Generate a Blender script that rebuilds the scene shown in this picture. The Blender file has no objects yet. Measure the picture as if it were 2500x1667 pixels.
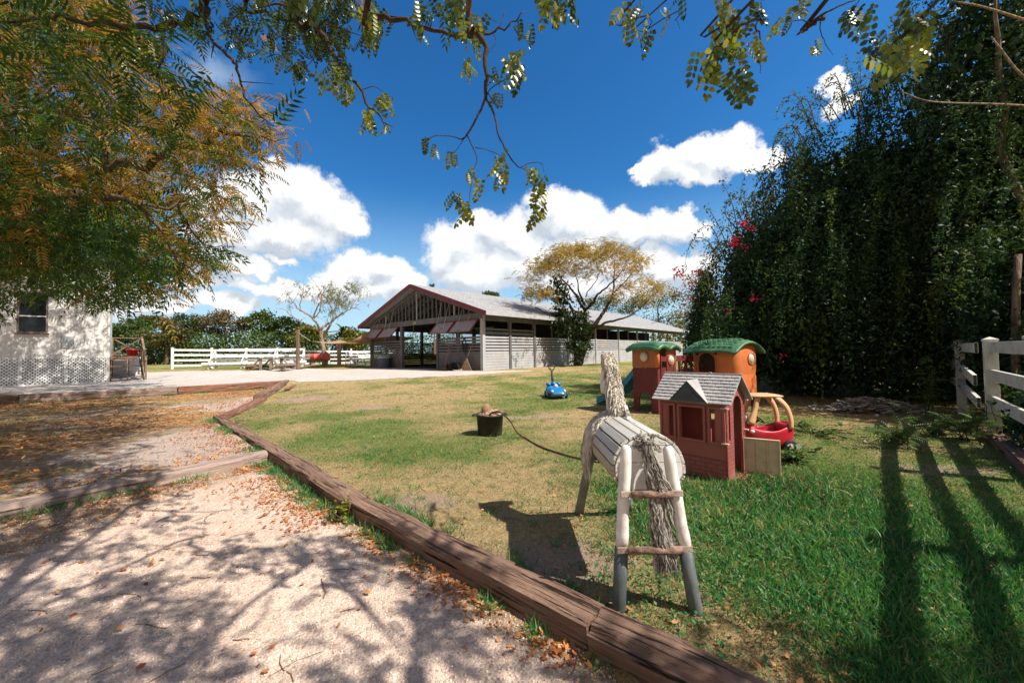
import bpy, bmesh, math, random
import numpy as np
from mathutils import Vector, Matrix
random.seed(7); rng = np.random.default_rng(7)
sc = bpy.context.scene
COL = sc.collection
R = math.radians

# ------------------------------------------------------------------ camera
F = 930.0; HC = 1.45
PITCH = math.atan((860-833.5)/F); ROLL = R(-0.9)
CAMM = Matrix.Rotation(math.pi/2+PITCH, 3, 'X') @ Matrix.Rotation(ROLL, 3, 'Z')
cam = bpy.data.cameras.new("camera"); camo = bpy.data.objects.new("camera", cam)
COL.objects.link(camo); sc.camera = camo
cam.sensor_width = 36; cam.lens = 36*F/2500; cam.clip_start = .05; cam.clip_end = 3000
camo.matrix_world = Matrix.Translation((0, 0, HC)) @ CAMM.to_4x4()
cam.dof.use_dof = True; cam.dof.focus_distance = 6.0; cam.dof.aperture_fstop = 2.8

def ss(a, b, x):
    t = np.clip((np.asarray(x, float)-a)/(b-a), 0, 1); return t*t*(3-2*t)
def terr(x, y):
    z = .40*ss(10, 24, y)
    z = np.maximum(z, .31*ss(-9.3, -10.2, x)*ss(11, 12.5, y))
    return z + .28*ss(-12, -17, x)*ss(17.5, 24, y)
def ray(px, py):
    return CAMM @ Vector(((px-1250)/F, (833.5-py)/F, -1))
def P(px, py, Y):
    d = ray(px, py); return Vector((0, 0, HC)) + d*(Y/d.y)
def G(px, py, z=None):
    d = ray(px, py)
    if z is not None: return Vector((0, 0, HC)) + d*((z-HC)/d.z)
    z = 0.
    for i in range(60):
        p = Vector((0, 0, HC)) + d*((z-HC)/d.z); z = .5*z + .5*float(terr(p.x, p.y))
    return p

# ------------------------------------------------------------------ mesh helpers
def link(name, me, mat=None, parent=None, smooth=False, bevel=0, sub=0):
    o = bpy.data.objects.new(name, me); COL.objects.link(o)
    if mat: me.materials.append(mat)
    if parent: o.parent = parent
    if smooth: me.polygons.foreach_set('use_smooth', [True]*len(me.polygons))
    if bevel:
        m = o.modifiers.new('bevel', 'BEVEL'); m.width = bevel; m.segments = 2; m.limit_method = 'ANGLE'; m.angle_limit = R(40)
    if sub:
        m = o.modifiers.new('subdivision', 'SUBSURF'); m.levels = sub; m.render_levels = sub
    return o
def tag(o, label=None, cat=None, group=None, kind=None):
    if label: o['label'] = label
    if cat: o['category'] = cat
    if group: o['group'] = group
    if kind: o['kind'] = kind
    return o
def thing(name, label, cat, loc=(0, 0, 0), rz=0, group=None):
    o = bpy.data.objects.new(name, None); COL.objects.link(o)
    o.empty_display_size = .2
    o.location = loc; o.rotation_euler = (0, 0, rz)
    return tag(o, label, cat, group)
def children(o): return [c for c in bpy.data.objects if c.parent == o]
def copy_tree(o, parent=None):
    c = o.copy(); COL.objects.link(c); c.parent = parent
    for ch in children(o): copy_tree(ch, c)
    return c

class MB:
    def __init__(s): s.v = []; s.f = []
    def add(s, vs, fs):
        n = len(s.v); s.v += [tuple(v) for v in vs]; s.f += [tuple(i+n for i in f) for f in fs]; return s
    def box(s, c, size, rot=None):
        c = Vector(c); h = Vector(size)/2; vs = []
        for z in (-1, 1):
            for y in (-1, 1):
                for x in (-1, 1):
                    p = Vector((x*h.x, y*h.y, z*h.z))
                    if rot: p = rot @ p
                    vs.append(c+p)
        return s.add(vs, [(0, 2, 3, 1), (4, 5, 7, 6), (0, 1, 5, 4), (2, 6, 7, 3), (0, 4, 6, 2), (1, 3, 7, 5)])
    def span(s, x0, x1, y0, y1, z0, z1):
        return s.box(((x0+x1)/2, (y0+y1)/2, (z0+z1)/2), (abs(x1-x0), abs(y1-y0), abs(z1-z0)))
    def beam(s, a, b, w, h, up=(0, 0, 1)):
        a = Vector(a); b = Vector(b); d = (b-a); L = d.length; d.normalize()
        u = Vector(up); r = d.cross(u)
        if r.length < 1e-4: r = d.cross(Vector((1, 0, 0)))
        r.normalize(); u = r.cross(d)
        vs = []
        for t in (0, L):
            for k in ((-1, -1), (1, -1), (1, 1), (-1, 1)):
                vs.append(a+d*t+r*k[0]*w/2+u*k[1]*h/2)
        return s.add(vs, [(0, 3, 2, 1), (4, 5, 6, 7), (0, 1, 5, 4), (1, 2, 6, 5), (2, 3, 7, 6), (3, 0, 4, 7)])
    def tube(s, pts, rad, n=8, cap=True, flat=1.0):
        pts = [Vector(p) for p in pts]
        if not hasattr(rad, '__len__'): rad = [rad]*len(pts)
        up = None; base = len(s.v)
        for i, p in enumerate(pts):
            if i == 0: d = pts[1]-p
            elif i == len(pts)-1: d = p-pts[i-1]
            else: d = pts[i+1]-pts[i-1]
            if d.length < 1e-9: d = Vector((0, 0, 1))
            d.normalize()
            if up is None:
                up = d.orthogonal().normalized()
            else:
                up = up-d*up.dot(d)
                if up.length < 1e-6: up = d.orthogonal()
                up.normalize()
            r = d.cross(up)
            for k in range(n):
                a = 2*math.pi*k/n
                s.v.append(tuple(p+(up*math.cos(a)+r*math.sin(a)*flat)*rad[i]))
        for i in range(len(pts)-1):
            for k in range(n):
                a = base+i*n+k; b = base+i*n+(k+1) % n
                s.f.append((a, b, b+n, a+n))
        if cap:
            s.f.append(tuple(base+k for k in reversed(range(n))))
            s.f.append(tuple(base+(len(pts)-1)*n+k for k in range(n)))
        return s
    def lathe(s, prof, n=24, c=(0, 0, 0), rot=None, cap=True):
        base = len(s.v); c = Vector(c)
        for r, z in prof:
            for k in range(n):
                a = 2*math.pi*k/n; p = Vector((r*math.cos(a), r*math.sin(a), z))
                if rot: p = rot @ p
                s.v.append(tuple(c+p))
        m = len(prof)
        for i in range(m-1):
            for k in range(n):
                a = base+i*n+k; b = base+i*n+(k+1) % n
                s.f.append((a, b, b+n, a+n))
        if cap:
            s.f.append(tuple(base+k for k in reversed(range(n))))
            s.f.append(tuple(base+(m-1)*n+k for k in range(n)))
        return s
    def prism(s, poly, o, ex, ey, ez, t):
        """polygon in (ex, ey) plane at o, extruded by t along ez"""
        o = Vector(o); ex = Vector(ex); ey = Vector(ey); ez = Vector(ez); n = len(poly)
        vs = [o+ex*p[0]+ey*p[1] for p in poly]; vs += [v+ez*t for v in vs]
        return s.add(vs, [tuple(reversed(range(n))), tuple(range(n, 2*n))]+[(i, (i+1) % n, (i+1) % n+n, i+n) for i in range(n)])
    def grid(s, rows):
        m = len(rows[0]); base = len(s.v)
        for r in rows: s.v += [tuple(p) for p in r]
        for i in range(len(rows)-1):
            for k in range(m-1):
                a = base+i*m+k; s.f.append((a, a+1, a+m+1, a+m))
        return s
    def build(s, name, mat, parent=None, smooth=False, bevel=0, sub=0, recalc=True):
        me = bpy.data.meshes.new(name); me.from_pydata(s.v, [], s.f)
        if recalc and len(s.f) < 60000:
            bm = bmesh.new(); bm.from_mesh(me); bmesh.ops.recalc_face_normals(bm, faces=bm.faces); bm.to_mesh(me); bm.free()
        me.update()
        return link(name, me, mat, parent, smooth, bevel, sub)

def mesh_np(name, V, Fq, mat, parent=None, smooth=False):
    """V (n,3); Fq (m,k) faces all of k corners"""
    me = bpy.data.meshes.new(name); m, k = Fq.shape
    me.vertices.add(len(V)); me.vertices.foreach_set('co', np.ascontiguousarray(V, np.float32).ravel())
    me.loops.add(m*k); me.loops.foreach_set('vertex_index', np.ascontiguousarray(Fq, np.int32).ravel())
    me.polygons.add(m); me.polygons.foreach_set('loop_start', np.arange(0, m*k, k, dtype=np.int32))
    if smooth: me.polygons.foreach_set('use_smooth', np.ones(m, bool))
    me.update(calc_edges=True)
    return link(name, me, mat, parent)
def scatter(TV, TF, pos, Rm, s):
    """instances of a template as one vertex and face array"""
    n = len(pos); k = len(TV)
    V = np.einsum('nij,kj->nki', Rm, TV)*np.asarray(s)[:, None, None]+np.asarray(pos)[:, None, :]
    Fq = TF[None]+(np.arange(n)*k)[:, None, None]
    return V.reshape(-1, 3), Fq.reshape(-1, TF.shape[1])
def join_np(parts):
    V = []; Fs = []; n = 0
    for v, f in parts:
        V.append(v); Fs.append(f+n); n += len(v)
    return np.concatenate(V), np.concatenate(Fs)
def unit(a): return a/np.maximum(np.linalg.norm(a, axis=-1, keepdims=True), 1e-9)
def frames(d, up):
    """columns: side, along d, normal"""
    d = unit(np.asarray(d, float)); up = np.asarray(up, float)
    r = unit(np.cross(d, up)+1e-6); n = np.cross(r, d)
    return np.stack([r, d, n], -1)
def rdir(n, g=None):
    return unit((g or rng).normal(size=(n, 3)))
def in_poly(px, py, poly):
    px = np.asarray(px); py = np.asarray(py); ins = np.zeros(px.shape, bool); j = len(poly)-1
    for i in range(len(poly)):
        xi, yi = poly[i][:2]; xj, yj = poly[j][:2]
        c = ((yi > py) != (yj > py)) & (px < (xj-xi)*(py-yi)/((yj-yi) or 1e-12)+xi)
        ins ^= c; j = i
    return ins
def seg_dist(x, y, a, b):
    ax, ay = a[:2]; bx, by = b[:2]; dx, dy = bx-ax, by-ay
    t = np.clip(((x-ax)*dx+(y-ay)*dy)/(dx*dx+dy*dy), 0, 1)
    return np.hypot(x-ax-t*dx, y-ay-t*dy)
def poly_dist(x, y, poly, closed=True):
    d = np.full(np.shape(x), 1e9); n = len(poly)
    for i in range(n if closed else n-1): d = np.minimum(d, seg_dist(x, y, poly[i], poly[(i+1) % n]))
    return d
def vnoise(x, y, seed=0):
    """smooth value noise in numpy"""
    x = np.asarray(x, float); y = np.asarray(y, float)
    xi = np.floor(x).astype(int); yi = np.floor(y).astype(int); fx = x-xi; fy = y-yi
    fx = fx*fx*(3-2*fx); fy = fy*fy*(3-2*fy)
    def h(a, b):
        v = (a*374761393+b*668265263+seed*1442695041) & 0xffffffff
        v = ((v ^ (v >> 13))*1274126177) & 0xffffffff
        return ((v ^ (v >> 16)) & 0xffff)/65535.
    return (h(xi, yi)*(1-fx)+h(xi+1, yi)*fx)*(1-fy)+(h(xi, yi+1)*(1-fx)+h(xi+1, yi+1)*fx)*fy
def fbm(x, y, seed=0, o=4):
    s = 0; a = .5
    for i in range(o):
        s = s+a*vnoise(x*2**i, y*2**i, seed+i); a *= .5
    return s/(1-.5**o)

# ------------------------------------------------------------------ materials
class NT:
    def __init__(s, m): m.use_nodes = True; s.t = m.node_tree; s.n = s.t.nodes; s.n.clear()
    def __call__(s, typ, ins=None, **kw):
        nd = s.n.new(typ)
        for k, v in kw.items(): setattr(nd, k, v)
        for k, v in (ins or {}).items():
            if isinstance(v, bpy.types.NodeSocket): s.t.links.new(v, nd.inputs[k])
            else: nd.inputs[k].default_value = v
        return nd
    def ramp(s, fac, stops, interp='LINEAR'):
        nd = s.n.new('ShaderNodeValToRGB'); e = nd.color_ramp.elements; nd.color_ramp.interpolation = interp
        while len(e) < len(stops): e.new(.5)
        for el, (p, c) in zip(e, stops):
            el.position = p; el.color = (*c[:3], 1) if hasattr(c, '__len__') else (c, c, c, 1)
        s.t.links.new(fac, nd.inputs[0]); return nd.outputs[0]
    def mix(s, a, b, fac, mode='MIX'):
        nd = s.n.new('ShaderNodeMix'); nd.data_type = 'RGBA'; nd.blend_type = mode
        for k, v in ((0, fac), (6, a), (7, b)):
            if isinstance(v, bpy.types.NodeSocket): s.t.links.new(v, nd.inputs[k])
            else: nd.inputs[k].default_value = v if not hasattr(v, '__len__') else (*v[:3], 1)
        return nd.outputs[2]
    def math(s, op, a, b=0., clamp=False):
        nd = s.n.new('ShaderNodeMath'); nd.operation = op; nd.use_clamp = clamp
        for k, v in ((0, a), (1, b)):
            if isinstance(v, bpy.types.NodeSocket): s.t.links.new(v, nd.inputs[k])
            else: nd.inputs[k].default_value = v
        return nd.outputs[0]
    def coord(s, kind='Object', scale=(1, 1, 1)):
        c = s.n.new('ShaderNodeTexCoord').outputs[kind]
        if scale == (1, 1, 1): return c
        return s('ShaderNodeMapping', {0: c, 'Scale': scale}).outputs[0]
    def pos(s): return s.n.new('ShaderNodeNewGeometry').outputs['Position']
    def noise(s, vec, scale, detail=4, rough=.55, dist=0):
        return s('ShaderNodeTexNoise', {'Vector': vec, 'Scale': scale, 'Detail': detail, 'Roughness': rough, 'Distortion': dist}).outputs[0]
    def bump(s, h, strength=.5, dist=.02):
        return s('ShaderNodeBump', {'Height': h, 'Strength': strength, 'Distance': dist}).outputs[0]
    def out(s, sh):
        o = s.n.new('ShaderNodeOutputMaterial'); s.t.links.new(sh, o.inputs[0])
    def bsdf(s, col, rough=.6, normal=None, spec=.3, **kw):
        ins = {'Base Color': col if isinstance(col, bpy.types.NodeSocket) else (*col[:3], 1), 'Roughness': rough, 'Specular IOR Level': spec}
        if normal: ins['Normal'] = normal
        ins.update(kw)
        return s('ShaderNodeBsdfPrincipled', ins).outputs[0]
def newmat(name): return bpy.data.materials.new(name)
def mat_noise(name, stops, scale=6, detail=6, rough=.65, bump=.3, bscale=None, stretch=(1, 1, 1), spec=.3, bdist=.01, coord='Object'):
    m = newmat(name); t = NT(m); c = t.coord(coord, stretch)
    n = t.noise(c, scale, detail, .6); col = t.ramp(n, stops)
    h = t.noise(c, bscale or scale*4, 4, .6)
    t.out(t.bsdf(col, rough, t.bump(h, bump, bdist), spec)); return m
def leaf_mat(name, stops, nscale=.6, mixn=.5, trans=.35, rough=.45, spec=.4, tint=(1.25, 1.2, .55), contrast=2.2):
    m = newmat(name); t = NT(m); g = t.n.new('ShaderNodeNewGeometry')
    n = t.noise(g.outputs['Position'], nscale, 3, .55)
    n = t.math('ADD', t.math('MULTIPLY', t.math('SUBTRACT', n, .5), contrast), .5, True)
    f = t.math('ADD', t.math('MULTIPLY', n, mixn), t.math('MULTIPLY', g.outputs['Random Per Island'], 1-mixn))
    col = t.ramp(f, stops)
    b = t.bsdf(col, rough, None, spec)
    tr = t('ShaderNodeBsdfTranslucent', {'Color': t.mix(col, (*tint, 1), 1.0, 'MULTIPLY')}).outputs[0]
    t.out(t('ShaderNodeMixShader', {0: trans, 1: b, 2: tr}).outputs[0]); return m
def paint(name, col, rough=.4, var=.25, scale=5, bump=.08, dirt=None, dscale=3, spec=.4, bscale=40):
    """painted or moulded surface: slight tone variation, worn blotches, fine bump"""
    m = newmat(name); t = NT(m); c = t.coord()
    n = t.noise(c, scale, 6, .6)
    lo = tuple(x*(1-var) for x in col); hi = tuple(min(1, x*(1+var*.6)) for x in col)
    k = t.ramp(n, [(.3, lo), (.7, hi)])
    if dirt:
        d = t.ramp(t.noise(c, dscale, 8, .7), [(.5, 0.), (.72, .75)])
        k = t.mix(k, dirt, d)
    r = t.ramp(t.noise(c, scale*2, 4), [(.3, max(0, rough-.1)), (.7, min(1, rough+.15))])
    t.out(t.bsdf(k, r, t.bump(t.noise(c, bscale, 4), bump, .005), spec)); return m
def wood(name, dark, light, axis='x', scale=3, ratio=14, rough=.8, bump=.5, crack=True, bdist=.012):
    m = newmat(name); t = NT(m)
    st = {'x': (1/ratio*3, 3, 3), 'y': (3, 3/ratio, 3), 'z': (3, 3, 3/ratio)}[axis]
    c = t.coord('Object', st); g = t.noise(c, scale, 8, .65, .3); g2 = t.noise(c, scale*5, 6, .7)
    blot = t.noise(t.coord(), 1.7, 3)
    f = t.math('ADD', t.math('MULTIPLY', g, .55), t.math('ADD', t.math('MULTIPLY', g2, .25), t.math('MULTIPLY', blot, .2)))
    mid = tuple((a+b)/2 for a, b in zip(dark, light))
    col = t.ramp(f, [(.32, dark), (.5, mid), (.66, light)])
    h = t.math('ADD', g, t.math('MULTIPLY', g2, .6))
    if crack:
        cr = t.ramp(t.noise(c, scale*1.7, 5, .6, .6), [(.36, 0.), (.43, 1.)]); col = t.mix(tuple(x*.35 for x in dark), col, cr); h = t.math('ADD', h, cr)
    t.out(t.bsdf(col, rough, t.bump(h, bump, bdist), .2)); return m
# ------------------------------------------------------------------ sun and sky
SUN = Vector((.77, -.37, 1.0)).normalized()
sl = bpy.data.lights.new('sun', 'SUN'); so = bpy.data.objects.new('sun', sl); COL.objects.link(so)
sl.energy = 5.0; sl.angle = R(.53); sl.color = (1.0, .93, .82)
so.rotation_euler = SUN.to_track_quat('Z', 'Y').to_euler(); so.location = SUN*60
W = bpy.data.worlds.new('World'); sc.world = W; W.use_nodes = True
W.cycles.sampling_method = 'MANUAL'; W.cycles.sample_map_resolution = 512
def build_world():
    t = NT(W)
    sky = t('ShaderNodeTexSky', sky_type='NISHITA', sun_disc=False, sun_elevation=math.asin(SUN.z),
            sun_rotation=math.atan2(SUN.x, SUN.y), air_density=1.0, dust_density=.4, ozone_density=2.5).outputs[0]
    puffs = [  # px, py, rx, ry, weight
        (625, 495, 110, 75), (690, 468, 95, 66), (770, 505, 105, 80), (835, 545, 62, 38), (560, 560, 130, 60), (700, 565, 150, 50), (500, 490, 60, 55),
        (560, 645, 125, 34), (480, 690, 80, 26), (600, 695, 60, 18), (520, 610, 90, 34), (700, 630, 40, 14),
        (880, 665, 78, 52), (830, 690, 70, 42), (945, 660, 50, 40), (780, 705, 60, 30), (900, 715, 110, 32), (690, 705, 50, 32), (650, 715, 40, 20), (990, 700, 60, 30),
        (1120, 610, 85, 66), (1185, 565, 66, 52), (1085, 640, 58, 48), (1260, 580, 85, 62), (1345, 512, 70, 62), (1405, 535, 85, 58), (1490, 550, 85, 44),
        (1430, 610, 130, 66), (1300, 645, 150, 56), (1160, 670, 120, 52), (1560, 560, 85, 42), (1640, 562, 85, 36), (1705, 560, 50, 22),
        (1590, 640, 60, 44), (1650, 660, 80, 44), (1700, 640, 50, 44), (1560, 705, 100, 44), (1400, 690, 150, 44), (1480, 640, 60, 40),
        (1640, 405, 80, 48), (1720, 372, 72, 44), (1775, 366, 66, 36), (1835, 388, 58, 26), (1690, 425, 105, 36), (1590, 435, 42, 24), (1880, 390, 38, 16), (1565, 415, 32, 15),
        (2030, 212, 26, 24), (2035, 250, 38, 26), (2070, 232, 30, 22),
        (400, 745, 150, 32), (330, 765, 100, 24), (560, 742, 80, 20), (300, 700, 90, 20)]
    g = bpy.data.node_groups.new('cloud_puffs', 'ShaderNodeTree')
    g.interface.new_socket('Vector', in_out='INPUT', socket_type='NodeSocketVector')
    g.interface.new_socket('Value', in_out='OUTPUT', socket_type='NodeSocketFloat')
    gi = g.nodes.new('NodeGroupInput'); go = g.nodes.new('NodeGroupOutput'); acc = None
    for px, py, rx, ry in puffs:
        d = ray(px, py).normalized(); az = math.atan2(d.x, d.y); el = math.asin(d.z)
        d2 = ray(px+rx, py).normalized(); sx = abs(math.atan2(d2.x, d2.y)-az)
        d3 = ray(px, py-ry).normalized(); sy = abs(math.asin(d3.z)-el)
        ma = g.nodes.new('ShaderNodeVectorMath'); ma.operation = 'MULTIPLY_ADD'
        ma.inputs[1].default_value = (1/sx, 1/sy, 0); ma.inputs[2].default_value = (-az/sx, -el/sy, 0)
        g.links.new(gi.outputs[0], ma.inputs[0])
        ln = g.nodes.new('ShaderNodeVectorMath'); ln.operation = 'LENGTH'; g.links.new(ma.outputs[0], ln.inputs[0])
        if acc is None: acc = ln.outputs['Value']
        else:
            mn = g.nodes.new('ShaderNodeMath'); mn.operation = 'SMOOTH_MIN'; mn.inputs[2].default_value = .12
            g.links.new(acc, mn.inputs[0]); g.links.new(ln.outputs['Value'], mn.inputs[1]); acc = mn.outputs[0]
    g.links.new(acc, go.inputs[0])
    dirv = t.coord('Generated')
    sep = t('ShaderNodeSeparateXYZ', {0: dirv})
    az = t.math('ARCTAN2', sep.outputs[0], sep.outputs[1]); el = t.math('ARCSINE', sep.outputs[2])
    p = t('ShaderNodeCombineXYZ', {0: az, 1: el, 2: 0.}).outputs[0]
    n1 = t('ShaderNodeTexNoise', {'Vector': dirv, 'Scale': 9., 'Detail': 8., 'Roughness': .62})
    def vm(op, a, b):
        nd = t.n.new('ShaderNodeVectorMath'); nd.operation = op
        for k, v in ((0, a), (1, b)):
            if isinstance(v, bpy.types.NodeSocket): t.t.links.new(v, nd.inputs[k])
            else: nd.inputs[k].default_value = v
        return nd.outputs[0]
    wob = vm('MULTIPLY', vm('SUBTRACT', n1.outputs['Color'], (.5, .5, .5)), (.14, .13, 0))
    pw = vm('ADD', p, wob)
    def dens(v):
        nd = t.n.new('ShaderNodeGroup'); nd.node_tree = g; t.t.links.new(v, nd.inputs[0]); return nd.outputs[0]
    d0 = dens(pw); d1 = dens(vm('ADD', pw, (.012, .035, 0)))
    fine = t.noise(dirv, 26., 9, .68)
    edge = t.math('ADD', t.math('SUBTRACT', 1.13, d0), t.math('MULTIPLY', t.math('SUBTRACT', fine, .5), .85))
    mask = t('ShaderNodeMapRange', {0: edge, 1: -.09, 2: .36, 3: 0., 4: 1.}, interpolation_type='SMOOTHSTEP').outputs[0]
    lit = t.math('ADD', t.math('MULTIPLY', t.math('SUBTRACT', d1, d0), 1.1), t.math('ADD', .55, t.math('MULTIPLY', t.math('SUBTRACT', fine, .5), .35)), True)
    ccol = t.ramp(lit, [(.0, (.40, .44, .49)), (.35, (.52, .55, .59)), (.62, (.64, .66, .68)), (.9, (.74, .735, .73))])
    # thin veil: the faint wisp high on the left and the milky band low on the horizon
    n2 = t.noise(dirv, 5.5, 7, .6)
    dw = ray(500, 170).normalized(); aw, ew = math.atan2(dw.x, dw.y), math.asin(dw.z)
    wl = t.n.new('ShaderNodeVectorMath'); wl.operation = 'LENGTH'
    t.t.links.new(vm('MULTIPLY', vm('SUBTRACT', pw, (aw, ew, 0)), (1/.10, 1/.045, 0)), wl.inputs[0])
    wisp = t.math('MULTIPLY', t('ShaderNodeMapRange', {0: wl.outputs['Value'], 1: 1.1, 2: .1, 3: 0., 4: .62}).outputs[0], t.ramp(n1.outputs['Fac'], [(.38, 0.), (.62, 1.)]))
    band = t.math('MULTIPLY', t('ShaderNodeMapRange', {0: el, 1: .20, 2: .0, 3: 0., 4: .75}).outputs[0], t.ramp(n2, [(.4, .1), (.62, 1.)]))
    veil = t.math('MAXIMUM', wisp, band)
    hsv = t('ShaderNodeHueSaturation', {'Hue': .508, 'Saturation': 1.28, 'Value': 1., 'Fac': 1., 'Color': sky}).outputs[0]
    base = t.mix(hsv, SKYMUL, 1.0, 'MULTIPLY')
    base = t.mix(base, (.34, .49, .62), t('ShaderNodeMapRange', {0: el, 1: .42, 2: .02, 3: 0., 4: .85}, interpolation_type='SMOOTHSTEP').outputs[0])
    base = t.mix(base, (.46, .57, .64), veil)
    back = t.math('MULTIPLY', t('ShaderNodeMapRange', {0: sep.outputs[1], 1: .05, 2: -.25, 3: 0., 4: 1.}).outputs[0], t.ramp(t.noise(dirv, 2.6, 6, .6), [(.34, .3), (.52, .95)]))  # unseen warm cloud cover added behind the camera to neutralise blue ambient light
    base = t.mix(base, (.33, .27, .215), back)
    col = t.mix(base, ccol, mask)
    bg = t('ShaderNodeBackground', {'Color': col, 'Strength': 1.0}).outputs[0]
    o = t.n.new('ShaderNodeOutputWorld'); t.t.links.new(bg, o.inputs[0])
SKYMUL = (.046, .094, .100)
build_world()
sc.view_settings.view_transform = 'Standard'; sc.view_settings.look = 'None'
sc.view_settings.exposure = .62; sc.view_settings.gamma = 1
sc.cycles.use_denoising = True; sc.cycles.max_bounces = 8; sc.cycles.transparent_max_bounces = 8
sc.cycles.sample_clamp_indirect = 8; sc.cycles.caustics_reflective = False; sc.cycles.caustics_refractive = False

# ------------------------------------------------------------------ terrain
S0 = (1.83, .93); S1 = (.42, 2.05); S2 = (-1.47, 3.70); S3 = (-7.05, 9.15)
T1F = (-8.05, 12.33); T2N = (-8.15, 12.2); T2F = (-10.3, 17.4); BR = (-10.2, 17.2); BM = (-12.8, 14.6); BL = (-16.4, 12.75); BX = (-26, 10.4)
LJ = (-3.62, 5.78); LG = (-5.6, 3.1)
BOT = [S0, S1, S2, LJ, LG, (-9, .8), (-9, -6), (4, -6), (4, -.8)]
MID = [LJ, S3, T1F, T2F, BR, BM, BL, BX, (-26, -6), (-9, -6), (-9, .8), LG]
def ground_z(x, y):
    z = terr(x, y)+.03*(fbm(x*.7, y*.7, 3)-.5)
    zm = -.02+.06*ss(8, 15, y)+.03*(fbm(x*.8, y*.8, 9)-.5)
    zb = -.095+.03*(fbm(x*1.1, y*1.1, 5)-.5)
    return np.where(in_poly(x, y, BOT), zb, np.where(in_poly(x, y, MID), zm, z))
def gz(x, y): return float(ground_z(np.array([x], float), np.array([y], float))[0])
def blob(x, y, cx, cy, rx, ry): return np.clip(1.3-np.hypot((x-cx)/rx, (y-cy)/ry), 0, 1)
def greenness(x, y):
    g = .24+.82*blob(x, y, 2.4, 3.2, 2.1, 1.55)+.25*blob(x, y, 3.2, 2.2, 1.8, 1.0)+.55*blob(x, y, 4.6, 5.2, 2.6, 3.0)+.45*blob(x, y, -4.6, 9.0, 2.2, 2.2)+.5*blob(x, y, 1.8, 12, 4, 3)\
        + .35*blob(x, y, -1.5, 7.0, 2.5, 1.5)+.45*blob(x, y, 3, 17, 9, 3)+.45*ss(22, 26, y)+.25*blob(x, y, -1.5, 5.2, 1.2, .8)
    return np.clip(g+1.5*(fbm(x*.9, y*.9, 21, 5)-.5)+.5*(fbm(x*4, y*4, 31)-.5), 0, 1)
def dirtness(x, y):
    d = .9*blob(x, y, -.95, 3.75, .75, .5)+.8*blob(x, y, .25, 2.65, .8, .45)+.9*blob(x, y, -3.8, 10.4, .7, .5)+.7*blob(x, y, 5.3, 4.5, .8, .4)\
        + .6*blob(x, y, .4, 8.6, 1.3, .5)+.9*blob(x, y, -6.6, 12.5, 1.2, 1.5)+.5*blob(x, y, 4, 26, 9, 1.2)
    return np.clip(d+.9*(fbm(x*1.3, y*1.3, 41, 5)-.62), 0, 1)
def axis_(lo, hi, step, out_lo, out_hi):
    a = list(np.arange(lo, hi+1e-6, step)); s = step
    while a[0] > out_lo: s *= 1.25; a.insert(0, a[0]-s)
    s = step
    while a[-1] < out_hi: s *= 1.25; a.append(a[-1]+s)
    return np.array(a)
def sheet(name, xs, ys, mat, zoff=0, keep=None, masks=None):
    X, Y = np.meshgrid(xs, ys); Z = ground_z(X, Y)+zoff
    V = np.stack([X, Y, Z], -1).reshape(-1, 3); nx = len(xs)
    i, j = np.meshgrid(np.arange(len(xs)-1), np.arange(len(ys)-1)); a = (j*nx+i).ravel()
    Fq = np.stack([a, a+1, a+nx+1, a+nx], -1)
    if keep is not None:
        c = V[Fq].mean(1); Fq = Fq[keep(c[:, 0], c[:, 1])]
        used = np.unique(Fq); rm = np.zeros(len(V), int); rm[used] = np.arange(len(used)); V = V[used]; Fq = rm[Fq]
    o = mesh_np(name, V, Fq, mat, None, True)
    if masks:
        at = o.data.attributes.new('mask', 'FLOAT_COLOR', 'POINT')
        mk = masks(V[:, 0], V[:, 1]); c = np.ones((len(V), 4), np.float32); c[:, :len(mk)] = np.stack(mk, -1)
        at.data.foreach_set('color', c.ravel())
    return tag(o, kind='structure')
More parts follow.
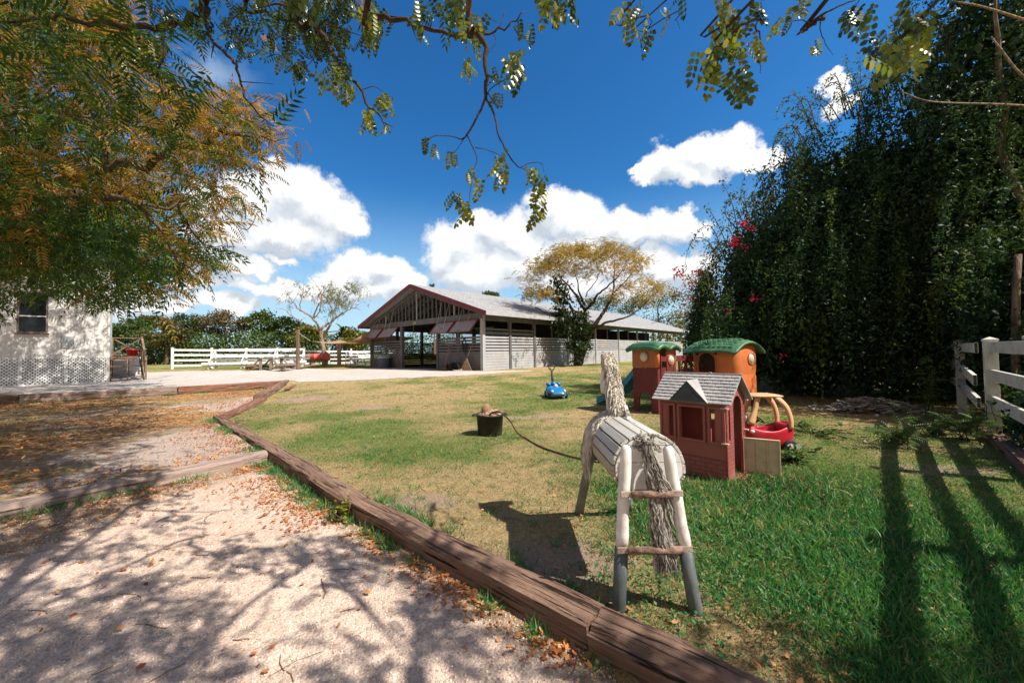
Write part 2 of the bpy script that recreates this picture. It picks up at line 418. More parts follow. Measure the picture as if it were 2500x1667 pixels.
def mat_ground():
    m = newmat('lawn_soil'); t = NT(m); p = t.pos()
    a = t.n.new('ShaderNodeAttribute'); a.attribute_name = 'mask'
    s = t('ShaderNodeSeparateColor', {0: a.outputs['Color']})
    f = t.noise(p, 42, 5, .7); f2 = t.noise(p, 7, 8, .72); f3 = t.noise(p, 150, 3, .6)
    straw = t.ramp(t.math('ADD', t.math('MULTIPLY', f, .5), t.math('MULTIPLY', f3, .5)), [(.32, (.20, .135, .055)), (.5, (.46, .345, .17)), (.68, (.66, .53, .31))])
    green = t.ramp(t.math('ADD', t.math('MULTIPLY', f, .5), t.math('MULTIPLY', f3, .5)), [(.32, (.04, .07, .008)), (.5, (.13, .20, .03)), (.7, (.30, .34, .09))])
    gm = t.math('ADD', s.outputs[0], t.math('MULTIPLY', t.math('SUBTRACT', f2, .5), 1.1), True)
    gm = t.ramp(gm, [(.25, 0.), (.85, .85)])
    c = t.mix(straw, green, gm)
    c = t.mix(c, t.ramp(f2, [(.34, (.62, .58, .52)), (.5, (1, 1, 1)), (.66, (1.18, 1.14, 1.05))]), 1., 'MULTIPLY')
    dirt = t.ramp(f, [(.3, (.30, .20, .13)), (.6, (.50, .37, .28)), (.75, (.62, .49, .40))])
    dm = t.ramp(t.math('ADD', s.outputs[1], t.math('MULTIPLY', t.math('SUBTRACT', f2, .5), .9), True), [(.35, 0.), (.62, 1.)])
    c = t.mix(c, dirt, dm)
    grav = t.ramp(f, [(.3, (.46, .35, .29)), (.55, (.66, .53, .46)), (.75, (.78, .66, .59))])
    bm_ = t.ramp(t.math('ADD', s.outputs[2], t.math('MULTIPLY', t.math('SUBTRACT', f2, .5), .9), True), [(.4, 0.), (.6, 1.)])
    c = t.mix(c, grav, bm_)
    lv = t('ShaderNodeTexVoronoi', {'Vector': p, 'Scale': 24., 'Randomness': 1.}, feature='F1'); lc = t('ShaderNodeSeparateColor', {0: lv.outputs['Color']})
    lit = t.ramp(lc.outputs[0], [(0, (.14, .06, .025)), (.35, (.42, .18, .06)), (.65, (.62, .32, .12)), (1, (.66, .48, .26))])
    lm = t.ramp(t.math('ADD', a.outputs['Alpha'], t.math('MULTIPLY', t.math('SUBTRACT', t.noise(p, 14, 5, .7), .5), 1.2), True), [(.42, 0.), (.58, 1.)])
    lm = t.math('MULTIPLY', lm, t.ramp(lc.outputs[1], [(.25, .25), (.4, 1.)]))
    c = t.mix(c, lit, lm)
    h = t.math('ADD', t.math('ADD', f, t.math('MULTIPLY', f3, .5)), t.math('MULTIPLY', t.math('MULTIPLY', lc.outputs[2], lm), .8))
    t.out(t.bsdf(c, .95, t.bump(t.math('ADD', h, f2), 1., .04), .1)); return m
def mat_gravel(name, lo, mid, hi, sc_=70):
    m = newmat(name); t = NT(m); p = t.pos()
    a = t.n.new('ShaderNodeAttribute'); a.attribute_name = 'mask'
    s = t('ShaderNodeSeparateColor', {0: a.outputs['Color']})
    v = t('ShaderNodeTexVoronoi', {'Vector': p, 'Scale': float(sc_), 'Randomness': 1.}, feature='F1')
    n = t.noise(p, 11, 6, .65); n2 = t.noise(p, 190, 3); big = t.noise(p, 1.3, 4)
    f = t.math('ADD', t.math('MULTIPLY', n2, .45), t.math('ADD', t.math('MULTIPLY', n, .3), t.math('MULTIPLY', big, .25)))
    col = t.ramp(f, [(.34, lo), (.5, mid), (.64, hi)])
    stone = t('ShaderNodeSeparateColor', {0: v.outputs['Color']}).outputs[0]
    col = t.mix(col, t.mix(col, (.70, .70, .70), 1., 'MULTIPLY'), t.ramp(stone, [(.62, 0.), (.9, 1.)]))
    dirt = t.ramp(n2, [(.35, (.20, .125, .075)), (.65, (.42, .30, .20))])
    dm = t.ramp(t.math('ADD', s.outputs[1], t.math('MULTIPLY', t.math('SUBTRACT', n, .5), 1.3), True), [(.35, 0.), (.65, 1.)])
    col = t.mix(col, dirt, dm)
    h = t.math('ADD', t.math('MULTIPLY', t.math('SUBTRACT', 1., v.outputs['Distance']), .8), n)
    t.out(t.bsdf(col, .95, t.bump(h, .7, .012), .1)); return m
xs = axis_(-18, 8, .13, -1600, 1600); ys = axis_(0, 18, .12, -60, 1600)
def lawn_masks(x, y):
    mid = in_poly(x, y, MID).astype(float)
    g = greenness(x, y)*(1-.55*mid); d = np.maximum(dirtness(x, y), mid*np.clip(.5+1.4*(fbm(x*.8, y*.8, 55)-.5), 0, 1))
    worn = np.clip(.2*ss(.5, .62, fbm(x*1.6, y*1.6, 171, 4))+1.25*blob(x, y, -5.0, 7.3, 1.6, 2.6)+.8*blob(x, y, -8.2, 11.4, 2.2, 1.8)+1.6*(fbm(x*.9, y*.9, 61, 5)-.58), 0, 1)*mid
    far = np.clip(1.1*blob(x, y, -9, 15, 2, 4), 0, 1)*0
    lit = mid*np.clip(.42+2.5*(fbm(x*.75, y*.75, 141, 5)-.5)-1.1*worn+.25*ss(-5, -9, x)-.35*blob(x, y, -9.5, 15, 2.2, 1.6), 0, 1)
    return g, d, np.maximum(worn, far), lit
sheet('ground', xs, ys, mat_ground(), masks=lawn_masks)
M_gravel = mat_gravel('pale_gravel', (.38, .265, .20), (.60, .455, .365), (.74, .605, .51))
def path_masks(x, y):
    ds = np.minimum(seg_dist(x, y, S2, S1), np.minimum(seg_dist(x, y, S1, S0), seg_dist(x, y, S2, LJ)))
    d = np.clip(1.15-ds/.42, 0, 1); d = np.maximum(d, np.clip(1.1-seg_dist(x, y, LJ, LG)/1.15, 0, 1))
    d = np.maximum(d, ss(-3.0, -4.6, x)); d = d*.9
    return d*0, d, d*0
sheet('gravel_path', np.arange(-9, 4, .09), np.arange(-5, 6.2, .09), M_gravel, .006, lambda x, y: in_poly(x, y, BOT), path_masks)
DRV = [G(px, py) for px, py in [(-700, 925), (120, 912), (395, 907), (600, 905), (720, 899), (850, 901), (930, 898), (1060, 904), (1180, 906), (1310, 903), (1300, 907), (1190, 915), (1050, 922), (900, 927.5), (712, 932)]]
DRV = [(p.x, p.y) for p in DRV]+[BR, BM, BL, BX, (-60, 3)]
def drv_keep(x, y):
    d = poly_dist(x, y, DRV[:15], False); ins = in_poly(x, y, DRV)
    n = fbm(x*1.1, y*1.1, 71, 5)-.5
    sd = np.where(ins, d, -d); return sd+n*1.3 > .18
M_drive = mat_gravel('white_marl', (.38, .325, .29), (.55, .49, .45), (.65, .60, .56), 40)
def drv_masks(x, y):
    d = np.clip(1-poly_dist(x, y, DRV[:15], False)/.5, 0, 1)*.5
    tr = np.clip(fbm(x*.35, y*1.4, 81, 4)-.45, 0, 1)*1.2
    return d*0, np.maximum(d, tr), d*0
sheet('driveway', np.arange(-40, 4, .11), np.arange(9, 34, .09), M_drive, .010, drv_keep, drv_masks)
# ------------------------------------------------------------------ grass, leaves, pebbles (nobody could count them)
BL_T = np.array([(-.5, 0, 0), (.5, 0, 0), (-.42, .55, .10), (.42, .55, .10), (0, 1.0, .42)])
BL_F = np.array([(0, 1, 2), (1, 3, 2), (2, 3, 4)])
def blades(x, y, L, wd, lean):
    n = len(x); z = ground_z(x, y)-.004
    d = rng.normal(size=(n, 3)); d[:, 2] = 0; d = unit(d)*lean[:, None]; d[:, 2] = 1; d = unit(d)
    up = rng.normal(size=(n, 3)); up[:, 2] *= .3
    Rm = frames(d, up); Rm = Rm.copy(); Rm[:, :, 0] *= (wd/L)[:, None]
    return scatter(BL_T, BL_F, np.stack([x, y, z], -1), Rm, L)
def lushf(x, y): return np.clip(blob(x, y, 2.2, 3.4, 2.0, 1.7)*1.3, 0, 1)
N = 560000
y = np.exp(rng.uniform(np.log(1.25), np.log(24), N)); x = rng.uniform(-1, 1, N)*(1.42*y+.6)
k = ~in_poly(x, y, BOT) & (np.minimum(np.minimum(seg_dist(x, y, S0, S1), seg_dist(x, y, S1, S2)), np.minimum(seg_dist(x, y, S2, S3), seg_dist(x, y, LJ, LG))) > .14)
k &= ~(in_poly(x, y, DRV) & (y > 12)) & (seg_dist(x, y, S3, T1F) > .16) & (seg_dist(x, y, T2N, T2F) > .16) & (poly_dist(x, y, [BR, BM, BL, BX], False) > .2)
x, y = x[k], y[k]
gr = greenness(x, y); di = dirtness(x, y); mid = in_poly(x, y, MID)
keep = rng.random(len(x)) < np.where(mid, .10, 1)*np.clip(1.05-1.15*di, .04, 1)*np.clip(.5+.5*gr, 0, 1)*(1-.45*lushf(x, y))
x, y, gr = x[keep], y[keep], gr[keep]
lush = np.clip(blob(x, y, 2.2, 3.1, 2.0, 1.9)*1.3, 0, 1)*gr
isg = rng.random(len(x)) < np.clip(gr*1.1-.02, .06, .80)
L = (.016+.016*rng.random(len(x)))*(1+.5*gr)+lush*(.030+.050*rng.random(len(x)))
L *= 1+.25*ss(5, 18, y)
wd = (.0032+.0022*rng.random(len(x))+.0062*lush)*(1+1.6*ss(4, 18, y)); lean = .35+1.0*rng.random(len(x))
M_gg = leaf_mat('grass_green', [(0, (.014, .075, .034)), (.4, (.045, .19, .066)), (.72, (.12, .30, .085)), (1, (.36, .42, .15))], .9, .35, .35, .5, .3)
M_gs = leaf_mat('grass_straw', [(0, (.15, .095, .04)), (.5, (.36, .26, .13)), (1, (.56, .45, .27))], .9, .3, .2, .7, .15, (1.1, 1, .8))
v, f = blades(x[isg], y[isg], L[isg], wd[isg], lean[isg])
# tufts that grow on the low side of the timbers
def along(a, b, n, side, sp):
    a = np.array(a[:2]); b = np.array(b[:2]); t = rng.random(n); d = unit(b-a); nrm = np.array([-d[1], d[0]])
    nz = (fbm(t*14+a[0]*3, t*0+side, 91) > .50); t = t[nz]
    p = a+(b-a)*t[:, None]+nrm*(side+sp*np.abs(rng.normal(size=(len(t), 1)))*np.sign(side)); return p[:, 0], p[:, 1]
ex = [along(S2, S1, 1000, -.12, .05), along(S1, S0, 420, -.12, .04), along(S3, S2, 2600, -.12, .09), along(LG, LJ, 900, -.15, .12), along(S2, LJ, 1200, .14, .1), along(S2, S1, 900, .13, .05), along(BM, BR, 900, -.2, .1), along(BL, BM, 900, -.2, .1)]
ex_x = np.concatenate([e[0] for e in ex]); ex_y = np.concatenate([e[1] for e in ex]); n = len(ex_x)
v2, f2 = blades(ex_x, ex_y, .05+.075*rng.random(n), .005+.003*rng.random(n), .3+.8*rng.random(n))
nt2 = 5200; cy = np.exp(rng.uniform(np.log(2.2), np.log(21), nt2)); cx = rng.uniform(-1, 1, nt2)*(1.4*cy)
ok = ~in_poly(cx, cy, BOT) & ~in_poly(cx, cy, MID) & ~(in_poly(cx, cy, DRV) & (cy > 12)) & (rng.random(nt2) < .25+.75*greenness(cx, cy)); cx, cy = cx[ok], cy[ok]
tx_ = np.repeat(cx, 13)+rng.normal(size=len(cx)*13)*.035*np.repeat(1+.05*cy, 13); ty_ = np.repeat(cy, 13)+rng.normal(size=len(cx)*13)*.035
kk = (~in_poly(tx_, ty_, BOT)) & (poly_dist(tx_, ty_, [S0, S1, S2, S3, T1F, T2F], False) > .2); tx_, ty_ = tx_[kk], ty_[kk]
v3_, f3_ = blades(tx_, ty_, .03+.035*rng.random(len(tx_)), (.004+.003*rng.random(len(tx_)))*(1+.8*ss(5, 16, ty_)), .5+.9*rng.random(len(tx_)))
v, f = join_np([(v, f), (v2, f2), (v3_, f3_)])
tag(mesh_np('grass', v, f, M_gg), 'green grass, long and lush to the right of the wooden horse', 'grass', kind='stuff')
q = ~isg; v, f = blades(x[q], y[q], L[q]*(.9+.9*ss(2.5, 5, y[q])*rng.random(q.sum())), wd[q]*.85, lean[q]+.5)
tag(mesh_np('dry_grass', v, f, M_gs), 'short straw coloured dry grass of the worn middle lawn', 'grass', kind='stuff')
# broad leaved weeds sprinkled through the lawn
WD_T = np.array([(0, 0, 0), (.32, .45, .08), (0, 1, -.02), (-.32, .45, .08)]); WD_F = np.array([(0, 1, 2, 3)])
n = 9000; y = np.exp(rng.uniform(np.log(1.6), np.log(16), n)); x = rng.uniform(-1, 1, n)*1.35*y
k = (fbm(x*1.5, y*1.5, 101) > .56) & ~in_poly(x, y, BOT) & ~in_poly(x, y, MID); x, y = x[k], y[k]
pp = np.stack([x, y, ground_z(x, y)+.01+.03*rng.random(len(x))], -1); d = rdir(len(x)); d[:, 2] = np.abs(d[:, 2])*.5
v, f = scatter(WD_T, WD_F, pp, frames(d, np.array([0, 0, 1.])+.3*rdir(len(x))), .02+.022*rng.random(len(x)))
tag(mesh_np('clover', v, f, M_gg), 'small broad leaved weeds growing through the lawn', 'ground cover', kind='stuff')

# fallen leaves
LF_T = np.array([(0, 0, 0), (.30, .35, .10), (.22, .75, .05), (0, 1, .22), (-.22, .75, .10), (-.30, .35, .16)]); LF_F = np.array([(0, 1, 2, 3), (0, 3, 4, 5)])
def leaf_spots():
    o = []
    n = 260000; x = rng.uniform(-24, -2.5, n); y = rng.uniform(2.5, 17, n)
    w = np.clip(1.9*(fbm(x*.7, y*.7, 111, 5)-.36), 0, 1)*np.where(x < -6, 1.0, .6)+.04
    k = in_poly(x, y, MID) & (rng.random(n) < w*.26); o.append((x[k], y[k], .05))
    for a, b, m, sd, sp in ((S2, S1, 700, -.12, .10), (S1, S0, 330, -.14, .10), (LJ, S2, 1500, -.16, .26), (S3, LJ, 1500, -.16, .4), (LG, LJ, 1400, -.2, .5), (LG, LJ, 500, .2, .3)):
        a_, b_ = np.array(a), np.array(b); t = rng.random(m); d = unit(b_-a_); nr = np.array([-d[1], d[0]])
        p = a_+(b_-a_)*t[:, None]+nr*(sd+np.sign(sd)*sp*np.abs(rng.normal(size=(m, 1)))); k = fbm(p[:, 0]*2.2, p[:, 1]*2.2, 121) > .40
        o.append((p[k, 0], p[k, 1], .033))
    n = 330; y = rng.uniform(1.2, 4.5, n); x = rng.uniform(-4.5, 1.4, n); k = in_poly(x, y, BOT); o.append((x[k], y[k], .04))
    n = 900; y = np.exp(rng.uniform(np.log(1.6), np.log(20), n)); x = rng.uniform(-1, 1, n)*1.3*y; k = ~in_poly(x, y, BOT) & ~in_poly(x, y, MID); o.append((x[k], y[k], .034))
    n = 2200; y = rng.uniform(6, 13, n); x = rng.uniform(-9, -2.5, n); k = (seg_dist(x, y, S3, T1F) < 1.6) & ~in_poly(x, y, MID) & ~in_poly(x, y, BOT) & (rng.random(n) < .5); o.append((x[k], y[k], .04))
    return o
pts = leaf_spots(); x = np.concatenate([p[0] for p in pts]); y = np.concatenate([p[1] for p in pts]); s = np.concatenate([np.full(len(p[0]), p[2]) for p in pts])
n = len(x); d = rdir(n); d[:, 2] *= .35; up = np.array([0, 0, 1.])+.45*rdir(n)
pp = np.stack([x, y, ground_z(x, y)+.012+.012*rng.random(n)], -1)
v, f = scatter(LF_T, LF_F, pp, frames(d, up), s*(.55+.8*rng.random(n)))
M_fl = leaf_mat('fallen_leaf', [(0, (.17, .05, .022)), (.3, (.40, .13, .045)), (.6, (.58, .25, .08)), (.85, (.62, .37, .16)), (1, (.50, .38, .26))], 1.2, .3, .2, .55, .3, (1.1, .9, .6))
tag(mesh_np('fallen_leaves', v, f, M_fl), 'dry orange and brown fallen leaves strewn over the sunken yard', 'leaves', kind='stuff')

# pebbles of the gravel, twigs on it
ico = bmesh.new(); bmesh.ops.create_icosphere(ico, subdivisions=1, radius=1); ico.verts.ensure_lookup_table()
IC_T = np.array([v.co[:] for v in ico.verts]); IC_F = np.array([[v.index for v in f.verts] for f in ico.faces]); ico.free()
n = 26000; y = np.exp(rng.uniform(np.log(1.15), np.log(5.6), n)); x = rng.uniform(-1.4, .6, n)*y-.1
k = in_poly(x, y, BOT); x, y = x[k], y[k]; n = len(x)
s = .0035+.006*rng.random(n)**2.5; s[rng.random(n) < .006] *= 2.2
Rm = frames(rdir(n), rdir(n)); Rm = Rm*np.array([1, .8, .6])[None, None, :]
v, f = scatter(IC_T, IC_F, np.stack([x, y, ground_z(x, y)+.008], -1), Rm, s)
M_peb = newmat('pebble'); t = NT(M_peb); g_ = t.n.new('ShaderNodeNewGeometry')
t.out(t.bsdf(t.ramp(g_.outputs['Random Per Island'], [(0, (.40, .30, .25)), (.4, (.60, .48, .41)), (1, (.76, .67, .60))]), .9))
tag(mesh_np('gravel_stones', v, f, M_peb), 'loose pale pink stones lying on the gravel path', 'gravel', kind='stuff')
tw = MB()
for i in range(70):
    yy = math.exp(random.uniform(math.log(1.3), math.log(4.5))); xx = random.uniform(-1.3, .45)*yy
    if not in_poly(np.array([xx]), np.array([yy]), BOT)[0]: continue
    a = random.uniform(0, 6.28); l = random.uniform(.06, .26); pts = []
    for j in range(5):
        pts.append((xx, yy, gz(xx, yy)+.012)); xx += math.cos(a)*l/4; yy += math.sin(a)*l/4; a += random.uniform(-.5, .5)
    tw.tube(pts, [random.uniform(.0012, .003)]*5, 4)
M_twig = mat_noise('dry_twig', [(.3, (.10, .055, .03)), (.7, (.30, .19, .12))], 20)
tag(tw.build('fallen_twigs', M_twig), 'thin dry twigs scattered on the pale gravel', 'twigs', kind='stuff')

# ------------------------------------------------------------------ landscape timbers
M_tim = wood('weathered_sleeper', (.090, .047, .033), (.43, .275, .20), 'x', 8.5, 22, .85, 1., bdist=.03)
M_timr = wood('reddish_sleeper', (.13, .055, .035), (.36, .19, .13), 'x', 8, 20, .85, .8, bdist=.02)
M_timp = wood('pale_sleeper', (.22, .15, .12), (.46, .36, .31), 'x', 8, 20, .85, .7, bdist=.02)
def timber(name, a, b, w, h, za, zb, label, mat, seed, rough=.012):
    """one squared timber, split and worn: a grid of rings with noisy corners"""
    a = Vector((a[0], a[1], za)); b = Vector((b[0], b[1], zb)); L = (b-a).length; n = max(8, int(L/.07))
    rn = random.Random(seed); m = MB(); prof = []
    K = 6
    for side in range(4):
        for k in range(K):
            u = k/K*2-1
            prof.append([(u, 1), (1, -u), (-u, -1), (-1, u)][side])
    rows = []
    for i in range(n+1):
        xx = L*i/n; ring = []
        for j, (u, vv) in enumerate(prof):
            c = .90 if abs(u) > .95 and abs(vv) > .95 else 1
            du = (float(vnoise(xx*3.1, j*.9, seed))-.5)*rough*1.6+(float(vnoise(xx*.8, j*.35, seed+5))-.5)*rough*2.2
            gro = -.5*rough if (j % 3 == seed % 3) and float(vnoise(xx*1.3, j*7., seed+9)) > .45 else 0
            s_ = c+(du+gro)/(w/2)
            ring.append((xx, u*w/2*s_, (vv-1)*h/2+h/2*(s_-1)*vv))
        ring.append(ring[0]); rows.append(ring)
    m.grid(rows)
    for e in (0, -1):
        r = rows[e][:-1]; c = len(m.v); m.v += [tuple(p) for p in r]
        m.v.append((rows[e][0][0]+(-.004 if e == 0 else .004), 0, -h/2)); k = len(r)
        m.f += [(c+i, c+(i+1) % k, c+k) for i in range(k)]
    o = m.build(name, mat, None, False)
    d = b-a; o.location = a; o.rotation_euler = (0, -math.asin(d.z/L), math.atan2(d.y, d.x))
    return tag(o, label, 'timber', 'old timbers edging the sunken yard')
def off(a, b, e0, e1):
    a = Vector(a[:2]); b = Vector(b[:2]); d = (b-a).normalized(); return a+d*e0, b-d*e1
p, q = off(S1, S0, .004, 0); timber('landscape_timber', p, q, .205, .24, .055, .06, 'broad brown timber edging, nearest piece running out of the bottom edge of the photo', M_tim, 3)
p, q = off(S2, S1, .004, .004); timber('landscape_timber', p, q, .20, .24, .06, .055, 'long grey brown timber edging between the pale gravel and the wooden horse', M_tim, 11)
p, q = off(S3, S2, .0, .004); timber('landscape_timber', p, q, .205, .22, .07, .06, 'long dark timber edging beside the dry lawn, from the bend to the yellow weed', M_tim, 19)
p, q = off(LJ, LG, .0, 0); timber('landscape_timber', p, q, .25, .24, .045, .03, 'pale grey timber step lying across the sunken yard', M_timp, 23)
p, q = off((-6.78, 9.02), T1F, 0, .02); timber('landscape_timber', p, q, .25, .17, .10, .14, 'short pinkish timber leading away from the bend of the edging', M_timr, 29)
p, q = off(T2N, T2F, .05, .0); timber('landscape_timber', p, q, .26, .26, .24, .36, 'dark timber rising to the back corner of the sunken yard', M_tim, 31)
p, q = off(BM, BR, .01, .16); timber('landscape_timber', p, q, .24, .28, .335, .345, 'rust stained timber holding back the white driveway, right of the joint', M_timr, 37)
p, q = off(BL, BM, .01, .01); timber('landscape_timber', p, q, .24, .28, .31, .325, 'long pale brown timber in front of the white building', M_timp, 41)
p, q = off(BX, BL, 0, .01); timber('landscape_timber', p, q, .24, .28, .30, .30, 'dark shaded timber at the left edge in front of the white building', M_tim, 43)
# the loose red brown board beside the back corner
b_ = MB(); b_.box((0, 0, 0), (2.1, .16, .05)); o = b_.build('loose_board', M_timr, None, bevel=.006)
o.location = (-9.05, 15.6, gz(-9.05, 15.6)+.03); o.rotation_euler = (0, 0, R(112)); tag(o, 'reddish board lying on the lawn beside the back corner timber', 'board')
# ------------------------------------------------------------------ barn
M_gray = paint('shaded_grey_paint', (.13, .122, .13), .7, .25, 2.2, .15, (.20, .17, .15), 1.6)  # barn grey darkened to carry the shade on the front; also on trim
M_side = paint('pale_grey_paint', (.40, .405, .435), .7, .16, 1.7, .15, (.36, .31, .28), .9)  # same barn paint in the lighter tone of the sunlit side
M_dark = paint('dark_grey_paint', (.13, .135, .15), .7, .25, 2, .1)
M_red = paint('red_trim', (.175, .028, .036), .55, .25, 4, .1, (.16, .05, .05), 2)
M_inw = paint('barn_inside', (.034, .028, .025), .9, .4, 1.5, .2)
M_fad = paint('faded_board', (.56, .42, .36), .75, .25, 3, .15)
M_shut = paint('shutter_sheet', (.40, .36, .37), .6, .2, 3, .1, (.32, .2, .19), 2)
def mat_shingle():
    m = newmat('grey_shingles'); t = NT(m); c = t.coord('Object')
    br = t('ShaderNodeTexBrick', {'Vector': c, 'Color1': (.34, .34, .35, 1), 'Color2': (.46, .46, .47, 1), 'Mortar': (.22, .22, .23, 1), 'Scale': 1., 'Mortar Size': .012, 'Mortar Smooth': .2, 'Bias': 0., 'Brick Width': .34, 'Row Height': .16})
    n = t.noise(c, .45, 6, .65); n2 = t.noise(c, 6, 5, .7)
    col = t.mix(br.outputs['Color'], t.ramp(n2, [(.3, (.62, .62, .63)), (.7, (1, 1, 1))]), 1., 'MULTIPLY')
    col = t.mix(col, (.17, .18, .17), t.ramp(n, [(.52, 0.), (.75, .55)]))
    t.out(t.bsdf(col, .9, t.bump(t.math('ADD', br.outputs['Fac'], n2), .4, .02), .2)); return m
M_shi = mat_shingle()
BW = 13.1; BD = 36.6; BE = 3.50; BO = .9; BF = .6; SLP = .335
bg = G(1179, 905)
barn = thing('barn', 'long grey open sided stable barn with red gable trim and shingle roof', 'barn', bg, math.atan2(-.66, .75))
bz = BE+.12                       # roof underside over the side wall
RX = -BW/2; RZ = bz+SLP*BW/2
m = MB(); th = .13               # roof, two slopes
for sgn in (1, -1):
    xe = 0+BO if sgn > 0 else -BW-BO; ze = bz-SLP*BO
    m.grid([[(RX, -BF+.02, RZ+th), (RX, BD+.9, RZ+th)], [(xe, -BF+.02, ze+th), (xe, BD+.9, ze+th)]])
    m.grid([[(RX, -BF+.02, RZ), (RX, BD+.9, RZ)], [(xe, -BF+.02, ze), (xe, BD+.9, ze)]])
    m.grid([[(xe, -BF+.02, ze), (xe, BD+.9, ze)], [(xe, -BF+.02, ze+th), (xe, BD+.9, ze+th)]])
roof = link('roof', None, None) if False else None
me_roof = m
# shingle texture wants the slope laid in x/y: object coords already are
ro = m.build('roof', M_shi, barn, recalc=False)
m = MB()
for xx in np.arange(.3, BD, .61):                  # rafters' tails under the eaves
    for sgn in (1, -1):
        x0 = 0 if sgn > 0 else -BW; x1 = x0+sgn*(BO-.05)
        m.beam((x0-sgn*.3, xx, bz+SLP*.3-.07), (x1, xx, bz-SLP*(BO-.05)-.07), .05, .13)
m.build('rafter_tails', M_red, barn)['kind'] = 'stuff'
for sgn, lab in ((1, None), (-1, None)):           # red barge boards of the gable
    xe = BO+.02 if sgn > 0 else -BW-BO-.02; m = MB()
    m.beam((RX, -BF-.03, RZ-.02), (xe, -BF-.03, bz-SLP*(BO+.02)-.02), .05, .27)
    m.build('barge_board', M_red, barn)
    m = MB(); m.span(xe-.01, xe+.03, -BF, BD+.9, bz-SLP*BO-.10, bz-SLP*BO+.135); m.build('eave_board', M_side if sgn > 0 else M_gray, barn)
def slats(m, ax, lo, hi, z0, z1, fixed, t, pitch, gap):
    z = z0
    while z < z1-.02:
        h = min(pitch-gap, z1-z)
        if ax == 'x': m.span(lo, hi, fixed-t/2, fixed+t/2, z, z+h)
        else: m.span(fixed-t/2, fixed+t/2, lo, hi, z, z+h)
        z += pitch
def front_wall(x0, x1):
    m = MB(); slats(m, 'x', x0, x1, .0, 1.15, .03, .04, .165, .012); m.build('plank_wall', M_gray, barn)
    m = MB(); slats(m, 'x', x0, x1, 1.20, 2.10, .03, .04, .185, .065); m.build('slatted_wall', M_gray, barn)
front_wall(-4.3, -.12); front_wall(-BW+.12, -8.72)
for x_, w_ in ((-.06, .22), (-4.32, .16), (-8.62, .26), (-BW+.06, .22), (-2.3, .12), (-10.9, .12)):
    m = MB(); h = BE if w_ > .15 else 3.05
    m.span(x_-w_/2, x_+w_/2, -.03 if w_ > .15 else .06, .2, 0, h); m.build('post', M_side if x_ > -.1 else M_gray, barn, bevel=.008)
m = MB(); m.span(-BW, .05, -.05, .02, 3.09, 3.27); m.span(-BW, .05, -.055, .015, 3.275, 3.46); m.build('header_beam', M_gray, barn)
for sgn in (1, -1):                                  # sloping chord above the studs
    xe = .0 if sgn > 0 else -BW
    m = MB(); m.beam((RX, .02, RZ-.32), (xe, .02, bz-.22), .06, .17); m.build('gable_chord', M_gray, barn)
k = 0; x_ = -BW+.55
while x_ < -.4:
    top = RZ-SLP*abs(x_-RX)-.36
    if top > 3.52:
        m = MB(); m.span(x_-.04, x_+.04, -.03, .05, 3.46, top); m.build('gable_stud', M_side if k % 9 == 4 else M_gray, barn)
    x_ += .455; k += 1
# inside of the gable: trusses fade into the dark
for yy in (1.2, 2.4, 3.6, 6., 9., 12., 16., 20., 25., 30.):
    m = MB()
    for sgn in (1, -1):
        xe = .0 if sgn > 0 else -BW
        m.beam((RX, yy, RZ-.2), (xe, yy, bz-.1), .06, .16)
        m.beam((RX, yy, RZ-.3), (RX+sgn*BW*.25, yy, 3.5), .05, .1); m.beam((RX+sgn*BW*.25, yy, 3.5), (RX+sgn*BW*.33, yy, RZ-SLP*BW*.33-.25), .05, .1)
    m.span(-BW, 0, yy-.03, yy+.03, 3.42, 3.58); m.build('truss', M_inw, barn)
# side walls: right one faces the lawn
ys_ = [.1, 2.46, 4.99, 9.2, 13.5, 17.9, 22.2, 26.6, 31.0, BD]
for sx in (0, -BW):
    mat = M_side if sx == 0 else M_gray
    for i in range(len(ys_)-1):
        a_, b_ = ys_[i]+.08, ys_[i+1]-.08
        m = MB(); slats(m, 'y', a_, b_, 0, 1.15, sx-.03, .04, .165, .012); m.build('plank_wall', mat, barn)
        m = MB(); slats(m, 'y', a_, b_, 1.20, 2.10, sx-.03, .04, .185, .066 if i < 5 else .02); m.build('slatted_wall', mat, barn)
        if sx == 0 and i in (4,):
            for zz in (1.57, 1.94):
                m = MB(); m.span(-.004, .006, a_, a_+2.0, zz, zz+.10); m.build('faded_board', M_fad, barn)
        if sx == 0 and i < 2:
            m = MB(); m.span(-.05, .0, a_, b_, 2.16, 2.34); m.build('upper_board', M_dark, barn)
            m = MB(); m.span(-.06, .03, a_, b_, 2.42, 2.54); m.build('window_rail', M_gray, barn)
        elif i >= 2:
            m = MB(); m.span(sx-.06, sx, (a_+b_)/2-.05, (a_+b_)/2+.05, 2.10, 3.02); m.build('mullion', M_gray, barn)
        m = MB(); m.span(sx-.07, sx+.01, ys_[i], ys_[i+1], 3.0, BE+.05); m.build('wall_plate', M_dark if sx == 0 else M_gray, barn)
        if i: m = MB(); m.span(sx-.12, sx+.06 if sx == 0 else sx+.12, ys_[i]-.09 if i < 3 else ys_[i]-.05, ys_[i]+.09 if i < 3 else ys_[i]+.05, 0, BE if i < 3 else 3.02); m.build('post', M_gray if i < 3 else mat, barn)
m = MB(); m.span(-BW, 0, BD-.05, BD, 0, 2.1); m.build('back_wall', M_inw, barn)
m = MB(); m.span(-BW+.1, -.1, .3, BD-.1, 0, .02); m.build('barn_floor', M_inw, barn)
m = MB(); slats(m, 'y', 10, BD-.2, 0, 3.42, -8.7, .05, .2, .002); m.build('stall_partition', M_inw, barn); m = MB(); slats(m, 'x', -8.7, -4.4, 0, 3.42, 16., .05, .2, .002); m.build('stall_partition', M_inw, barn)  # full-height side partition added to darken the view through the doorway
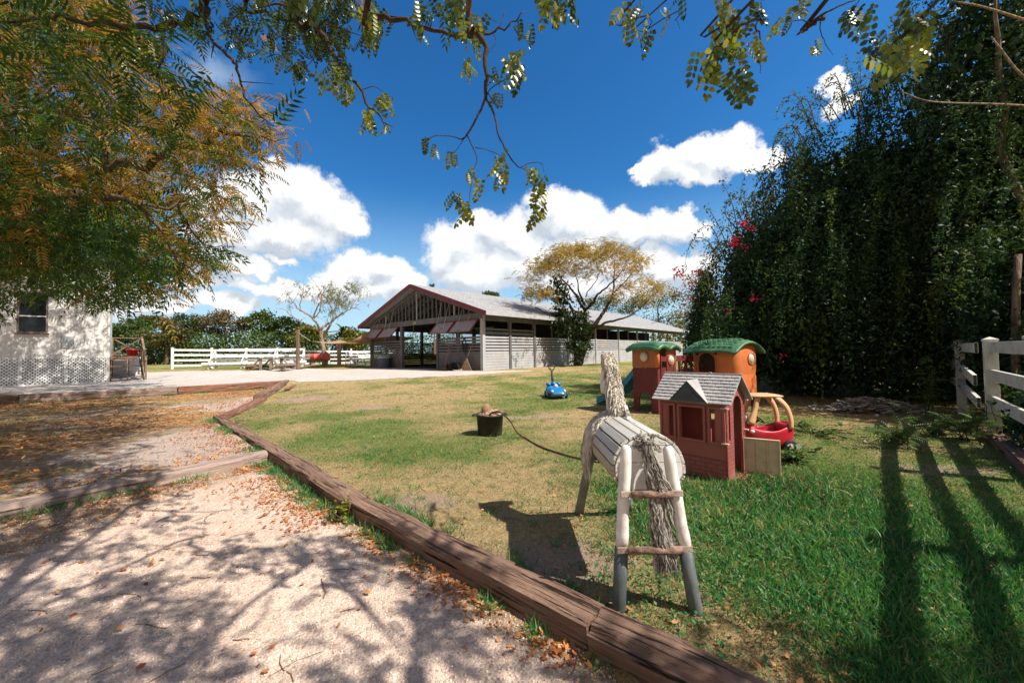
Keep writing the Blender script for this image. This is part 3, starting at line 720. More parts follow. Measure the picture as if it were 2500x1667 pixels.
m = MB(); slats(m, 'x', -7.3, -4.4, 0, 3.42, 9., .05, .2, .002); m.build('stall_partition', M_inw, barn)
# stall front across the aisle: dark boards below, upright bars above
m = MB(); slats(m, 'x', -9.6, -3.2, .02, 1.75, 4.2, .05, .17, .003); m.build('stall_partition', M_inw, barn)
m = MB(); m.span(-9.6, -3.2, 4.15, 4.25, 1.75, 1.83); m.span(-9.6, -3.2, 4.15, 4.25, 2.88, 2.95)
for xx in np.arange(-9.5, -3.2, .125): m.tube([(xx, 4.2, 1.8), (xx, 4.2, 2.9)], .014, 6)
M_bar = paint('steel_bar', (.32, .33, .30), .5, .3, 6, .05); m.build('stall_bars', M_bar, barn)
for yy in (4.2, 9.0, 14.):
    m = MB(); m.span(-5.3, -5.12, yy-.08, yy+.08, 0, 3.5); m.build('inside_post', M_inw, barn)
m = MB(); slats(m, 'y', 4.3, BD-.2, 0, 3.42, -4.4, .05, .2, .002); m.build('stall_partition', M_inw, barn)  # partition raised to full height to keep the interior dark
m = MB(); m.span(-4.62, -4.42, -.035, -.005, 1.0, 1.95); m.build('pale_board', paint('bare_plywood', (.55, .40, .25), .7, .2, 4, .1), barn)
m = MB(); m.span(-6.95, -6.55, -.085, -.06, 3.17, 3.33); m.build('door_sign', paint('brass_sign', (.42, .26, .07), .4, .3, 20, .1), barn, bevel=.004)
m = MB(); m.tube([(-6.95, -.07, 3.17), (-6.95, -.07, 1.75)], .012, 5); m.build('hanging_rod', paint('old_brass', (.35, .27, .12), .5), barn)
M_rope = paint('pale_rope', (.55, .5, .45), .9, .2, 30, .2)
for x0, x1 in ((-4.25, -2.42), (-2.3, -.28), (-BW+.3, -11.05), (-10.85, -8.9)):
    yb, zb = -.74, 2.32; m = MB()
    top = Vector((0, -.06, 3.06)); bot = Vector((0, yb, zb))
    for p_ in ((x0+.04, x1-.04),):
        a_, b_ = top+Vector((p_[0], 0, 0)), top+Vector((p_[1], 0, 0)); c_, d_ = bot+Vector((p_[1], 0, 0)), bot+Vector((p_[0], 0, 0))
        nn = (b_-a_).cross(d_-a_).normalized()*.015
        m.add([a_, b_, c_, d_, a_+nn, b_+nn, c_+nn, d_+nn], [(0, 1, 2, 3), (4, 5, 6, 7), (0, 1, 5, 4), (1, 2, 6, 5), (2, 3, 7, 6), (3, 0, 4, 7)])
    sh = m.build('shutter', M_shut, barn)
    m = MB(); o_ = Vector((0, -.012, .012))
    for a_, b_ in ((top+o_+Vector((x0, 0, 0)), bot+o_+Vector((x0, 0, 0))), (top+o_+Vector((x1, 0, 0)), bot+o_+Vector((x1, 0, 0))), (top+o_+Vector((x0, 0, 0)), top+o_+Vector((x1, 0, 0))), (bot+o_+Vector((x0, 0, 0)), bot+o_+Vector((x1, 0, 0)))):
        m.beam(a_, b_, .09, .045)
    m.build('frame', M_red, sh)
    for fx in (.3, .7):
        xx = x0+(x1-x0)*fx; zt = min(RZ-SLP*abs(xx-RX)-.4, 4.6)
        m = MB(); m.tube([(xx, yb+.1, zb+.12), (xx-.15*(fx-.5), -.07, zt)], .011, 4); m.build('rope', M_rope, sh)
m = MB(); m.prism([(-9.2, -1.35), (-3.9, -1.3), (-4.1, -.05), (-9.0, -.05)], (0, 0, -.02), (1, 0, 0), (0, 1, 0), (0, 0, 1), .05)
m.build('door_slab', paint('concrete', (.50, .46, .43), .9, .2, 2, .2), barn)
bM = barn.matrix_basis
def BP(x, y, z=0): return bM @ Vector((x, y, z))
BRZ = barn.rotation_euler.z

# things that lean on or lie by the barn
M_han = wood('tool_handle', (.30, .18, .09), (.55, .38, .22), 'z', 3, 16, .6, .2)
rk = thing('leaf_rake', 'fan shaped leaf rake standing tines down against the grey barn wall', 'rake', BP(-.85, -.42), BRZ)
m = MB(); m.tube([(-.10, .0, .72), (.12, .36, 1.72)], [.017, .015], 8); m.build('handle', M_han, rk, True)
m = MB()
for i in range(25):
    u = i/24*2-1
    m.tube([(-.10+.02*u, 0, .74), (-.12+.30*u, -.04, .35), (-.13+.55*u, -.07, .03), (-.13+.56*u, -.12, .0)], [.012, .010, .009, .006], 4)
m.beam((-.12-.29, -.04, .35), (-.12+.29, -.04, .35), .012, .03)
m.build('rake_head', paint('bamboo', (.40, .27, .17), .6, .3, 8), rk)
brm = thing('push_broom', 'long handled broom leaning on the barn front beside the doorway', 'broom', BP(-3.05, -.30), BRZ)
m = MB(); m.tube([(-.06, -.12, .10), (.06, .26, 1.55)], .016, 8); m.build('handle', M_han, brm, True)
m = MB(); m.box((-.06, -.12, .09), (.36, .07, .06)); m.build('broom_block', M_han, brm, bevel=.01)
m = MB()
for i in range(40): m.tube([(-.06-.17+.34*i/39, -.12+random.uniform(-.02, .02), .07), (-.06-.18+.36*i/39, -.13+random.uniform(-.03, .03), .0)], .006, 4)
m.build('bristles', paint('black_bristle', (.03, .03, .03), .8), brm)
M_blk = paint('black_rubber', (.022, .022, .025), .55, .4, 8, .15, (.06, .055, .05), 4)
def tubpot(root, r0, r1, h, mat, rim=.02):
    m = MB(); m.lathe([(r0*.98, 0), (r0, .01), (r1, h), (r1+rim, h), (r1+rim, h+.025), (r1-.012, h+.025), (r1-.02, h-.01), (r0-.02, .02), (.001, .02)], 32, cap=False)
    m.lathe([(.001, .0), (r0*.98, .0)], 32, cap=False)
    return m.build('pot', mat, root, True)
mt = thing('muck_tub', 'dark tub tipped on its side by the leaf rake', 'tub', BP(-1.72, -.52, .30), BRZ)
mt.rotation_euler = (R(100), R(8), BRZ+R(25)); tubpot(mt, .22, .30, .42, M_blk)
bk = thing('feed_bucket', 'dark red bucket tipped over beside the dark tub', 'bucket', BP(-2.25, -.40, .22), BRZ)
bk.rotation_euler = (R(95), R(-10), BRZ+R(-15)); tubpot(bk, .16, .22, .34, paint('maroon_plastic', (.11, .018, .03), .45, .3))
m = MB(); pts = [BP(-1.95+.95*t_, -.72-.18*math.sin(t_*3), .05+.02*math.sin(t_*8)) for t_ in np.linspace(0, 1, 14)]
m.tube(pts, .035, 8); tag(m.build('hose_length', paint('dirty_white_hose', (.55, .50, .46), .6), None, True), 'short pale hose lying on the ground in front of the dark tub', 'hose')
cl = thing('halter_coil', 'black coiled tack hanging on the slatted barn wall', 'tack', BP(-1.55, -.03, 1.75), BRZ); m = MB()
for i in range(5):
    rr = .20+.03*i; pts = [(rr*.62*math.cos(a_)+.01*i, -.03-.012*i, rr*1.15*math.sin(a_)-.05*i) for a_ in np.linspace(0, 6.28, 26)]; m.tube(pts, .024, 6)
m.build('loops', M_blk, cl, True)
m = MB()
for i in range(4): m.tube([(-.05+.06*i, -.04, -.2), (-.03+.07*i, -.05, -.5-.09*i), (-.04+.08*i, -.05, -.68-.08*i)], .012, 5)
m.build('straps', M_blk, cl, True)
tc = thing('rubbish_bin', 'grey lidded bin in shade at the left of the barn doorway', 'bin', BP(-10.1, -.55), BRZ)
m = MB(); m.lathe([(.40, 0), (.42, .03), (.46, .72), (.48, .74), (.48, .78)], 28); m.build('bin_body', paint('blue_grey_plastic', (.10, .13, .18), .5, .2), tc, True)
m = MB(); m.lathe([(.50, .78), (.50, .82), (.44, .90), (.30, .98), (.10, 1.01), (.09, 1.08), (.001, 1.08)], 28, cap=False); m.build('lid', paint('grey_lid', (.34, .36, .40), .5, .2), tc, True)
# pale cloth bundle hung over the stall rail
hb = thing('hanging_blanket', 'grey and white mottled blanket hanging in the dark barn doorway', 'blanket', BP(-7.75, 3.95, .35), BRZ)
rows = []
for i in range(19):
    v_ = i/18; w_ = .26+.10*math.sin(v_*5)-.16*v_
    rows.append([((u-.5)*2*w_+.06*math.sin(v_*7)+.10*v_, -.07*math.sin(u*14+v_*3)-.05*math.sin(u*5-v_*6)-.10*math.sin(v_*math.pi), 1.42*(1-v_)+.02*math.sin(u*9)) for u in np.linspace(0, 1, 15)])
m = MB(); m.grid(rows); o = m.build('blanket_cloth', mat_noise('mottled_cloth', [(.40, (.10, .10, .11)), (.5, (.38, .37, .37)), (.6, (.66, .64, .62))], 4, 5, .9, .5, 40), hb, True, recalc=False)
md = o.modifiers.new('thickness', 'SOLIDIFY'); md.thickness = .02

# ------------------------------------------------------------------ white building, porch
M_wht = paint('white_panel', (.68, .66, .64), .55, .08, 1.2, .06, (.55, .52, .48), .8)
M_lat = paint('white_lattice', (.74, .73, .72), .6, .1, 3, .05)
M_pw = wood('grey_deck_wood', (.10, .06, .042), (.30, .21, .155), 'x', 3, 12, .85, .4)
M_pwz = wood('grey_post_wood', (.10, .06, .042), (.32, .225, .165), 'z', 3, 12, .85, .4)
wr = G(263, 933); wl = G(0, 942); ang = R(45)
bld = thing('white_building', 'white ribbed panel building on a lattice skirt behind the big tree', 'building', wr, ang)
SK = 1.24; BH = 5.7
wd_ = Vector((math.cos(ang), math.sin(ang)))
def wall_x(px):
    k = ray(px, 800); k = k.x/k.y; return (wr.x-k*wr.y)/(k*wd_.y-wd_.x)
WX0, WX1 = wall_x(46), wall_x(112); MX0, MX1 = wall_x(149), wall_x(182)
m = MB(); m.span(-9, 0, 0, 5, SK, BH)
x_ = -9.
while x_ < -.05:
    m.span(x_, x_+.035, -.014, .004, SK+.03, BH-.02); x_ += .30 if int(x_*10) % 3 else .15
m.build('wall', M_wht, bld)
m = MB(); m.span(-.03, .05, -.03, .05, 0, BH-1.2); m.build('corner_trim', M_wht, bld); m = MB(); m.span(-9, .12, -.12, 6.1, BH, BH+.12); m.build('roof', M_wht, bld)
m = MB(); m.span(-9, 0, .5, .6, 0, SK); m.build('skirt_shade_sheet', paint('under_floor_shade', (.03, .03, .03), .9), bld)  # near-black sheet standing in for the shade under the building
for i, x0 in enumerate(np.arange(-1.32, -9.2, -1.30)):
    x1 = x0+1.26; m = MB(); w_ = 1.26; h_ = SK-.06
    for dg in (1, -1):
        for s_ in np.arange(-h_, w_, .135):
            # strip x-z line clipped to panel
            a0 = max(0, s_); b0 = min(w_, s_+h_)
            if b0-a0 < .03: continue
            za, zb2 = a0-s_, b0-s_
            if dg < 0: xa, xb = w_-a0, w_-b0
            else: xa, xb = a0, b0
            m.beam((x0+xa, .0 if dg > 0 else .008, za+.03), (x0+xb, .0 if dg > 0 else .008, zb2+.03), .0075, .055, (0, 1, 0)) if False else m.beam((x0+xa, .0 if dg > 0 else .008, za+.03), (x0+xb, .0 if dg > 0 else .008, zb2+.03), .046, .0075, (0, 1, 0))
    m.span(x0, x0+.05, -.012, .02, 0, SK); m.span(x1-.01, x1+.04, -.012, .02, 0, SK); m.span(x0, x1, -.013, .021, SK-.07, SK); m.span(x0, x1, -.013, .021, 0, .05)
    m.build('lattice_panel', M_lat, bld)
xw0, xw1 = WX0, WX1; z0, z1 = 2.36, 4.05
m = MB(); m.span(xw0-.05, xw1+.05, -.035, .01, z0-.06, z0); m.span(xw0-.05, xw1+.05, -.03, .01, z1, z1+.06); m.span(xw0-.06, xw0, -.03, .01, z0, z1); m.span(xw1, xw1+.06, -.03, .01, z0, z1)
wn = m.build('window', paint('grey_frame', (.20, .17, .17), .5), bld)
m = MB(); m.span(xw0, xw1, -.016, -.008, z0, z1); gl = newmat('dark_glass'); t = NT(gl); t.out(t.bsdf((.012, .013, .016), .08, None, .5)); m.build('pane', gl, wn)
m = MB(); m.span(xw0, xw1, -.028, -.004, 3.02, 3.07); m.build('sash_bar', M_wht, wn)
m = MB(); m.span(xw0-.10, xw1+.10, -.10, .0, z0-.12, z0-.062); m.build('sill', M_pw, wn)
m = MB(); m.span(MX0, MX1, -.03, .0, 1.62, 2.18); m.build('meter_panel', paint('grey_steel', (.30, .31, .32), .5, .1), bld, bevel=.01)
# porch with steps
pr = thing('porch', 'small weathered wooden porch with steps and cross braced rail', 'porch', wr+Vector((.02, .02, 0)), R(45)); pr.scale.x = .62
m = MB(); DZ = 1.24
for i in range(14): m.span(.02, 1.95, 1.0+i*.148, 1.0+i*.148+.138, DZ-.04, DZ)
m.build('deck', M_pw, pr)
m = MB(); m.span(.02, 1.55, .93, .98, DZ-.20, DZ-.005); m.build('fascia', M_pw, pr)
for i, (zz, yy, xe) in enumerate(((.24, .10, 1.95), (.50, .38, 1.84), (.76, .66, 1.74))):
    m = MB(); m.span(.06, xe, yy, yy+.27, zz-.045, zz); m.build('tread', M_pw, pr)
for x_ in (.10, 1.02):
    m = MB(); m.beam((x_, .05, .1), (x_, .98, 1.02), .06, .2); m.build('stringer', M_pwz, pr)
m = MB(); m.beam((1.98, -.05, .05), (1.72, .98, 1.05), .05, .22); m.build('stringer', M_pwz, pr)
for x_, y_, h_ in ((.06, 1.05, DZ), (1.88, 3.0, DZ+1.0), (.06, 3.0, DZ+1.0), (1.86, 1.05, DZ+.98), (2.08, -.08, .98), (1.05, 2.9, DZ)):
    m = MB(); m.span(x_-.05, x_+.05, y_-.05, y_+.05, 0, h_); m.build('post', M_pwz, pr)
m = MB(); m.beam((2.08, -.12, 1.0), (1.84, 1.12, DZ+1.0), .13, .05); m.build('hand_rail', M_pw, pr)
m = MB(); m.span(.02, 1.95, 2.96, 3.04, DZ+.98, DZ+1.03); m.build('hand_rail', M_pw, pr); m = MB(); m.span(.02, 1.95, 2.97, 3.03, DZ+.07, DZ+.12); m.build('bottom_rail', M_pw, pr)
for a_, b_ in (((.1, 3, DZ+.12), (1.85, 3, DZ+.98)), ((.1, 3, DZ+.98), (1.85, 3.045, DZ+.12))):
    m = MB(); m.beam(a_, b_, .035, .07); m.build('cross_brace', M_pw, pr)
for i in range(6):
    t_ = (i+.5)/6; m = MB(); yy = -.05+1.1*t_; xx = 2.06-.2*t_
    m.beam((xx, yy, .1+.98*t_), (xx-.02, yy+.12*(-1)**i, .92+1.15*t_), .035, .05, (1, 0, 0)); m.build('baluster', M_pwz, pr)
m = MB(); m.span(1.86, 1.92, 1.1, 3.0, DZ+.96, DZ+1.0); m.build('hand_rail', M_pw, pr)
for i in range(5): m = MB(); m.beam((1.89, 1.15+i*.36, DZ), (1.89, 1.5+i*.36, DZ+.97), .03, .05, (1, 0, 0)); m.build('baluster', M_pwz, pr)
m = MB(); m.span(.03, 1.9, 3.3, 3.34, .02, 1.2); m.build('under_screen', M_lat, pr)
# pot on the porch
pp_ = pr.matrix_basis @ Vector((1.28, 1.35, DZ)); pt = thing('flower_pot', 'red flower pot with a small plant standing on the porch deck', 'flower pot', pp_)
m = MB(); m.lathe([(.001, .0), (.16, 0), (.24, .30), (.26, .30), (.26, .36), (.22, .36), (.21, .30), (.001, .29)], 24, cap=False); m.build('pot', paint('red_glaze', (.42, .012, .02), .3, .2), pt, True)
POT = (pt, pp_)

# ------------------------------------------------------------------ left yard: fence, stands, table, drum, sail
M_vin = paint('white_vinyl', (.74, .73, .71), .55, .14, 3, .06, (.46, .42, .34), 1.8)
fa = G(420, 901); fb_ = P(906, 884, 38.)
wf = thing('ranch_fence', 'long white four rail ranch fence along the far left yard', 'fence', fa)
fd = Vector((fb_.x-fa.x, fb_.y-fa.y)); FL = fd.length; wf.rotation_euler.z = math.atan2(fd.y, fd.x)
fM = Matrix.Translation(fa) @ Matrix.Rotation(wf.rotation_euler.z, 4, 'Z')
n_ = 7
def fz(x_):
    p_ = fM @ Vector((x_, 0, 0)); return gz(p_.x, p_.y)-fa.z
for i in range(n_+2):
    x_ = FL*i/(n_); m = MB(); z_ = fz(x_); m.span(x_-.07, x_+.07, -.07, .07, z_-.1, z_+1.42); m.span(x_-.085, x_+.085, -.085, .085, z_+1.42, z_+1.45); m.build('post', M_vin, wf)
for zz in (.22, .58, .94, 1.28):
    m = MB(); m.beam((-.0, -.075, zz+fz(0)), (FL*8/7, -.075, zz+fz(FL*8/7)), .03, .14); m.build('rail', M_vin, wf)
M_alu = paint('white_aluminium', (.80, .80, .80), .4, .06, 3, .03)
M_leg = paint('dark_steel', (.16, .16, .17), .5, .3, 6)
def stand(px0, px1, Y, name, lab):
    a_ = P(px0, 880, Y); b_ = P(px1, 880, Y+2.2); z_ = gz((a_.x+b_.x)/2, Y)
    s = thing(name, lab, 'bleacher', (a_.x, a_.y, z_), math.atan2(b_.y-a_.y, b_.x-a_.x), 'white spectator benches in the far yard'); L = (Vector(b_[:2])-Vector(a_[:2])).length
    for yy, zz, w_, e0, e1 in ((0, .44, .28, .0, .0), (.32, .28, .26, -.1, -.1), (.72, .86, .28, .25, -.2), (1.04, .66, .26, .1, -.1), (1.40, 1.30, .28, .5, .35)):
        m = MB(); m.span(e0, L-e1, yy, yy+w_, zz-.045, zz); m.build('plank', M_alu, s)
        m = MB(); m.span(e0, L-e1, yy-.012, yy, zz-.13 if zz > .4 else zz-.09, zz+.004); m.build('plank_edge', M_alu, s)
    k = max(2, int(round(L/2.1)))
    for i in range(k+1):
        x_ = .3+(L-.6)*i/k; m = MB()
        m.beam((x_, .15, 0), (x_, .15, .42), .05, .05); m.beam((x_, .86, 0), (x_, .86, .82), .05, .05); m.beam((x_, 1.54, 0), (x_, 1.54, 1.26), .05, .05); m.beam((x_, .1, .06), (x_, 1.6, .06), .05, .06); m.beam((x_, .15, .40), (x_, 1.54, 1.24), .04, .05)
        m.build('support', M_alu, s)
        if i < k:
            x2 = .3+(L-.6)*(i+1)/k; m = MB(); m.beam((x_, 1.54, .1), (x2, 1.54, 1.2), .02, .04); m.beam((x_, 1.57, 1.2), (x2, 1.57, .1), .02, .04)
            m.build('cross_brace', M_alu if i % 2 else M_leg, s)
    return s
stand(492, 748, 23.6, 'bleacher', 'long white slatted spectator bench with cross braces in front of the fence')
stand(862, 925, 33., 'bleacher', 'small white bench stand partly hidden behind the barn corner')
M_pic = wood('picnic_wood', (.15, .10, .08), (.40, .32, .27), 'x', 3, 12, .9, .3)
pc = G(662, 903); pk = thing('picnic_table', 'weathered wooden picnic table with low side benches near the tall post', 'picnic table', pc, R(4)); pk.scale = (1, 1, 1)
m = MB()
for i in range(5): m.span(-.50, .50, -.7+i*.28, -.7+i*.28+.26, .72, .765)
m.build('tabletop', M_pic, pk)
for sx in (-1, 1):
    m = MB(); m.span(sx*.62, sx*1.22, -.75, .75, .26, .31); m.build('bench', M_pic, pk)
    for yy in (-.6, .6):
        m = MB(); m.beam((sx*.34, yy, .72), (sx*.95, yy, .06), .06, .12, (0, 1, 0)); m.build('brace', M_pic, pk)
        m = MB(); m.span(sx*.30-.06, sx*.30+.06, yy-.05, yy+.05, 0, .72); m.build('leg', M_pic, pk)
        m = MB(); m.span(sx*1.10-.06, sx*1.10+.06, yy-.05, yy+.05, 0, .26); m.build('leg', M_pic, pk)
        m = MB(); m.span(sx*.30, sx*1.15, yy-.035, yy+.035, .14, .25); m.build('stretcher', M_pic, pk)
po = G(727, 902); m = MB(); m.span(-.085, .085, -.085, .085, -.2, 2.62); o = m.build('timber_post', M_pwz, None, bevel=.01); o.location = po; tag(o, 'tall pale square timber post in the grass left of the red drum', 'post')
ps = G(828, 890.5); m = MB(); m.span(-.13, .13, -.13, .13, -.2, 2.20); o = m.build('timber_post', wood('pinkish_post', (.28, .18, .14), (.52, .37, .30), 'z', 3, 12, .85, .3), None, bevel=.01); o.location = ps; tag(o, 'short thick timber post under the tan shade sail', 'post')
dg = G(778, 894); dr = thing('drum_barbecue', 'red oil drum barbecue lying level on dark legs', 'barbecue', dg, R(12))
m = MB(); Rx_ = Matrix.Rotation(R(90), 3, 'Y'); m.lathe([(.001, -.80), (.27, -.80), (.285, -.79), (.285, -.27), (.297, -.26), (.285, -.25), (.285, .25), (.297, .26), (.285, .27), (.285, .79), (.27, .80), (.001, .80)], 28, (0, 0, .72), Rx_, cap=False)
m.build('drum', paint('faded_red', (.55, .10, .09), .5, .2, 2.5, .06, (.60, .26, .22), 1.5), dr, True)
for sx in (-.62, .62):
    m = MB(); m.beam((sx, -.2, 0), (sx, -.12, .5), .05, .05); m.beam((sx, .2, 0), (sx, .12, .5), .05, .05); m.beam((sx, -.16, .3), (sx, .16, .3), .04, .04); m.build('leg', M_leg, dr)
m = MB(); m.tube([(.32, -.29, .62), (.30, -.33, .78), (.33, -.25, .93)], .02, 6); m.build('handle', M_rope, dr, True)
A_ = P(757, 832, 25.5); B_ = P(829, 830, ps.y); C_ = BP(-BW-.1, 4.5, 2.55); D_ = BP(-BW+.3, -.2, 3.0)
rows = []
for i in range(17):
    u = i/16; r_ = []
    for j in range(17):
        v_ = j/16; pA = A_.lerp(D_, u); pB = B_.lerp(C_, u); p_ = pA.lerp(pB, v_)
        p_.z -= .55*math.sin(u*math.pi)*(1-.35*math.sin(v_*math.pi))+.12*math.sin(v_*math.pi)
        r_.append(p_)
    rows.append(r_)
m = MB(); m.grid(rows)
ms = newmat('tan_shade_cloth'); t = NT(ms); cc = t.ramp(t.noise(t.coord(), 3, 5), [(.3, (.42, .25, .13)), (.7, (.56, .36, .20))])
t.out(t('ShaderNodeMixShader', {0: .3, 1: t.bsdf(cc, .85), 2: t('ShaderNodeBsdfTranslucent', {0: cc}).outputs[0]}).outputs[0])
sv = thing('shade_sail', 'tan shade sail sagging from a post to the barn gable', 'shade sail', (ps.x, ps.y, ps.z))
for r_ in rows:
    for p_ in r_: p_ -= sv.location
m = MB(); m.grid(rows); m.build('cloth', ms, sv, True, recalc=False)
m = MB(); m.tube([A_-sv.location, Vector((po.x+.05, po.y, po.z+2.45))-sv.location], .014, 5); m.build('rope', M_rope, sv)
# ------------------------------------------------------------------ foliage templates
def frond(pairs, ll, lw, ang, droop, fold=True, round_=False):
    """compound leaf of unit length along +y; leaflets droop towards -z"""
    T = []; Fc = []
    tpl = np.array([(0, 0, 0), (.5, .30, .05), (.42, .7, .0), (0, 1, -.08), (-.42, .7, 0.0), (-.5, .30, .05)]) if round_ else \
          np.array([(0, 0, 0), (.5, .28, .06), (.30, .66, .0), (.06, 1, -.10), (-.26, .62, .0), (-.42, .26, .06)])
    fc = np.array([(0, 1, 2, 3), (0, 3, 4, 5)])
    def put(p, dirv, k):
        d = Vector(dirv).normalized(); up = Vector((0, 0, 1)); r = d.cross(up).normalized(); n = r.cross(d)
        Rm = np.array([r, d, n]).T
        T.append((tpl*np.array([lw, ll, ll])*k) @ Rm.T+np.array(p)); Fc.append(fc+6*(len(T)-1))
    for i in range(pairs):
        t = .12+.84*i/max(1, pairs-1); z = -droop*t*t; k = .75+.5*math.sin(math.pi*(.15+.75*t))-.15
        for sg in (1, -1):
            put((0, t, z), (sg*math.sin(ang), math.cos(ang), -.35-.3*droop), k)
    put((0, .98, -droop), (0.05, 1, -.4-droop), 1.)
    return np.concatenate(T), np.concatenate(Fc)
FR_N = frond(7, .30, .085, R(58), .28)
FR_N2 = frond(6, .27, .075, R(48), .62)
FR_O = frond(5, .26, .17, R(66), .10, round_=True)
FR_B = frond(5, .34, .12, R(55), .2)
LEAF = np.array([(0, 0, 0), (.30, .42, .05), (0, 1, -.10), (-.30, .42, .05)]); LEAFF = np.array([(0, 1, 2, 3)])
def fronds(tpl, pos, d, s, upj=.5):
    n = len(pos); return scatter(tpl[0], tpl[1], pos, frames(d, np.array([0, 0, 1.])+upj*rdir(n)), s)
def single(pos, d, s, upj=1.): return fronds((LEAF, LEAFF), pos, d, s, upj)
M_bark = mat_noise('grey_brown_bark', [(.3, (.055, .04, .03)), (.55, (.16, .12, .09)), (.7, (.27, .21, .16))], 5, 8, .9, .9, 14, (3, 3, .5), .1, .03)
M_dbark = mat_noise('dark_bark', [(.3, (.028, .018, .013)), (.6, (.085, .058, .042)), (.75, (.15, .105, .08))], 6, 8, .9, .8, 14, (2, 2, 1), .1, .02)
M_pbark = mat_noise('pale_bark', [(.3, (.13, .09, .065)), (.55, (.32, .24, .18)), (.72, (.46, .36, .29))], 5, 8, .9, .7, 14, (3, 3, .6), .1, .03)
def bez(pts, n=None, jit=0.):
    """smooth curve through points (Catmull-Rom)"""
    pts = [Vector(p) for p in pts]
    if len(pts) < 3: return pts
    o = []; q = [pts[0]*2-pts[1]]+pts+[pts[-1]*2-pts[-2]]
    for i in range(1, len(q)-2):
        for k in range(4):
            t = k/4; p0, p1, p2, p3 = q[i-1:i+3]
            o.append(.5*((2*p1)+(p2-p0)*t+(2*p0-5*p1+4*p2-p3)*t*t+(3*p1-p0-3*p2+p3)*t**3))
    o.append(pts[-1]); L = (pts[-1]-pts[0]).length
    return [p+Vector((random.uniform(-1, 1), random.uniform(-1, 1), random.uniform(-1, 1)))*jit*L if 0 < i < len(o)-1 else p for i, p in enumerate(o)]
class Tree:
    def __init__(s, name, label, base, cat='tree', group=None):
        s.root = thing(name, label, cat, base, 0, group); s.b = np.array(base, float); s.m = MB(); s.limbs = []
    def limb(s, pts, r0, r1, n=7, jit=.012, smooth=True):
        p = bez(pts, jit=jit) if smooth else [Vector(q) for q in pts]; b = Vector(s.b)
        k = len(p); rad = [r0+(r1-r0)*i/(k-1) for i in range(k)]
        s.m.tube([q-b for q in p], rad, n, True); s.limbs.append((p, rad)); return p
    def near(s, q):
        q = Vector(q); best = None
        for p, rad in s.limbs:
            for a, r in zip(p, rad):
                dd = (a-q).length
                if best is None or dd < best[0]: best = (dd, a, r)
        return best
    def twig(s, q, r1=.004, rmax=.03, sag=.1, n=5):
        dd, a, r = s.near(q); q = Vector(q); mid = a.lerp(q, .5)+Vector((random.uniform(-.1, .1), random.uniform(-.1, .1), sag))*dd
        s.limb([a, mid, q], min(r*.7, rmax), r1, n, .02)
    def wood(s, mat, name='trunk'): s.trunk = s.m.build(name, mat, s.root, True, recalc=False); return s
    def leaves(s, parts, mat, name='crown'):
        v, f = join_np(parts) if isinstance(parts, list) else parts
        return mesh_np(name, v-s.b, f, mat, s.root)
def PN(px, py, Y):  # arrays of pixels to points
    M = np.array(CAMM); d = np.stack([(px-1250)/F, (833.5-py)/F, -np.ones_like(px)], -1) @ M.T
    return np.array([0, 0, HC])+d*(Y/d[:, 1])[:, None]

def target(poly, n, zz, seed, thr, hlo=3.6, hhi=5.4):
    g = np.random.default_rng(seed); a = np.array(poly, float)
    px = g.uniform(a[:, 0].min(), a[:, 0].max(), n*6); py = g.uniform(a[:, 1].min(), a[:, 1].max(), n*6)
    k = in_poly(px, py, poly); px, py = px[k][:n], py[k][:n]
    M = np.array(CAMM); d = np.stack([(px-1250)/F, (833.5-py)/F, -np.ones_like(px)], -1) @ M.T
    p = np.array([0, 0, HC])+d*((zz-HC)/d[:, 2])[:, None]
    k = fbm(p[:, 0]*2.3, p[:, 1]*2.3, seed, 3) > thr; p = p[k]
    h = g.uniform(hlo, hhi, len(p)); return p+h[:, None]*np.array(SUN/SUN.z)
# ------------------------------------------------------------------ big tree on the left
M_ng = leaf_mat('neem_green', [(0, (.010, .032, .008)), (.35, (.030, .078, .014)), (.7, (.075, .14, .020)), (.9, (.20, .20, .028)), (1, (.36, .26, .04))], .7, .4, .42, .45, .28)
M_no = leaf_mat('neem_autumn', [(0, (.085, .085, .012)), (.3, (.25, .20, .028)), (.6, (.40, .245, .045)), (.85, (.42, .18, .055)), (1, (.28, .09, .04))],   .8, .45, .42, .5, .25, (1.2, 1.0, .5))
tb = Vector((-11.0, 6.6, gz(-11.0, 6.6)))
nt_ = Tree('autumn_tree', 'big spreading tree with orange and green leaves at the left edge', tb)
top = tb+Vector((.25, .3, 2.6))
nt_.limb([tb-Vector((0, 0, .3)), tb+Vector((.05, .1, 1.2)), top], .34, .24, 10)
def pl(*a): return [P(x, y, Y) for x, y, Y in a]
nt_.limb([top]+pl((-60, 600, 5.6), (60, 545, 5.3), (172, 475, 5.1), (214, 486, 5.1), (314, 497, 5.1), (436, 496, 5.2)), .13, .015)
up_ = tb+Vector((1.0, 1.2, 4.2))
nt_.limb([top, tb+Vector((.4, .7, 3.4)), up_], .22, .15, 9)
nt_.limb([up_]+pl((0, 306, 8), (38, 279, 8), (145, 272, 8), (260, 300, 8.2)), .12, .02)
nt_.limb([up_]+pl((80, 470, 6.8), (249, 413, 6.3), (344, 402, 6.2), (459, 352, 6.2), (528, 329, 6.2), (631, 333, 6.4), (705, 337, 6.6)), .10, .010)
nt_.limb(pl((528, 329, 6.2), (560, 300, 6.2), (600, 262, 6.3), (640, 240, 6.4)), .03, .006)
nt_.limb(pl((260, 411, 6.3), (250, 344, 6.3), (230, 280, 6.4), (235, 200, 6.6)), .05, .012)
nt_.limb([up_]+pl((57, 161, 9.5), (42, 60, 9.5), (60, -60, 9.5)), .14, .05)
nt_.limb(pl((57, 161, 9.5), (150, 120, 9.5), (260, 60, 9.3), (330, 20, 9)), .06, .012)
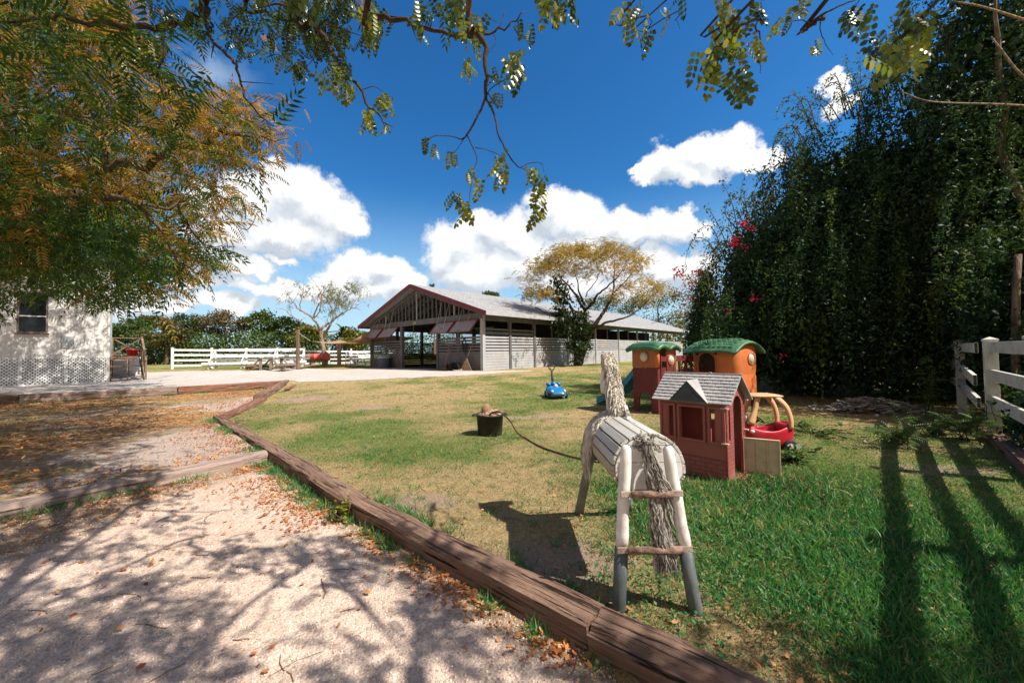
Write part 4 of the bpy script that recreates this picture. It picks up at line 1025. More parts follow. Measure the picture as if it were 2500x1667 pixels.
nt_.limb([up_]+pl((120, 560, 11), (260, 590, 12), (380, 560, 12.5), (470, 480, 12)), .12, .02)
nt_.limb([up_]+pl((60, 640, 9.5), (150, 690, 9.4), (230, 730, 9)), .08, .012)
nt_.limb(pl((340, 500, 5.1), (400, 570, 5.3), (430, 640, 5.5), (440, 700, 5.7)), .03, .006)
nt_.limb(pl((430, 420, 8.5), (510, 450, 8.3), (545, 520, 8.0), (600, 560, 7.8), (632, 510, 7.8)), .025, .004)
nt_.limb(pl((436, 496, 5.2), (470, 570, 6), (510, 600, 7), (575, 602, 7)), .02, .004)
POLY_N = [(-250, -160), (330, -160), (330, -20), (322, 40), (350, 80), (390, 100), (380, 180), (428, 192), (497, 208), (600, 205), (640, 240), (694, 268), (706, 325), (672, 385), (600, 420), (505, 392), (470, 400), (500, 432), (570, 452), (630, 512), (560, 520), (530, 552), (495, 597), (578, 602), (540, 660), (455, 682), (452, 738), (380, 745), (314, 735), (262, 762), (225, 765), (170, 705), (105, 725), (38, 745), (-250, 800)]
def spray(tree, poly, n, Ylo, Yhi, tpl, fl, per, seed, pw=1., spread=.55, thr=.0):
    """twig ends inside an outline; each carries a fan of compound leaves"""
    g = np.random.default_rng(seed); xs_ = [p[0] for p in poly]; ys__ = [p[1] for p in poly]
    px = g.uniform(min(xs_), max(xs_), n*4); py = g.uniform(min(ys__), max(ys__), n*4)
    k = in_poly(px, py, poly) & (fbm(px/70., py/70., seed, 3) > thr); px, py = px[k][:n], py[k][:n]
    Y = Ylo+(Yhi-Ylo)*g.random(len(px))**pw
    c = PN(px, py, Y)
    pos = np.repeat(c, per, 0); m_ = len(pos); d = rdir(m_, g); d[:, 2] = d[:, 2]*.6-.15; d[:, 0] += .25
    pos = pos+g.normal(size=(m_, 3))*spread*np.array([.35, .35, .22])
    return px, py, c, pos, unit(d), fl*(.6+.7*g.random(m_))
for (n, a, b, fl, per, seed, spd) in ((540, 5.4, 8.8, .34, 9, 5, .8), (520, 8.8, 14.0, .46, 9, 6, 1.1), (170, 4.0, 5.5, .30, 8, 8, .7), (210, 13.8, 17.0, .55, 10, 9, 1.3)):
    poly = POLY_N if seed in (5, 6) else [(-250, 200), (300, 250), (560, 430), (575, 600), (520, 670), (440, 735), (250, 745), (-250, 780)] if seed == 9 else [(-250, 380), (120, 430), (300, 520), (330, 640), (260, 730), (100, 700), (-250, 760)]
    px, py, c, pos, d, s = spray(nt_, poly, n, a, b, FR_N, fl, per, seed, spread=spd, thr=.36 if seed != 8 else .32)
    # keep the leaf fans inside the outline of the crown
    v = (pos-np.array([0, 0, HC])) @ np.array(CAMM); qx = 1250+F*v[:, 0]/-v[:, 2]; qy = 833.5-F*v[:, 1]/-v[:, 2]
    k = in_poly(qx, qy, POLY_N); fuzz = rng.random(len(k)) < .10
    k |= fuzz & (poly_dist(qx, qy, POLY_N) < 26)
    orange = np.clip(.10+.60*(qx/640)+.34*(1-qy/560)-.55*ss(430, 640, qy), .08, .90)+1.9*(fbm(qx/75., qy/75., 77, 4)-.5)
    k &= ~((qy > 600) & (qx < 270) & (rng.random(len(k)) < .62*ss(600, 690, qy)))
    io = rng.random(len(k)) < orange
    for sel, mat in ((k & ~io, M_ng), (k & io, M_no)):
        al = rng.random(sel.sum()) < .5; P1, D1, S1_ = pos[sel], d[sel], s[sel]*(.55+.75*rng.random(sel.sum()))
        nt_.leaves([fronds(FR_N, P1[al], D1[al], S1_[al], .9), fronds(FR_N2, P1[~al], D1[~al], S1_[~al], .9)], mat)
    if seed != 8:
        for q in c[::3]: nt_.twig(q, .003, .018, .06, 4)
for poly_s, n_s, sd_ in (([(-400, 955), (620, 975), (560, 1040), (250, 1075), (-400, 1090)], 480, 15), ([(-400, 1085), (330, 1085), (480, 1110), (260, 1180), (-400, 1240)], 420, 16)):
    q = target(poly_s, n_s, .0, sd_, .46, 3.8, 8.5); w_ = (q-np.array([0, 0, HC])) @ np.array(CAMM); ux = 1250+F*w_[:, 0]/-w_[:, 2]; uy = 833.5-F*w_[:, 1]/-w_[:, 2]
    q = q[(in_poly(ux, uy, POLY_N)) | (ux < -40) | (uy < -40)]; q = np.repeat(q, 5, 0)+rng.normal(size=(len(q)*5, 3))*.3; dq = rdir(len(q)); dq[:, 2] -= .15
    nt_.leaves(fronds(FR_N, q, dq, .32*(.6+.7*rng.random(len(q)))), M_no if sd_ == 15 else M_ng)
nt_.wood(M_bark)

# ------------------------------------------------------------------ overhanging tree whose branches hang into the top of the picture
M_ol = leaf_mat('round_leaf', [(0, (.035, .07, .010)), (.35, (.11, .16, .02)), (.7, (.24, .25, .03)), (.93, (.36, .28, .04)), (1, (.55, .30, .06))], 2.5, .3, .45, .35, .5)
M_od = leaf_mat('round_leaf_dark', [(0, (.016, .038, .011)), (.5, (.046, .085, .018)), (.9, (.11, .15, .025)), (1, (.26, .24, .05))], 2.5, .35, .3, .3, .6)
ob = Vector((3.6, -3.0, gz(3.6, -3.0)))
ot = Tree('shade_tree', 'overhanging shade tree whose dark branches and oval leaves cross the top', ob)
cr = Vector((2.9, -1.9, 3.4))
ot.limb([ob-Vector((0, 0, .2)), ob+Vector((-.1, .2, 1.6)), cr], .24, .17, 10)
def branch(start, pts, r0, r1, n=6):
    ot.limb([start]+pts, r0, r1, n, .006)
hub1 = Vector((.6, .3, 4.6)); hub2 = Vector((-.3, 1.6, 4.6)); hub3 = Vector((3.1, .2, 4.6))
ot.limb([cr, Vector((1.8, -.8, 4.3)), hub1, hub2], .10, .03, 8); ot.limb([cr, Vector((3.1, -.9, 4.2)), hub3], .13, .05, 8)
B1 = pl((509, -10, 3.7), (497, 23, 3.7), (459, 50, 3.7), (402, 65, 3.7), (333, 59, 3.7), (230, 57, 3.8), (168, 48, 3.9), (88, 44, 4.0), (-30, 60, 4.1))
branch(hub2, B1, .045, .012)
branch(B1[1], pl((513, 92, 3.6), (566, 145, 3.5), (580, 170, 3.5), (589, 207, 3.5), (600, 240, 3.4), (640, 285, 3.4), (668, 308, 3.4)), .018, .004)
branch(P(575, 150, 3.5), pl((590, 153, 3.5),), .005, .003); branch(P(588, 200, 3.5), pl((625, 202, 3.5), (668, 206, 3.5)), .005, .002); branch(P(523, 108, 3.6), pl((518, 128, 3.6), (516, 142, 3.6)), .005, .003)
branch(B1[3], pl((398, 90, 3.7), (402, 130, 3.7), (388, 165, 3.7), (385, 190, 3.7), (400, 225, 3.7), (435, 262, 3.7)), .014, .003)
branch(P(400, 125, 3.7), pl((415, 143, 3.7), (440, 146, 3.7)), .005, .002)
B4 = pl((600, -10, 3.6), (651, 31, 3.6), (710, 58, 3.6), (765, 80, 3.6), (800, 104, 3.6)); branch(hub2, B4, .022, .006)
B5 = pl((742, -10, 3.0), (765, 50, 3.0), (799, 103, 3.0), (845, 172, 3.0), (891, 237, 3.0), (920, 280, 3.0), (960, 310, 3.0)); branch(hub1, B5, .03, .003)
branch(B5[1], pl((690, 12, 3.0), (640, 18, 3.0)), .01, .004); branch(P(770, 60, 3), pl((772, 110, 3.0), (770, 135, 3.0), (745, 168, 3.0)), .006, .002)
branch(P(800, 104, 3), pl((830, 118, 3.0), (858, 118, 3.0)), .005, .002); branch(P(880, 222, 3), pl((915, 212, 3.0), (950, 238, 3.0)), .004, .0015)
branch(P(765, 50, 3), pl((830, 70, 3.0), (900, 95, 3.1)), .006, .002)
branch(P(600, 20, 3.6), pl((560, 60, 3.6), (600, 110, 3.6), (660, 130, 3.6)), .008, .003)
B6 = pl((906, -15, 2.5), (937, 38, 2.5), (994, 50, 2.5), (1059, 80, 2.5), (1136, 92, 2.5), (1205, 80, 2.5), (1250, 54, 2.5), (1281, 29, 2.5)); branch(hub1, B6, .022, .003)
branch(P(945, 40, 2.5), pl((1010, 45, 2.5), (1085, 36, 2.5)), .006, .002); branch(P(1000, 50, 2.5), pl((1010, 78, 2.5), (1020, 101, 2.5)), .004, .002)
branch(P(1205, 80, 2.5), pl((1222, 60, 2.5), (1232, 28, 2.5)), .005, .002); branch(P(1205, 80, 2.5), pl((1210, 105, 2.5), (1190, 132, 2.5)), .003, .0015)
B7 = pl((1150, -15, 1.95), (1170, 69, 1.95), (1191, 165, 1.95), (1186, 237, 1.95)); branch(hub1, B7, .020, .0085)
b7a = pl((1174, 268, 1.95), (1140, 329, 1.95), (1128, 341, 1.95)); branch(B7[-1], b7a, .0075, .004)
branch(b7a[-1], pl((1100, 333, 1.95), (1059, 333, 1.96), (1030, 352, 1.96)), .0032, .0012); branch(b7a[1], pl((1163, 383, 1.95), (1155, 425, 1.95), (1147, 478, 1.95), (1138, 540, 1.95)), .0032, .001)
branch(b7a[1], pl((1115, 365, 1.95), (1100, 380, 1.95)), .002, .001); branch(P(1160, 360, 1.95), pl((1195, 368, 1.95), (1228, 386, 1.95), (1236, 410, 1.95)), .0022, .001)
b7b = pl((1189, 245, 1.95), (1206, 280, 1.95), (1216, 325, 1.95), (1232, 362, 1.95), (1252, 394, 1.95), (1270, 410, 1.95)); branch(B7[-1], b7b, .006, .003)
branch(b7b[-1], pl((1295, 398, 1.95), (1322, 400, 1.95), (1328, 420, 1.95)), .0022, .001); branch(b7b[-1], pl((1285, 417, 1.95), (1298, 440, 1.95), (1310, 500, 1.95), (1318, 548, 1.95)), .0022, .0008)
branch(B7[-1], pl((1200, 215, 1.95), (1235, 192, 1.95), (1262, 150, 1.95), (1268, 128, 1.95)), .003, .001); branch(B7[1], pl((1150, 50, 1.95), (1190, 46, 1.95), (1215, 55, 1.95)), .003, .001)
B8 = pl((2030, -10, 2.3), (2010, 35, 2.3), (1985, 64, 2.3), (1960, 80, 2.3), (1944, 87, 2.3)); branch(hub3, B8, .018, .003)
branch(P(2002, 48, 2.3), pl((2004, 80, 2.3), (2020, 115, 2.3), (2034, 136, 2.3)), .004, .001); branch(P(1985, 64, 2.3), pl((1960, 50, 2.3), (1930, 52, 2.3), (1900, 55, 2.3)), .004, .0015); branch(B8[1], pl((2050, 15, 2.3), (2090, 0, 2.3)), .006, .003)
branch(hub3, pl((1590, -40, 2.0), (1589, 40, 2.0), (1575, 112, 2.0)), .008, .001); branch(hub3, pl((1805, -20, 1.7), (1806, 40, 1.7), (1805, 85, 1.7)), .008, .0012)
branch(hub3, pl((1850, -20, 1.6), (1853, 40, 1.6), (1850, 110, 1.6), (1856, 180, 1.6)), .008, .001); branch(hub3, pl((1640, -20, 2.0), (1650, 30, 2.0), (1660, 72, 2.0)), .006, .001)
branch(hub3, pl((2300, -20, 1.4), (2262, 40, 1.4), (2235, 90, 1.4), (2180, 150, 1.4)), .008, .001)
branch(hub1, pl((1370, -30, 1.9), (1365, 0, 1.9), (1372, 30, 1.9)), .006, .001)
# hanging leaves: (px, py, distance, fronds, spread in px, frond length, dark?)
CL = [(1300, 430, 1.95, 3, 14, .10, 0), (1318, 470, 1.95, 4, 16, .12, 0), (1316, 520, 1.95, 3, 10, .10, 0), (1212, 400, 1.95, 3, 14, .10, 0), (1226, 430, 1.95, 3, 14, .10, 0), (1147, 440, 1.95, 3, 20, .11, 0), (1115, 490, 1.95, 3, 22, .11, 1), (1140, 520, 1.95, 3, 12, .11, 0), (1050, 350, 1.95, 3, 14, .10, 1), (1105, 385, 1.95, 2, 8, .07, 0), (1058, 375, 1.95, 1, 5, .06, 0),
      (1245, 150, 1.95, 4, 22, .13, 0), (1258, 195, 1.95, 3, 16, .12, 1), (1215, 190, 1.95, 3, 18, .09, 1), (1145, 155, 1.95, 3, 16, .10, 0), (1150, 75, 2.1, 4, 28, .11, 0), (1180, 60, 2.1, 3, 25, .11, 1), (1160, 105, 2.1, 2, 8, .09, 0), (1265, 70, 2.5, 2, 10, .10, 1), (1288, 85, 2.5, 2, 10, .10, 1), (1210, 245, 1.95, 3, 12, .08, 1),
      (1030, 30, 2.3, 5, 34, .14, 1), (1085, 40, 2.3, 4, 30, .14, 1), (1110, 15, 2.3, 4, 26, .14, 1), (1030, 75, 2.5, 2, 10, .10, 0), (1370, 25, 1.9, 5, 24, .11, 0), (1340, 10, 1.9, 4, 20, .11, 0), (1395, 20, 1.9, 3, 18, .11, 1),
      (820, 190, 3.0, 8, 32, .16, 0), (850, 215, 3.0, 7, 26, .15, 0), (835, 165, 3.0, 6, 26, .14, 1), (900, 280, 3.0, 5, 14, .13, 0), (905, 305, 3.0, 3, 10, .12, 1), (945, 250, 3.0, 5, 14, .13, 0), (940, 315, 3.0, 2, 8, .08, 0), (735, 165, 3.0, 4, 14, .12, 1), (725, 185, 3.0, 3, 10, .10, 1), (685, 150, 3.4, 3, 16, .11, 0), (905, 35, 2.8, 6, 34, .15, 0), (890, 60, 2.8, 6, 30, .15, 0)]
for i in range(46): CL.append((random.uniform(690, 920), random.uniform(-10, 135), 3.2, 4, 30, .12, 1))
for i in range(16): CL.append((random.uniform(560, 680), random.uniform(0, 125), 3.6, 3, 26, .12, 1))
for i in range(9): CL.append((random.uniform(370, 560), random.uniform(-5, 80), 3.7, 3, 28, .13, 1))
CL += [(330, 130, 3.9, 5, 40, .2, 0), (385, 125, 3.9, 5, 26, .18, 0)]
CL += [(1548, 30, 2.0, 5, 24, .13, 0), (1558, 75, 2.0, 4, 20, .13, 0), (1570, 95, 2.0, 2, 14, .11, 1), (1630, 35, 2.0, 3, 14, .11, 0), (1660, 5, 2.0, 2, 14, .11, 1), (1770, 20, 1.7, 5, 26, .12, 0), (1790, 60, 1.7, 5, 24, .12, 0), (1768, 90, 1.7, 4, 24, .13, 0), (1760, 140, 1.65, 6, 30, .13, 1), (1735, 170, 1.65, 5, 30, .13, 0), (1800, 130, 1.65, 5, 30, .12, 0), (1800, 190, 1.65, 5, 26, .12, 1), (1785, 225, 1.65, 3, 14, .11, 1), (1850, 120, 1.6, 4, 16, .10, 0), (1850, 20, 1.6, 4, 24, .12, 1),
       (1890, 70, 2.3, 2, 8, .10, 0), (1925, 58, 2.3, 2, 10, .09, 1), (2070, 40, 2.0, 5, 26, .13, 1), (2100, 40, 2.0, 4, 24, .13, 1), (1950, 20, 2.0, 4, 24, .12, 0), (1992, 118, 2.3, 2, 10, .09, 0), (2140, 95, 1.5, 4, 26, .12, 1), (2180, 140, 1.4, 6, 34, .13, 0), (2235, 70, 1.4, 7, 34, .13, 0), (2245, 115, 1.4, 5, 26, .12, 0), (2165, 170, 1.4, 3, 20, .12, 1), (2210, 20, 1.6, 4, 34, .13, 1)]
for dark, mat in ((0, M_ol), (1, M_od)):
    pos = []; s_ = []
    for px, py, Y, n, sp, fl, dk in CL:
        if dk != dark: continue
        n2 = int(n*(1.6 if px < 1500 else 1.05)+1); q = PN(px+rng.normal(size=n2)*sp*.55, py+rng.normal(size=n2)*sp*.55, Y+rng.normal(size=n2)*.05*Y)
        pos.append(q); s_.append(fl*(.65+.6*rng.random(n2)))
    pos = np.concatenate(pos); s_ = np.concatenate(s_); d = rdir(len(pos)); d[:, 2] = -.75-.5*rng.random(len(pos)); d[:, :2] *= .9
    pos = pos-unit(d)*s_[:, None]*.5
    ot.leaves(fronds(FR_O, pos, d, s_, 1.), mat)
# the rest of the crown: above and behind the camera, shading the gravel and the near timbers
tg = []
tg.append(target([(-500, 1330), (120, 1310), (420, 1400), (620, 1480), (860, 1560), (960, 1760), (-500, 1760)], 400, -.1, 3, .49))
tg.append(target([(-600, 1120), (60, 1110), (380, 1180), (420, 1290), (250, 1360), (-600, 1400)], 620, -.1, 4, .42))
tg.append(target([(960, 1380), (1180, 1420), (1260, 1560), (1250, 1740), (900, 1740), (1000, 1520)], 110, -.13, 5, .52))
tg.append(target([(1380, 1600), (1700, 1520), (1960, 1560), (2500, 1640), (2500, 1800), (1380, 1800)], 90, .0, 6, .46))
tg.append(target([(500, 1310), (900, 1300), (1000, 1400), (650, 1420)], 60, -.13, 7, .55))
tg.append(target([(950, 1290), (1400, 1520), (1600, 1667), (1400, 1640), (1000, 1370)], 60, .05, 12, .5))
tg = np.concatenate(tg)
v = (tg-np.array([0, 0, HC])) @ np.array(CAMM); inf = (v[:, 2] < 0); qx = 1250+F*v[:, 0]/np.where(inf, -v[:, 2], 1); qy = 833.5-F*v[:, 1]/np.where(inf, -v[:, 2], 1)
tg = tg[~(inf & (qy > -60) & (qx > -150) & (qx < 2650))]
pos = np.repeat(tg, 5, 0); pos = pos+rng.normal(size=pos.shape)*.10; d = rdir(len(pos)); d[:, 2] -= .4
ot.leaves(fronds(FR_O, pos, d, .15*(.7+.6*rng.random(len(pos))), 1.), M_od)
for q in tg[::4]: ot.twig(q, .002, .008, .02, 4)
lb = [G(760, 1380, -.13), G(640, 1455, -.13), G(520, 1560, -.13), G(380, 1680, -.13)]
ot.limb([q+Vector(SUN/SUN.z)*4.3 for q in lb], .014, .022, 6)
ot.wood(M_dbark)
# ------------------------------------------------------------------ dark vine covered trees on the right
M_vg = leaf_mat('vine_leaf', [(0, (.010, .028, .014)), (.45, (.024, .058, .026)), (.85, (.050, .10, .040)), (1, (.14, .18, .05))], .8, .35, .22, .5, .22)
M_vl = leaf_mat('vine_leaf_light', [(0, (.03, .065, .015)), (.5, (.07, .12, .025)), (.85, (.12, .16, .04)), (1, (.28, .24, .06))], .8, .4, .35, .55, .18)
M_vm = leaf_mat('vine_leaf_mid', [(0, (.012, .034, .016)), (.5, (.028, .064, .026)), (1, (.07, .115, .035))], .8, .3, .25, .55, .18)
M_pk = leaf_mat('pink_bract', [(0, (.42, .008, .05)), (.5, (.62, .02, .09)), (1, (.70, .06, .12))], 2, .3, .35, .5, .2, (1, .6, .8))
VLEAF = (LEAF*np.array([.68, 1, 1]), LEAFF)
def drape(c, r, n, ln, ls, m_=26, seed=1, zmin=.1, face=None):
    """hanging strands of leaves over a rounded mass"""
    g = np.random.default_rng(seed); nb = max(12, n//7); db = rdir(nb, g); db[:, 2] = np.abs(db[:, 2])*.95-.25
    d = db[g.integers(0, nb, n)]+.075*g.normal(size=(n, 3)); d = unit(d)
    lump = .80+.40*fbm(np.arctan2(d[:, 1], d[:, 0])*1.6+9, d[:, 2]*3, seed, 3)
    st = np.array(c)+d*np.array(r)*lump[:, None]
    L = ln*(.25+1.25*g.random(n)**1.6); t = np.linspace(0, 1, m_)
    out = d.copy(); out[:, 2] = 0
    P_ = st[:, None, :]+out[:, None, :]*(.40*np.sqrt(t)[None, :, None]*L[:, None, None]*.5)
    P_ = P_+np.array([0, 0, -1.])*(t**1.35)[None, :, None]*L[:, None, None]
    ph = g.random((n, 3))*6.28
    P_ = P_+.07*np.sin(t[None, :, None]*7+ph[:, None, :])
    P_ = P_+g.normal(size=P_.shape)*.055
    P_ = P_.reshape(-1, 3); P_ = P_[P_[:, 2] > zmin]
    k = len(P_); dd = rdir(k, g); dd[:, 2] -= .7
    return fronds(VLEAF, P_, dd, ls*(.45+1.0*g.random(k)), 1.)
def filler(c, r, n, ls, seed):
    g = np.random.default_rng(seed); d = rdir(n, g); p = np.array(c)+d*np.array(r)*(g.random(n)**.45*.88)[:, None]; p = p[p[:, 2] > .05]
    return single(p, rdir(len(p), g), ls*(.6+.8*g.random(len(p))))
def vine_tree(name, label, base, c, r, n, ln, ls, seed, stems, group=None, bark=None, light=.12):
    T = Tree(name, label, Vector((base[0], base[1], gz(*base))), 'tree', group)
    for q in stems:
        T.limb([Vector(T.b)+Vector((random.uniform(-.2, .2), random.uniform(-.2, .2), -.1))]+[Vector(p) for p in q], .14, .02, 7)
    T.wood(bark or M_bark)
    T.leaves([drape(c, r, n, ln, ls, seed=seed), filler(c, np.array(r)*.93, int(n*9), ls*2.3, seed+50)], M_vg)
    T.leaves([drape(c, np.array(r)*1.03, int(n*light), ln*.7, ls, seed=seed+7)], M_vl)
    return T
def shoot(pts, n, ls, seed, w=.05):
    g = np.random.default_rng(seed); q = bez(pts); q = np.array(q); t = np.linspace(0, len(q)-1.001, n); i = t.astype(int); fr = (t-i)[:, None]
    p = q[i]*(1-fr)+q[i+1]*fr+g.normal(size=(n, 3))*w; d = rdir(n, g); d[:, 2] -= .2
    return fronds(VLEAF, p, d, ls*(.6+.7*g.random(n)), 1.)
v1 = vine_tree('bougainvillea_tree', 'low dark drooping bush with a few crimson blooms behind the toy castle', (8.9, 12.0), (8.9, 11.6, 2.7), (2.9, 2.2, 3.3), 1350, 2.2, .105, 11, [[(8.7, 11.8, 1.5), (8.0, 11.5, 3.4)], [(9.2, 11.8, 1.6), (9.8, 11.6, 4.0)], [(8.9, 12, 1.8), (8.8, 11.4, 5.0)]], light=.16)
sh_ = [([(1810, 640), (1789, 502), (1755, 434)], 90), ([(1800, 660), (1755, 553), (1725, 502)], 80), ([(1830, 600), (1820, 500), (1815, 459)], 70), ([(1760, 640), (1730, 600), (1712, 640)], 60), ([(1790, 600), (1760, 590), (1722, 640), (1700, 690)], 90), ([(1850, 560), (1840, 500), (1850, 470)], 70), ([(1800, 560), (1770, 520), (1790, 470)], 60)]
v1.leaves([shoot([P(x_, y_, 11.2) for x_, y_ in q], n, .10, 100+i, .055) for i, (q, n) in enumerate(sh_)], M_vl)
def stems(T, sh, Y):
    for q, n in sh:
        k = bez([P(x_, y_, Y)-Vector(T.b) for x_, y_ in q]); mm = MB(); mm.tube(k, list(np.linspace(.016, .004, len(k))), 4); mm.build('shoot_stem', M_bark, T.root, True)
stems(v1, sh_, 11.2)
fl = []
for px, py, n in ((1812, 545, 26), (1795, 585, 34), (1786, 600, 26), (1815, 600, 14), (1820, 540, 10), (1832, 560, 8), (1845, 728, 16), (1780, 760, 8), (1905, 870, 6)):
    c_ = PN(px+rng.normal(size=n)*5, py+rng.normal(size=n)*4, np.full(n, 10.4 if py < 700 else 9.4)); fl.append(single(c_, rdir(n), .085*(.7+.5*rng.random(n))))
[v1.leaves(q, M_pk, 'flower_cluster') for q in fl]
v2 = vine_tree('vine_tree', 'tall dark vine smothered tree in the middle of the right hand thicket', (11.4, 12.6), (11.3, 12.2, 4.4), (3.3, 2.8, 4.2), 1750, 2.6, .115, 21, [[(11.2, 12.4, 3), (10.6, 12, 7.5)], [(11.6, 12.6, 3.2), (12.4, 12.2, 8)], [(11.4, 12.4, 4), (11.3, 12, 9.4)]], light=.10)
sh_ = [([(2040, 330), (2010, 264), (1976, 213)], 90), ([(2100, 320), (2087, 238), (2061, 136)], 110), ([(2120, 330), (2104, 238), (2099, 132)], 130), ([(2150, 320), (2140, 230), (2138, 160)], 90), ([(2225, 330), (2223, 238), (2219, 123)], 130), ([(2010, 330), (1960, 290), (1917, 272)], 90), ([(1930, 400), (1891, 408), (1883, 502)], 90), ([(2180, 330), (2165, 260), (2168, 200)], 70), ([(1990, 350), (1975, 300), (1950, 250)], 80), ([(1960, 420), (1925, 380), (1912, 330)], 80)]
v2.leaves([shoot([P(x_, y_, 11.6) for x_, y_ in q], n, .11, 140+i, .06) for i, (q, n) in enumerate(sh_)], M_vl)
stems(v2, sh_, 11.6)
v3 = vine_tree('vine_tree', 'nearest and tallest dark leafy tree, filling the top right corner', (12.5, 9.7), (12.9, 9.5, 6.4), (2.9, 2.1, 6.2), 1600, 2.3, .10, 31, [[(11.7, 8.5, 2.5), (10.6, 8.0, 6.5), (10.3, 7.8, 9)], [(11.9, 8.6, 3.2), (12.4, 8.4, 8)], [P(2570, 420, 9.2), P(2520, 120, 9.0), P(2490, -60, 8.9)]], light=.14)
v9 = vine_tree('thicket_shrub', 'dark shrub as tall as the fence pole behind the near right fence', (10.3, 6.9), (10.3, 6.9, 1.8), (1.6, 1.7, 2.3), 520, 1.2, .09, 81, [[(10.3, 6.9, 2.2)]])
mb_ = MB()
for q, r_ in (([(2560, 262, 7.6), (2440, 255, 7.4), (2330, 252, 7.2), (2260, 246, 7.1), (2200, 224, 7.0)], .022), ([(2560, 70, 7.6), (2460, 36, 7.4), (2390, 15, 7.2), (2330, 4, 7.1)], .03), ([(2560, 230, 7.8), (2490, 180, 7.6), (2450, 130, 7.5), (2420, 90, 7.4)], .028)):
    q = bez([Vector(P(*a))-Vector(v3.b) for a in q]); mb_.tube(q, list(np.linspace(r_, r_*.4, len(q))), 6)
mb_.build('bare_branch', M_pbark, v3.root, True)
v4 = vine_tree('thicket_shrub', 'dark tangled shrub behind the broken rails of the right hand fence', (12.2, 10.6), (12.0, 10.4, 1.2), (3.6, 1.9, 2.0), 600, 1.4, .09, 41, [[(11.8, 10.4, 1.0), (11.2, 10.2, 2.2)]])
v5 = vine_tree('vine_tree', 'far dark tree closing the gap behind the vine thicket', (15.5, 16.5), (15.5, 16.5, 4.0), (4.5, 3, 4.6), 900, 2.4, .17, 51, [[(15.5, 16.5, 4)]])
v6 = vine_tree('thicket_shrub', 'low shaded shrub growing just outside the near right fence', (8.9, 5.6), (8.7, 5.3, .55), (.75, 1.1, .75), 260, .6, .07, 61, [[(8.8, 5.4, .6)]])
v7 = vine_tree('thicket_shrub', 'shaded shrub against the near right fence beside the frame edge', (6.9, 3.6), (7.1, 3.6, .55), (.95, 1.6, .85), 360, .5, .07, 71, [[(6.8, 3.4, .5)]])
# drooping arcs that break up the outline, and long hanging streamers over the face of the thicket
rs = random.Random(44); arcs = []
for i, (ox, oy, Y) in enumerate([(1716, 700, 10.6), (1735, 610, 11), (1790, 530, 11), (1850, 480, 11.2), (1900, 415, 11.4), (1915, 335, 11.6), (1960, 285, 11.6), (2010, 245, 11.6), (2060, 225, 11.6), (2120, 210, 11.6), (2180, 215, 11.2), (2250, 190, 9.8), (2290, 120, 9.4), (2320, 50, 9.2), (2270, 260, 9.6)]):
    for k in range(3):
        x0, y0 = ox+rs.uniform(20, 70), oy+rs.uniform(20, 70); w_ = rs.uniform(25, 75); u_ = rs.uniform(15, 70)
        arcs.append((i, [P(x0, y0, Y), P(x0-w_*.5, y0-u_-30, Y), P(x0-w_, y0-u_-20, Y), P(x0-w_*1.25, y0-u_+rs.uniform(15, 80), Y)]))
for T, sel in ((v1, range(0, 4)), (v2, range(4, 11)), (v3, range(11, 15))):
    pt_ = []; mm = MB()
    for j, (i, q) in enumerate(arcs):
        if i in sel:
            pt_.append(shoot(q, 64, .10, 500+j, .05)); kk = bez([p-Vector(T.b) for p in q]); mm.tube(kk, list(np.linspace(.016, .004, len(kk))), 4)
    T.leaves(pt_, M_vl if T is not v3 else M_vg); mm.build('shoot_stem', M_bark, T.root, True)
for T, (xa, xb, ya, yb), Y, n in ((v1, (1720, 1960, 520, 780), 9.2, 26), (v2, (1930, 2260, 330, 700), 9.0, 34), (v3, (2270, 2520, 200, 640), 7.3, 26)):
    pl_ = []; pd_ = []
    for j in range(n):
        x0, y0 = rs.uniform(xa, xb), rs.uniform(ya, yb); y0 = max(y0, 900-1.0*(x0-1600)) if T is v1 else y0; L_ = rs.uniform(60, 190); yy = Y+rs.uniform(-.2, .5); sw = rs.uniform(-25, 10)
        q = shoot([P(x0+14, y0-14, yy+.5), P(x0, y0, yy), P(x0+sw*.5, y0+L_*.5, yy-.1), P(x0+sw, y0+L_, yy-.1)], int(.75*L_), .085, 700+j, .045)
        (pl_ if j % 7 < 1 else pd_).append(q)
    T.leaves(pl_, M_vl); T.leaves(pd_, M_vm)
# the separate bougainvillea arching in from the right of the barn
v8 = Tree('bougainvillea', 'orange leaved bougainvillea with pink blooms arching above the toy castle roofs', Vector((8.6, 16.4, gz(8.6, 16.4))), 'shrub')
for q in ([(1745, 820), (1720, 740), (1700, 690), (1655, 668)], [(1745, 800), (1700, 770), (1640, 780), (1590, 790)], [(1750, 800), (1730, 720), (1712, 665)], [(1745, 790), (1705, 735), (1670, 720)]):
    v8.limb([Vector(v8.b)]+[P(x_, y_, 16) for x_, y_ in q], .05, .008, 5)
v8.wood(M_bark)
n = 1500; a_ = rng.random(n)*6.28; rr = np.sqrt(rng.random(n)); px = 1700+62*rr*np.cos(a_); py = 722+66*rr*np.sin(a_); k = fbm(px/20., py/20., 7, 3) > .42; px, py = px[k], py[k]
M_bo = leaf_mat('bougainvillea_leaf', [(0, (.06, .10, .02)), (.4, (.20, .15, .03)), (.8, (.36, .17, .06)), (1, (.40, .10, .06))], .8, .4, .35)
c_ = PN(px, py, 16+rng.normal(size=len(px))*.5); v8.leaves(single(c_, rdir(len(c_)), .12*(.6+.6*rng.random(len(c_)))), M_bo)
fl = []
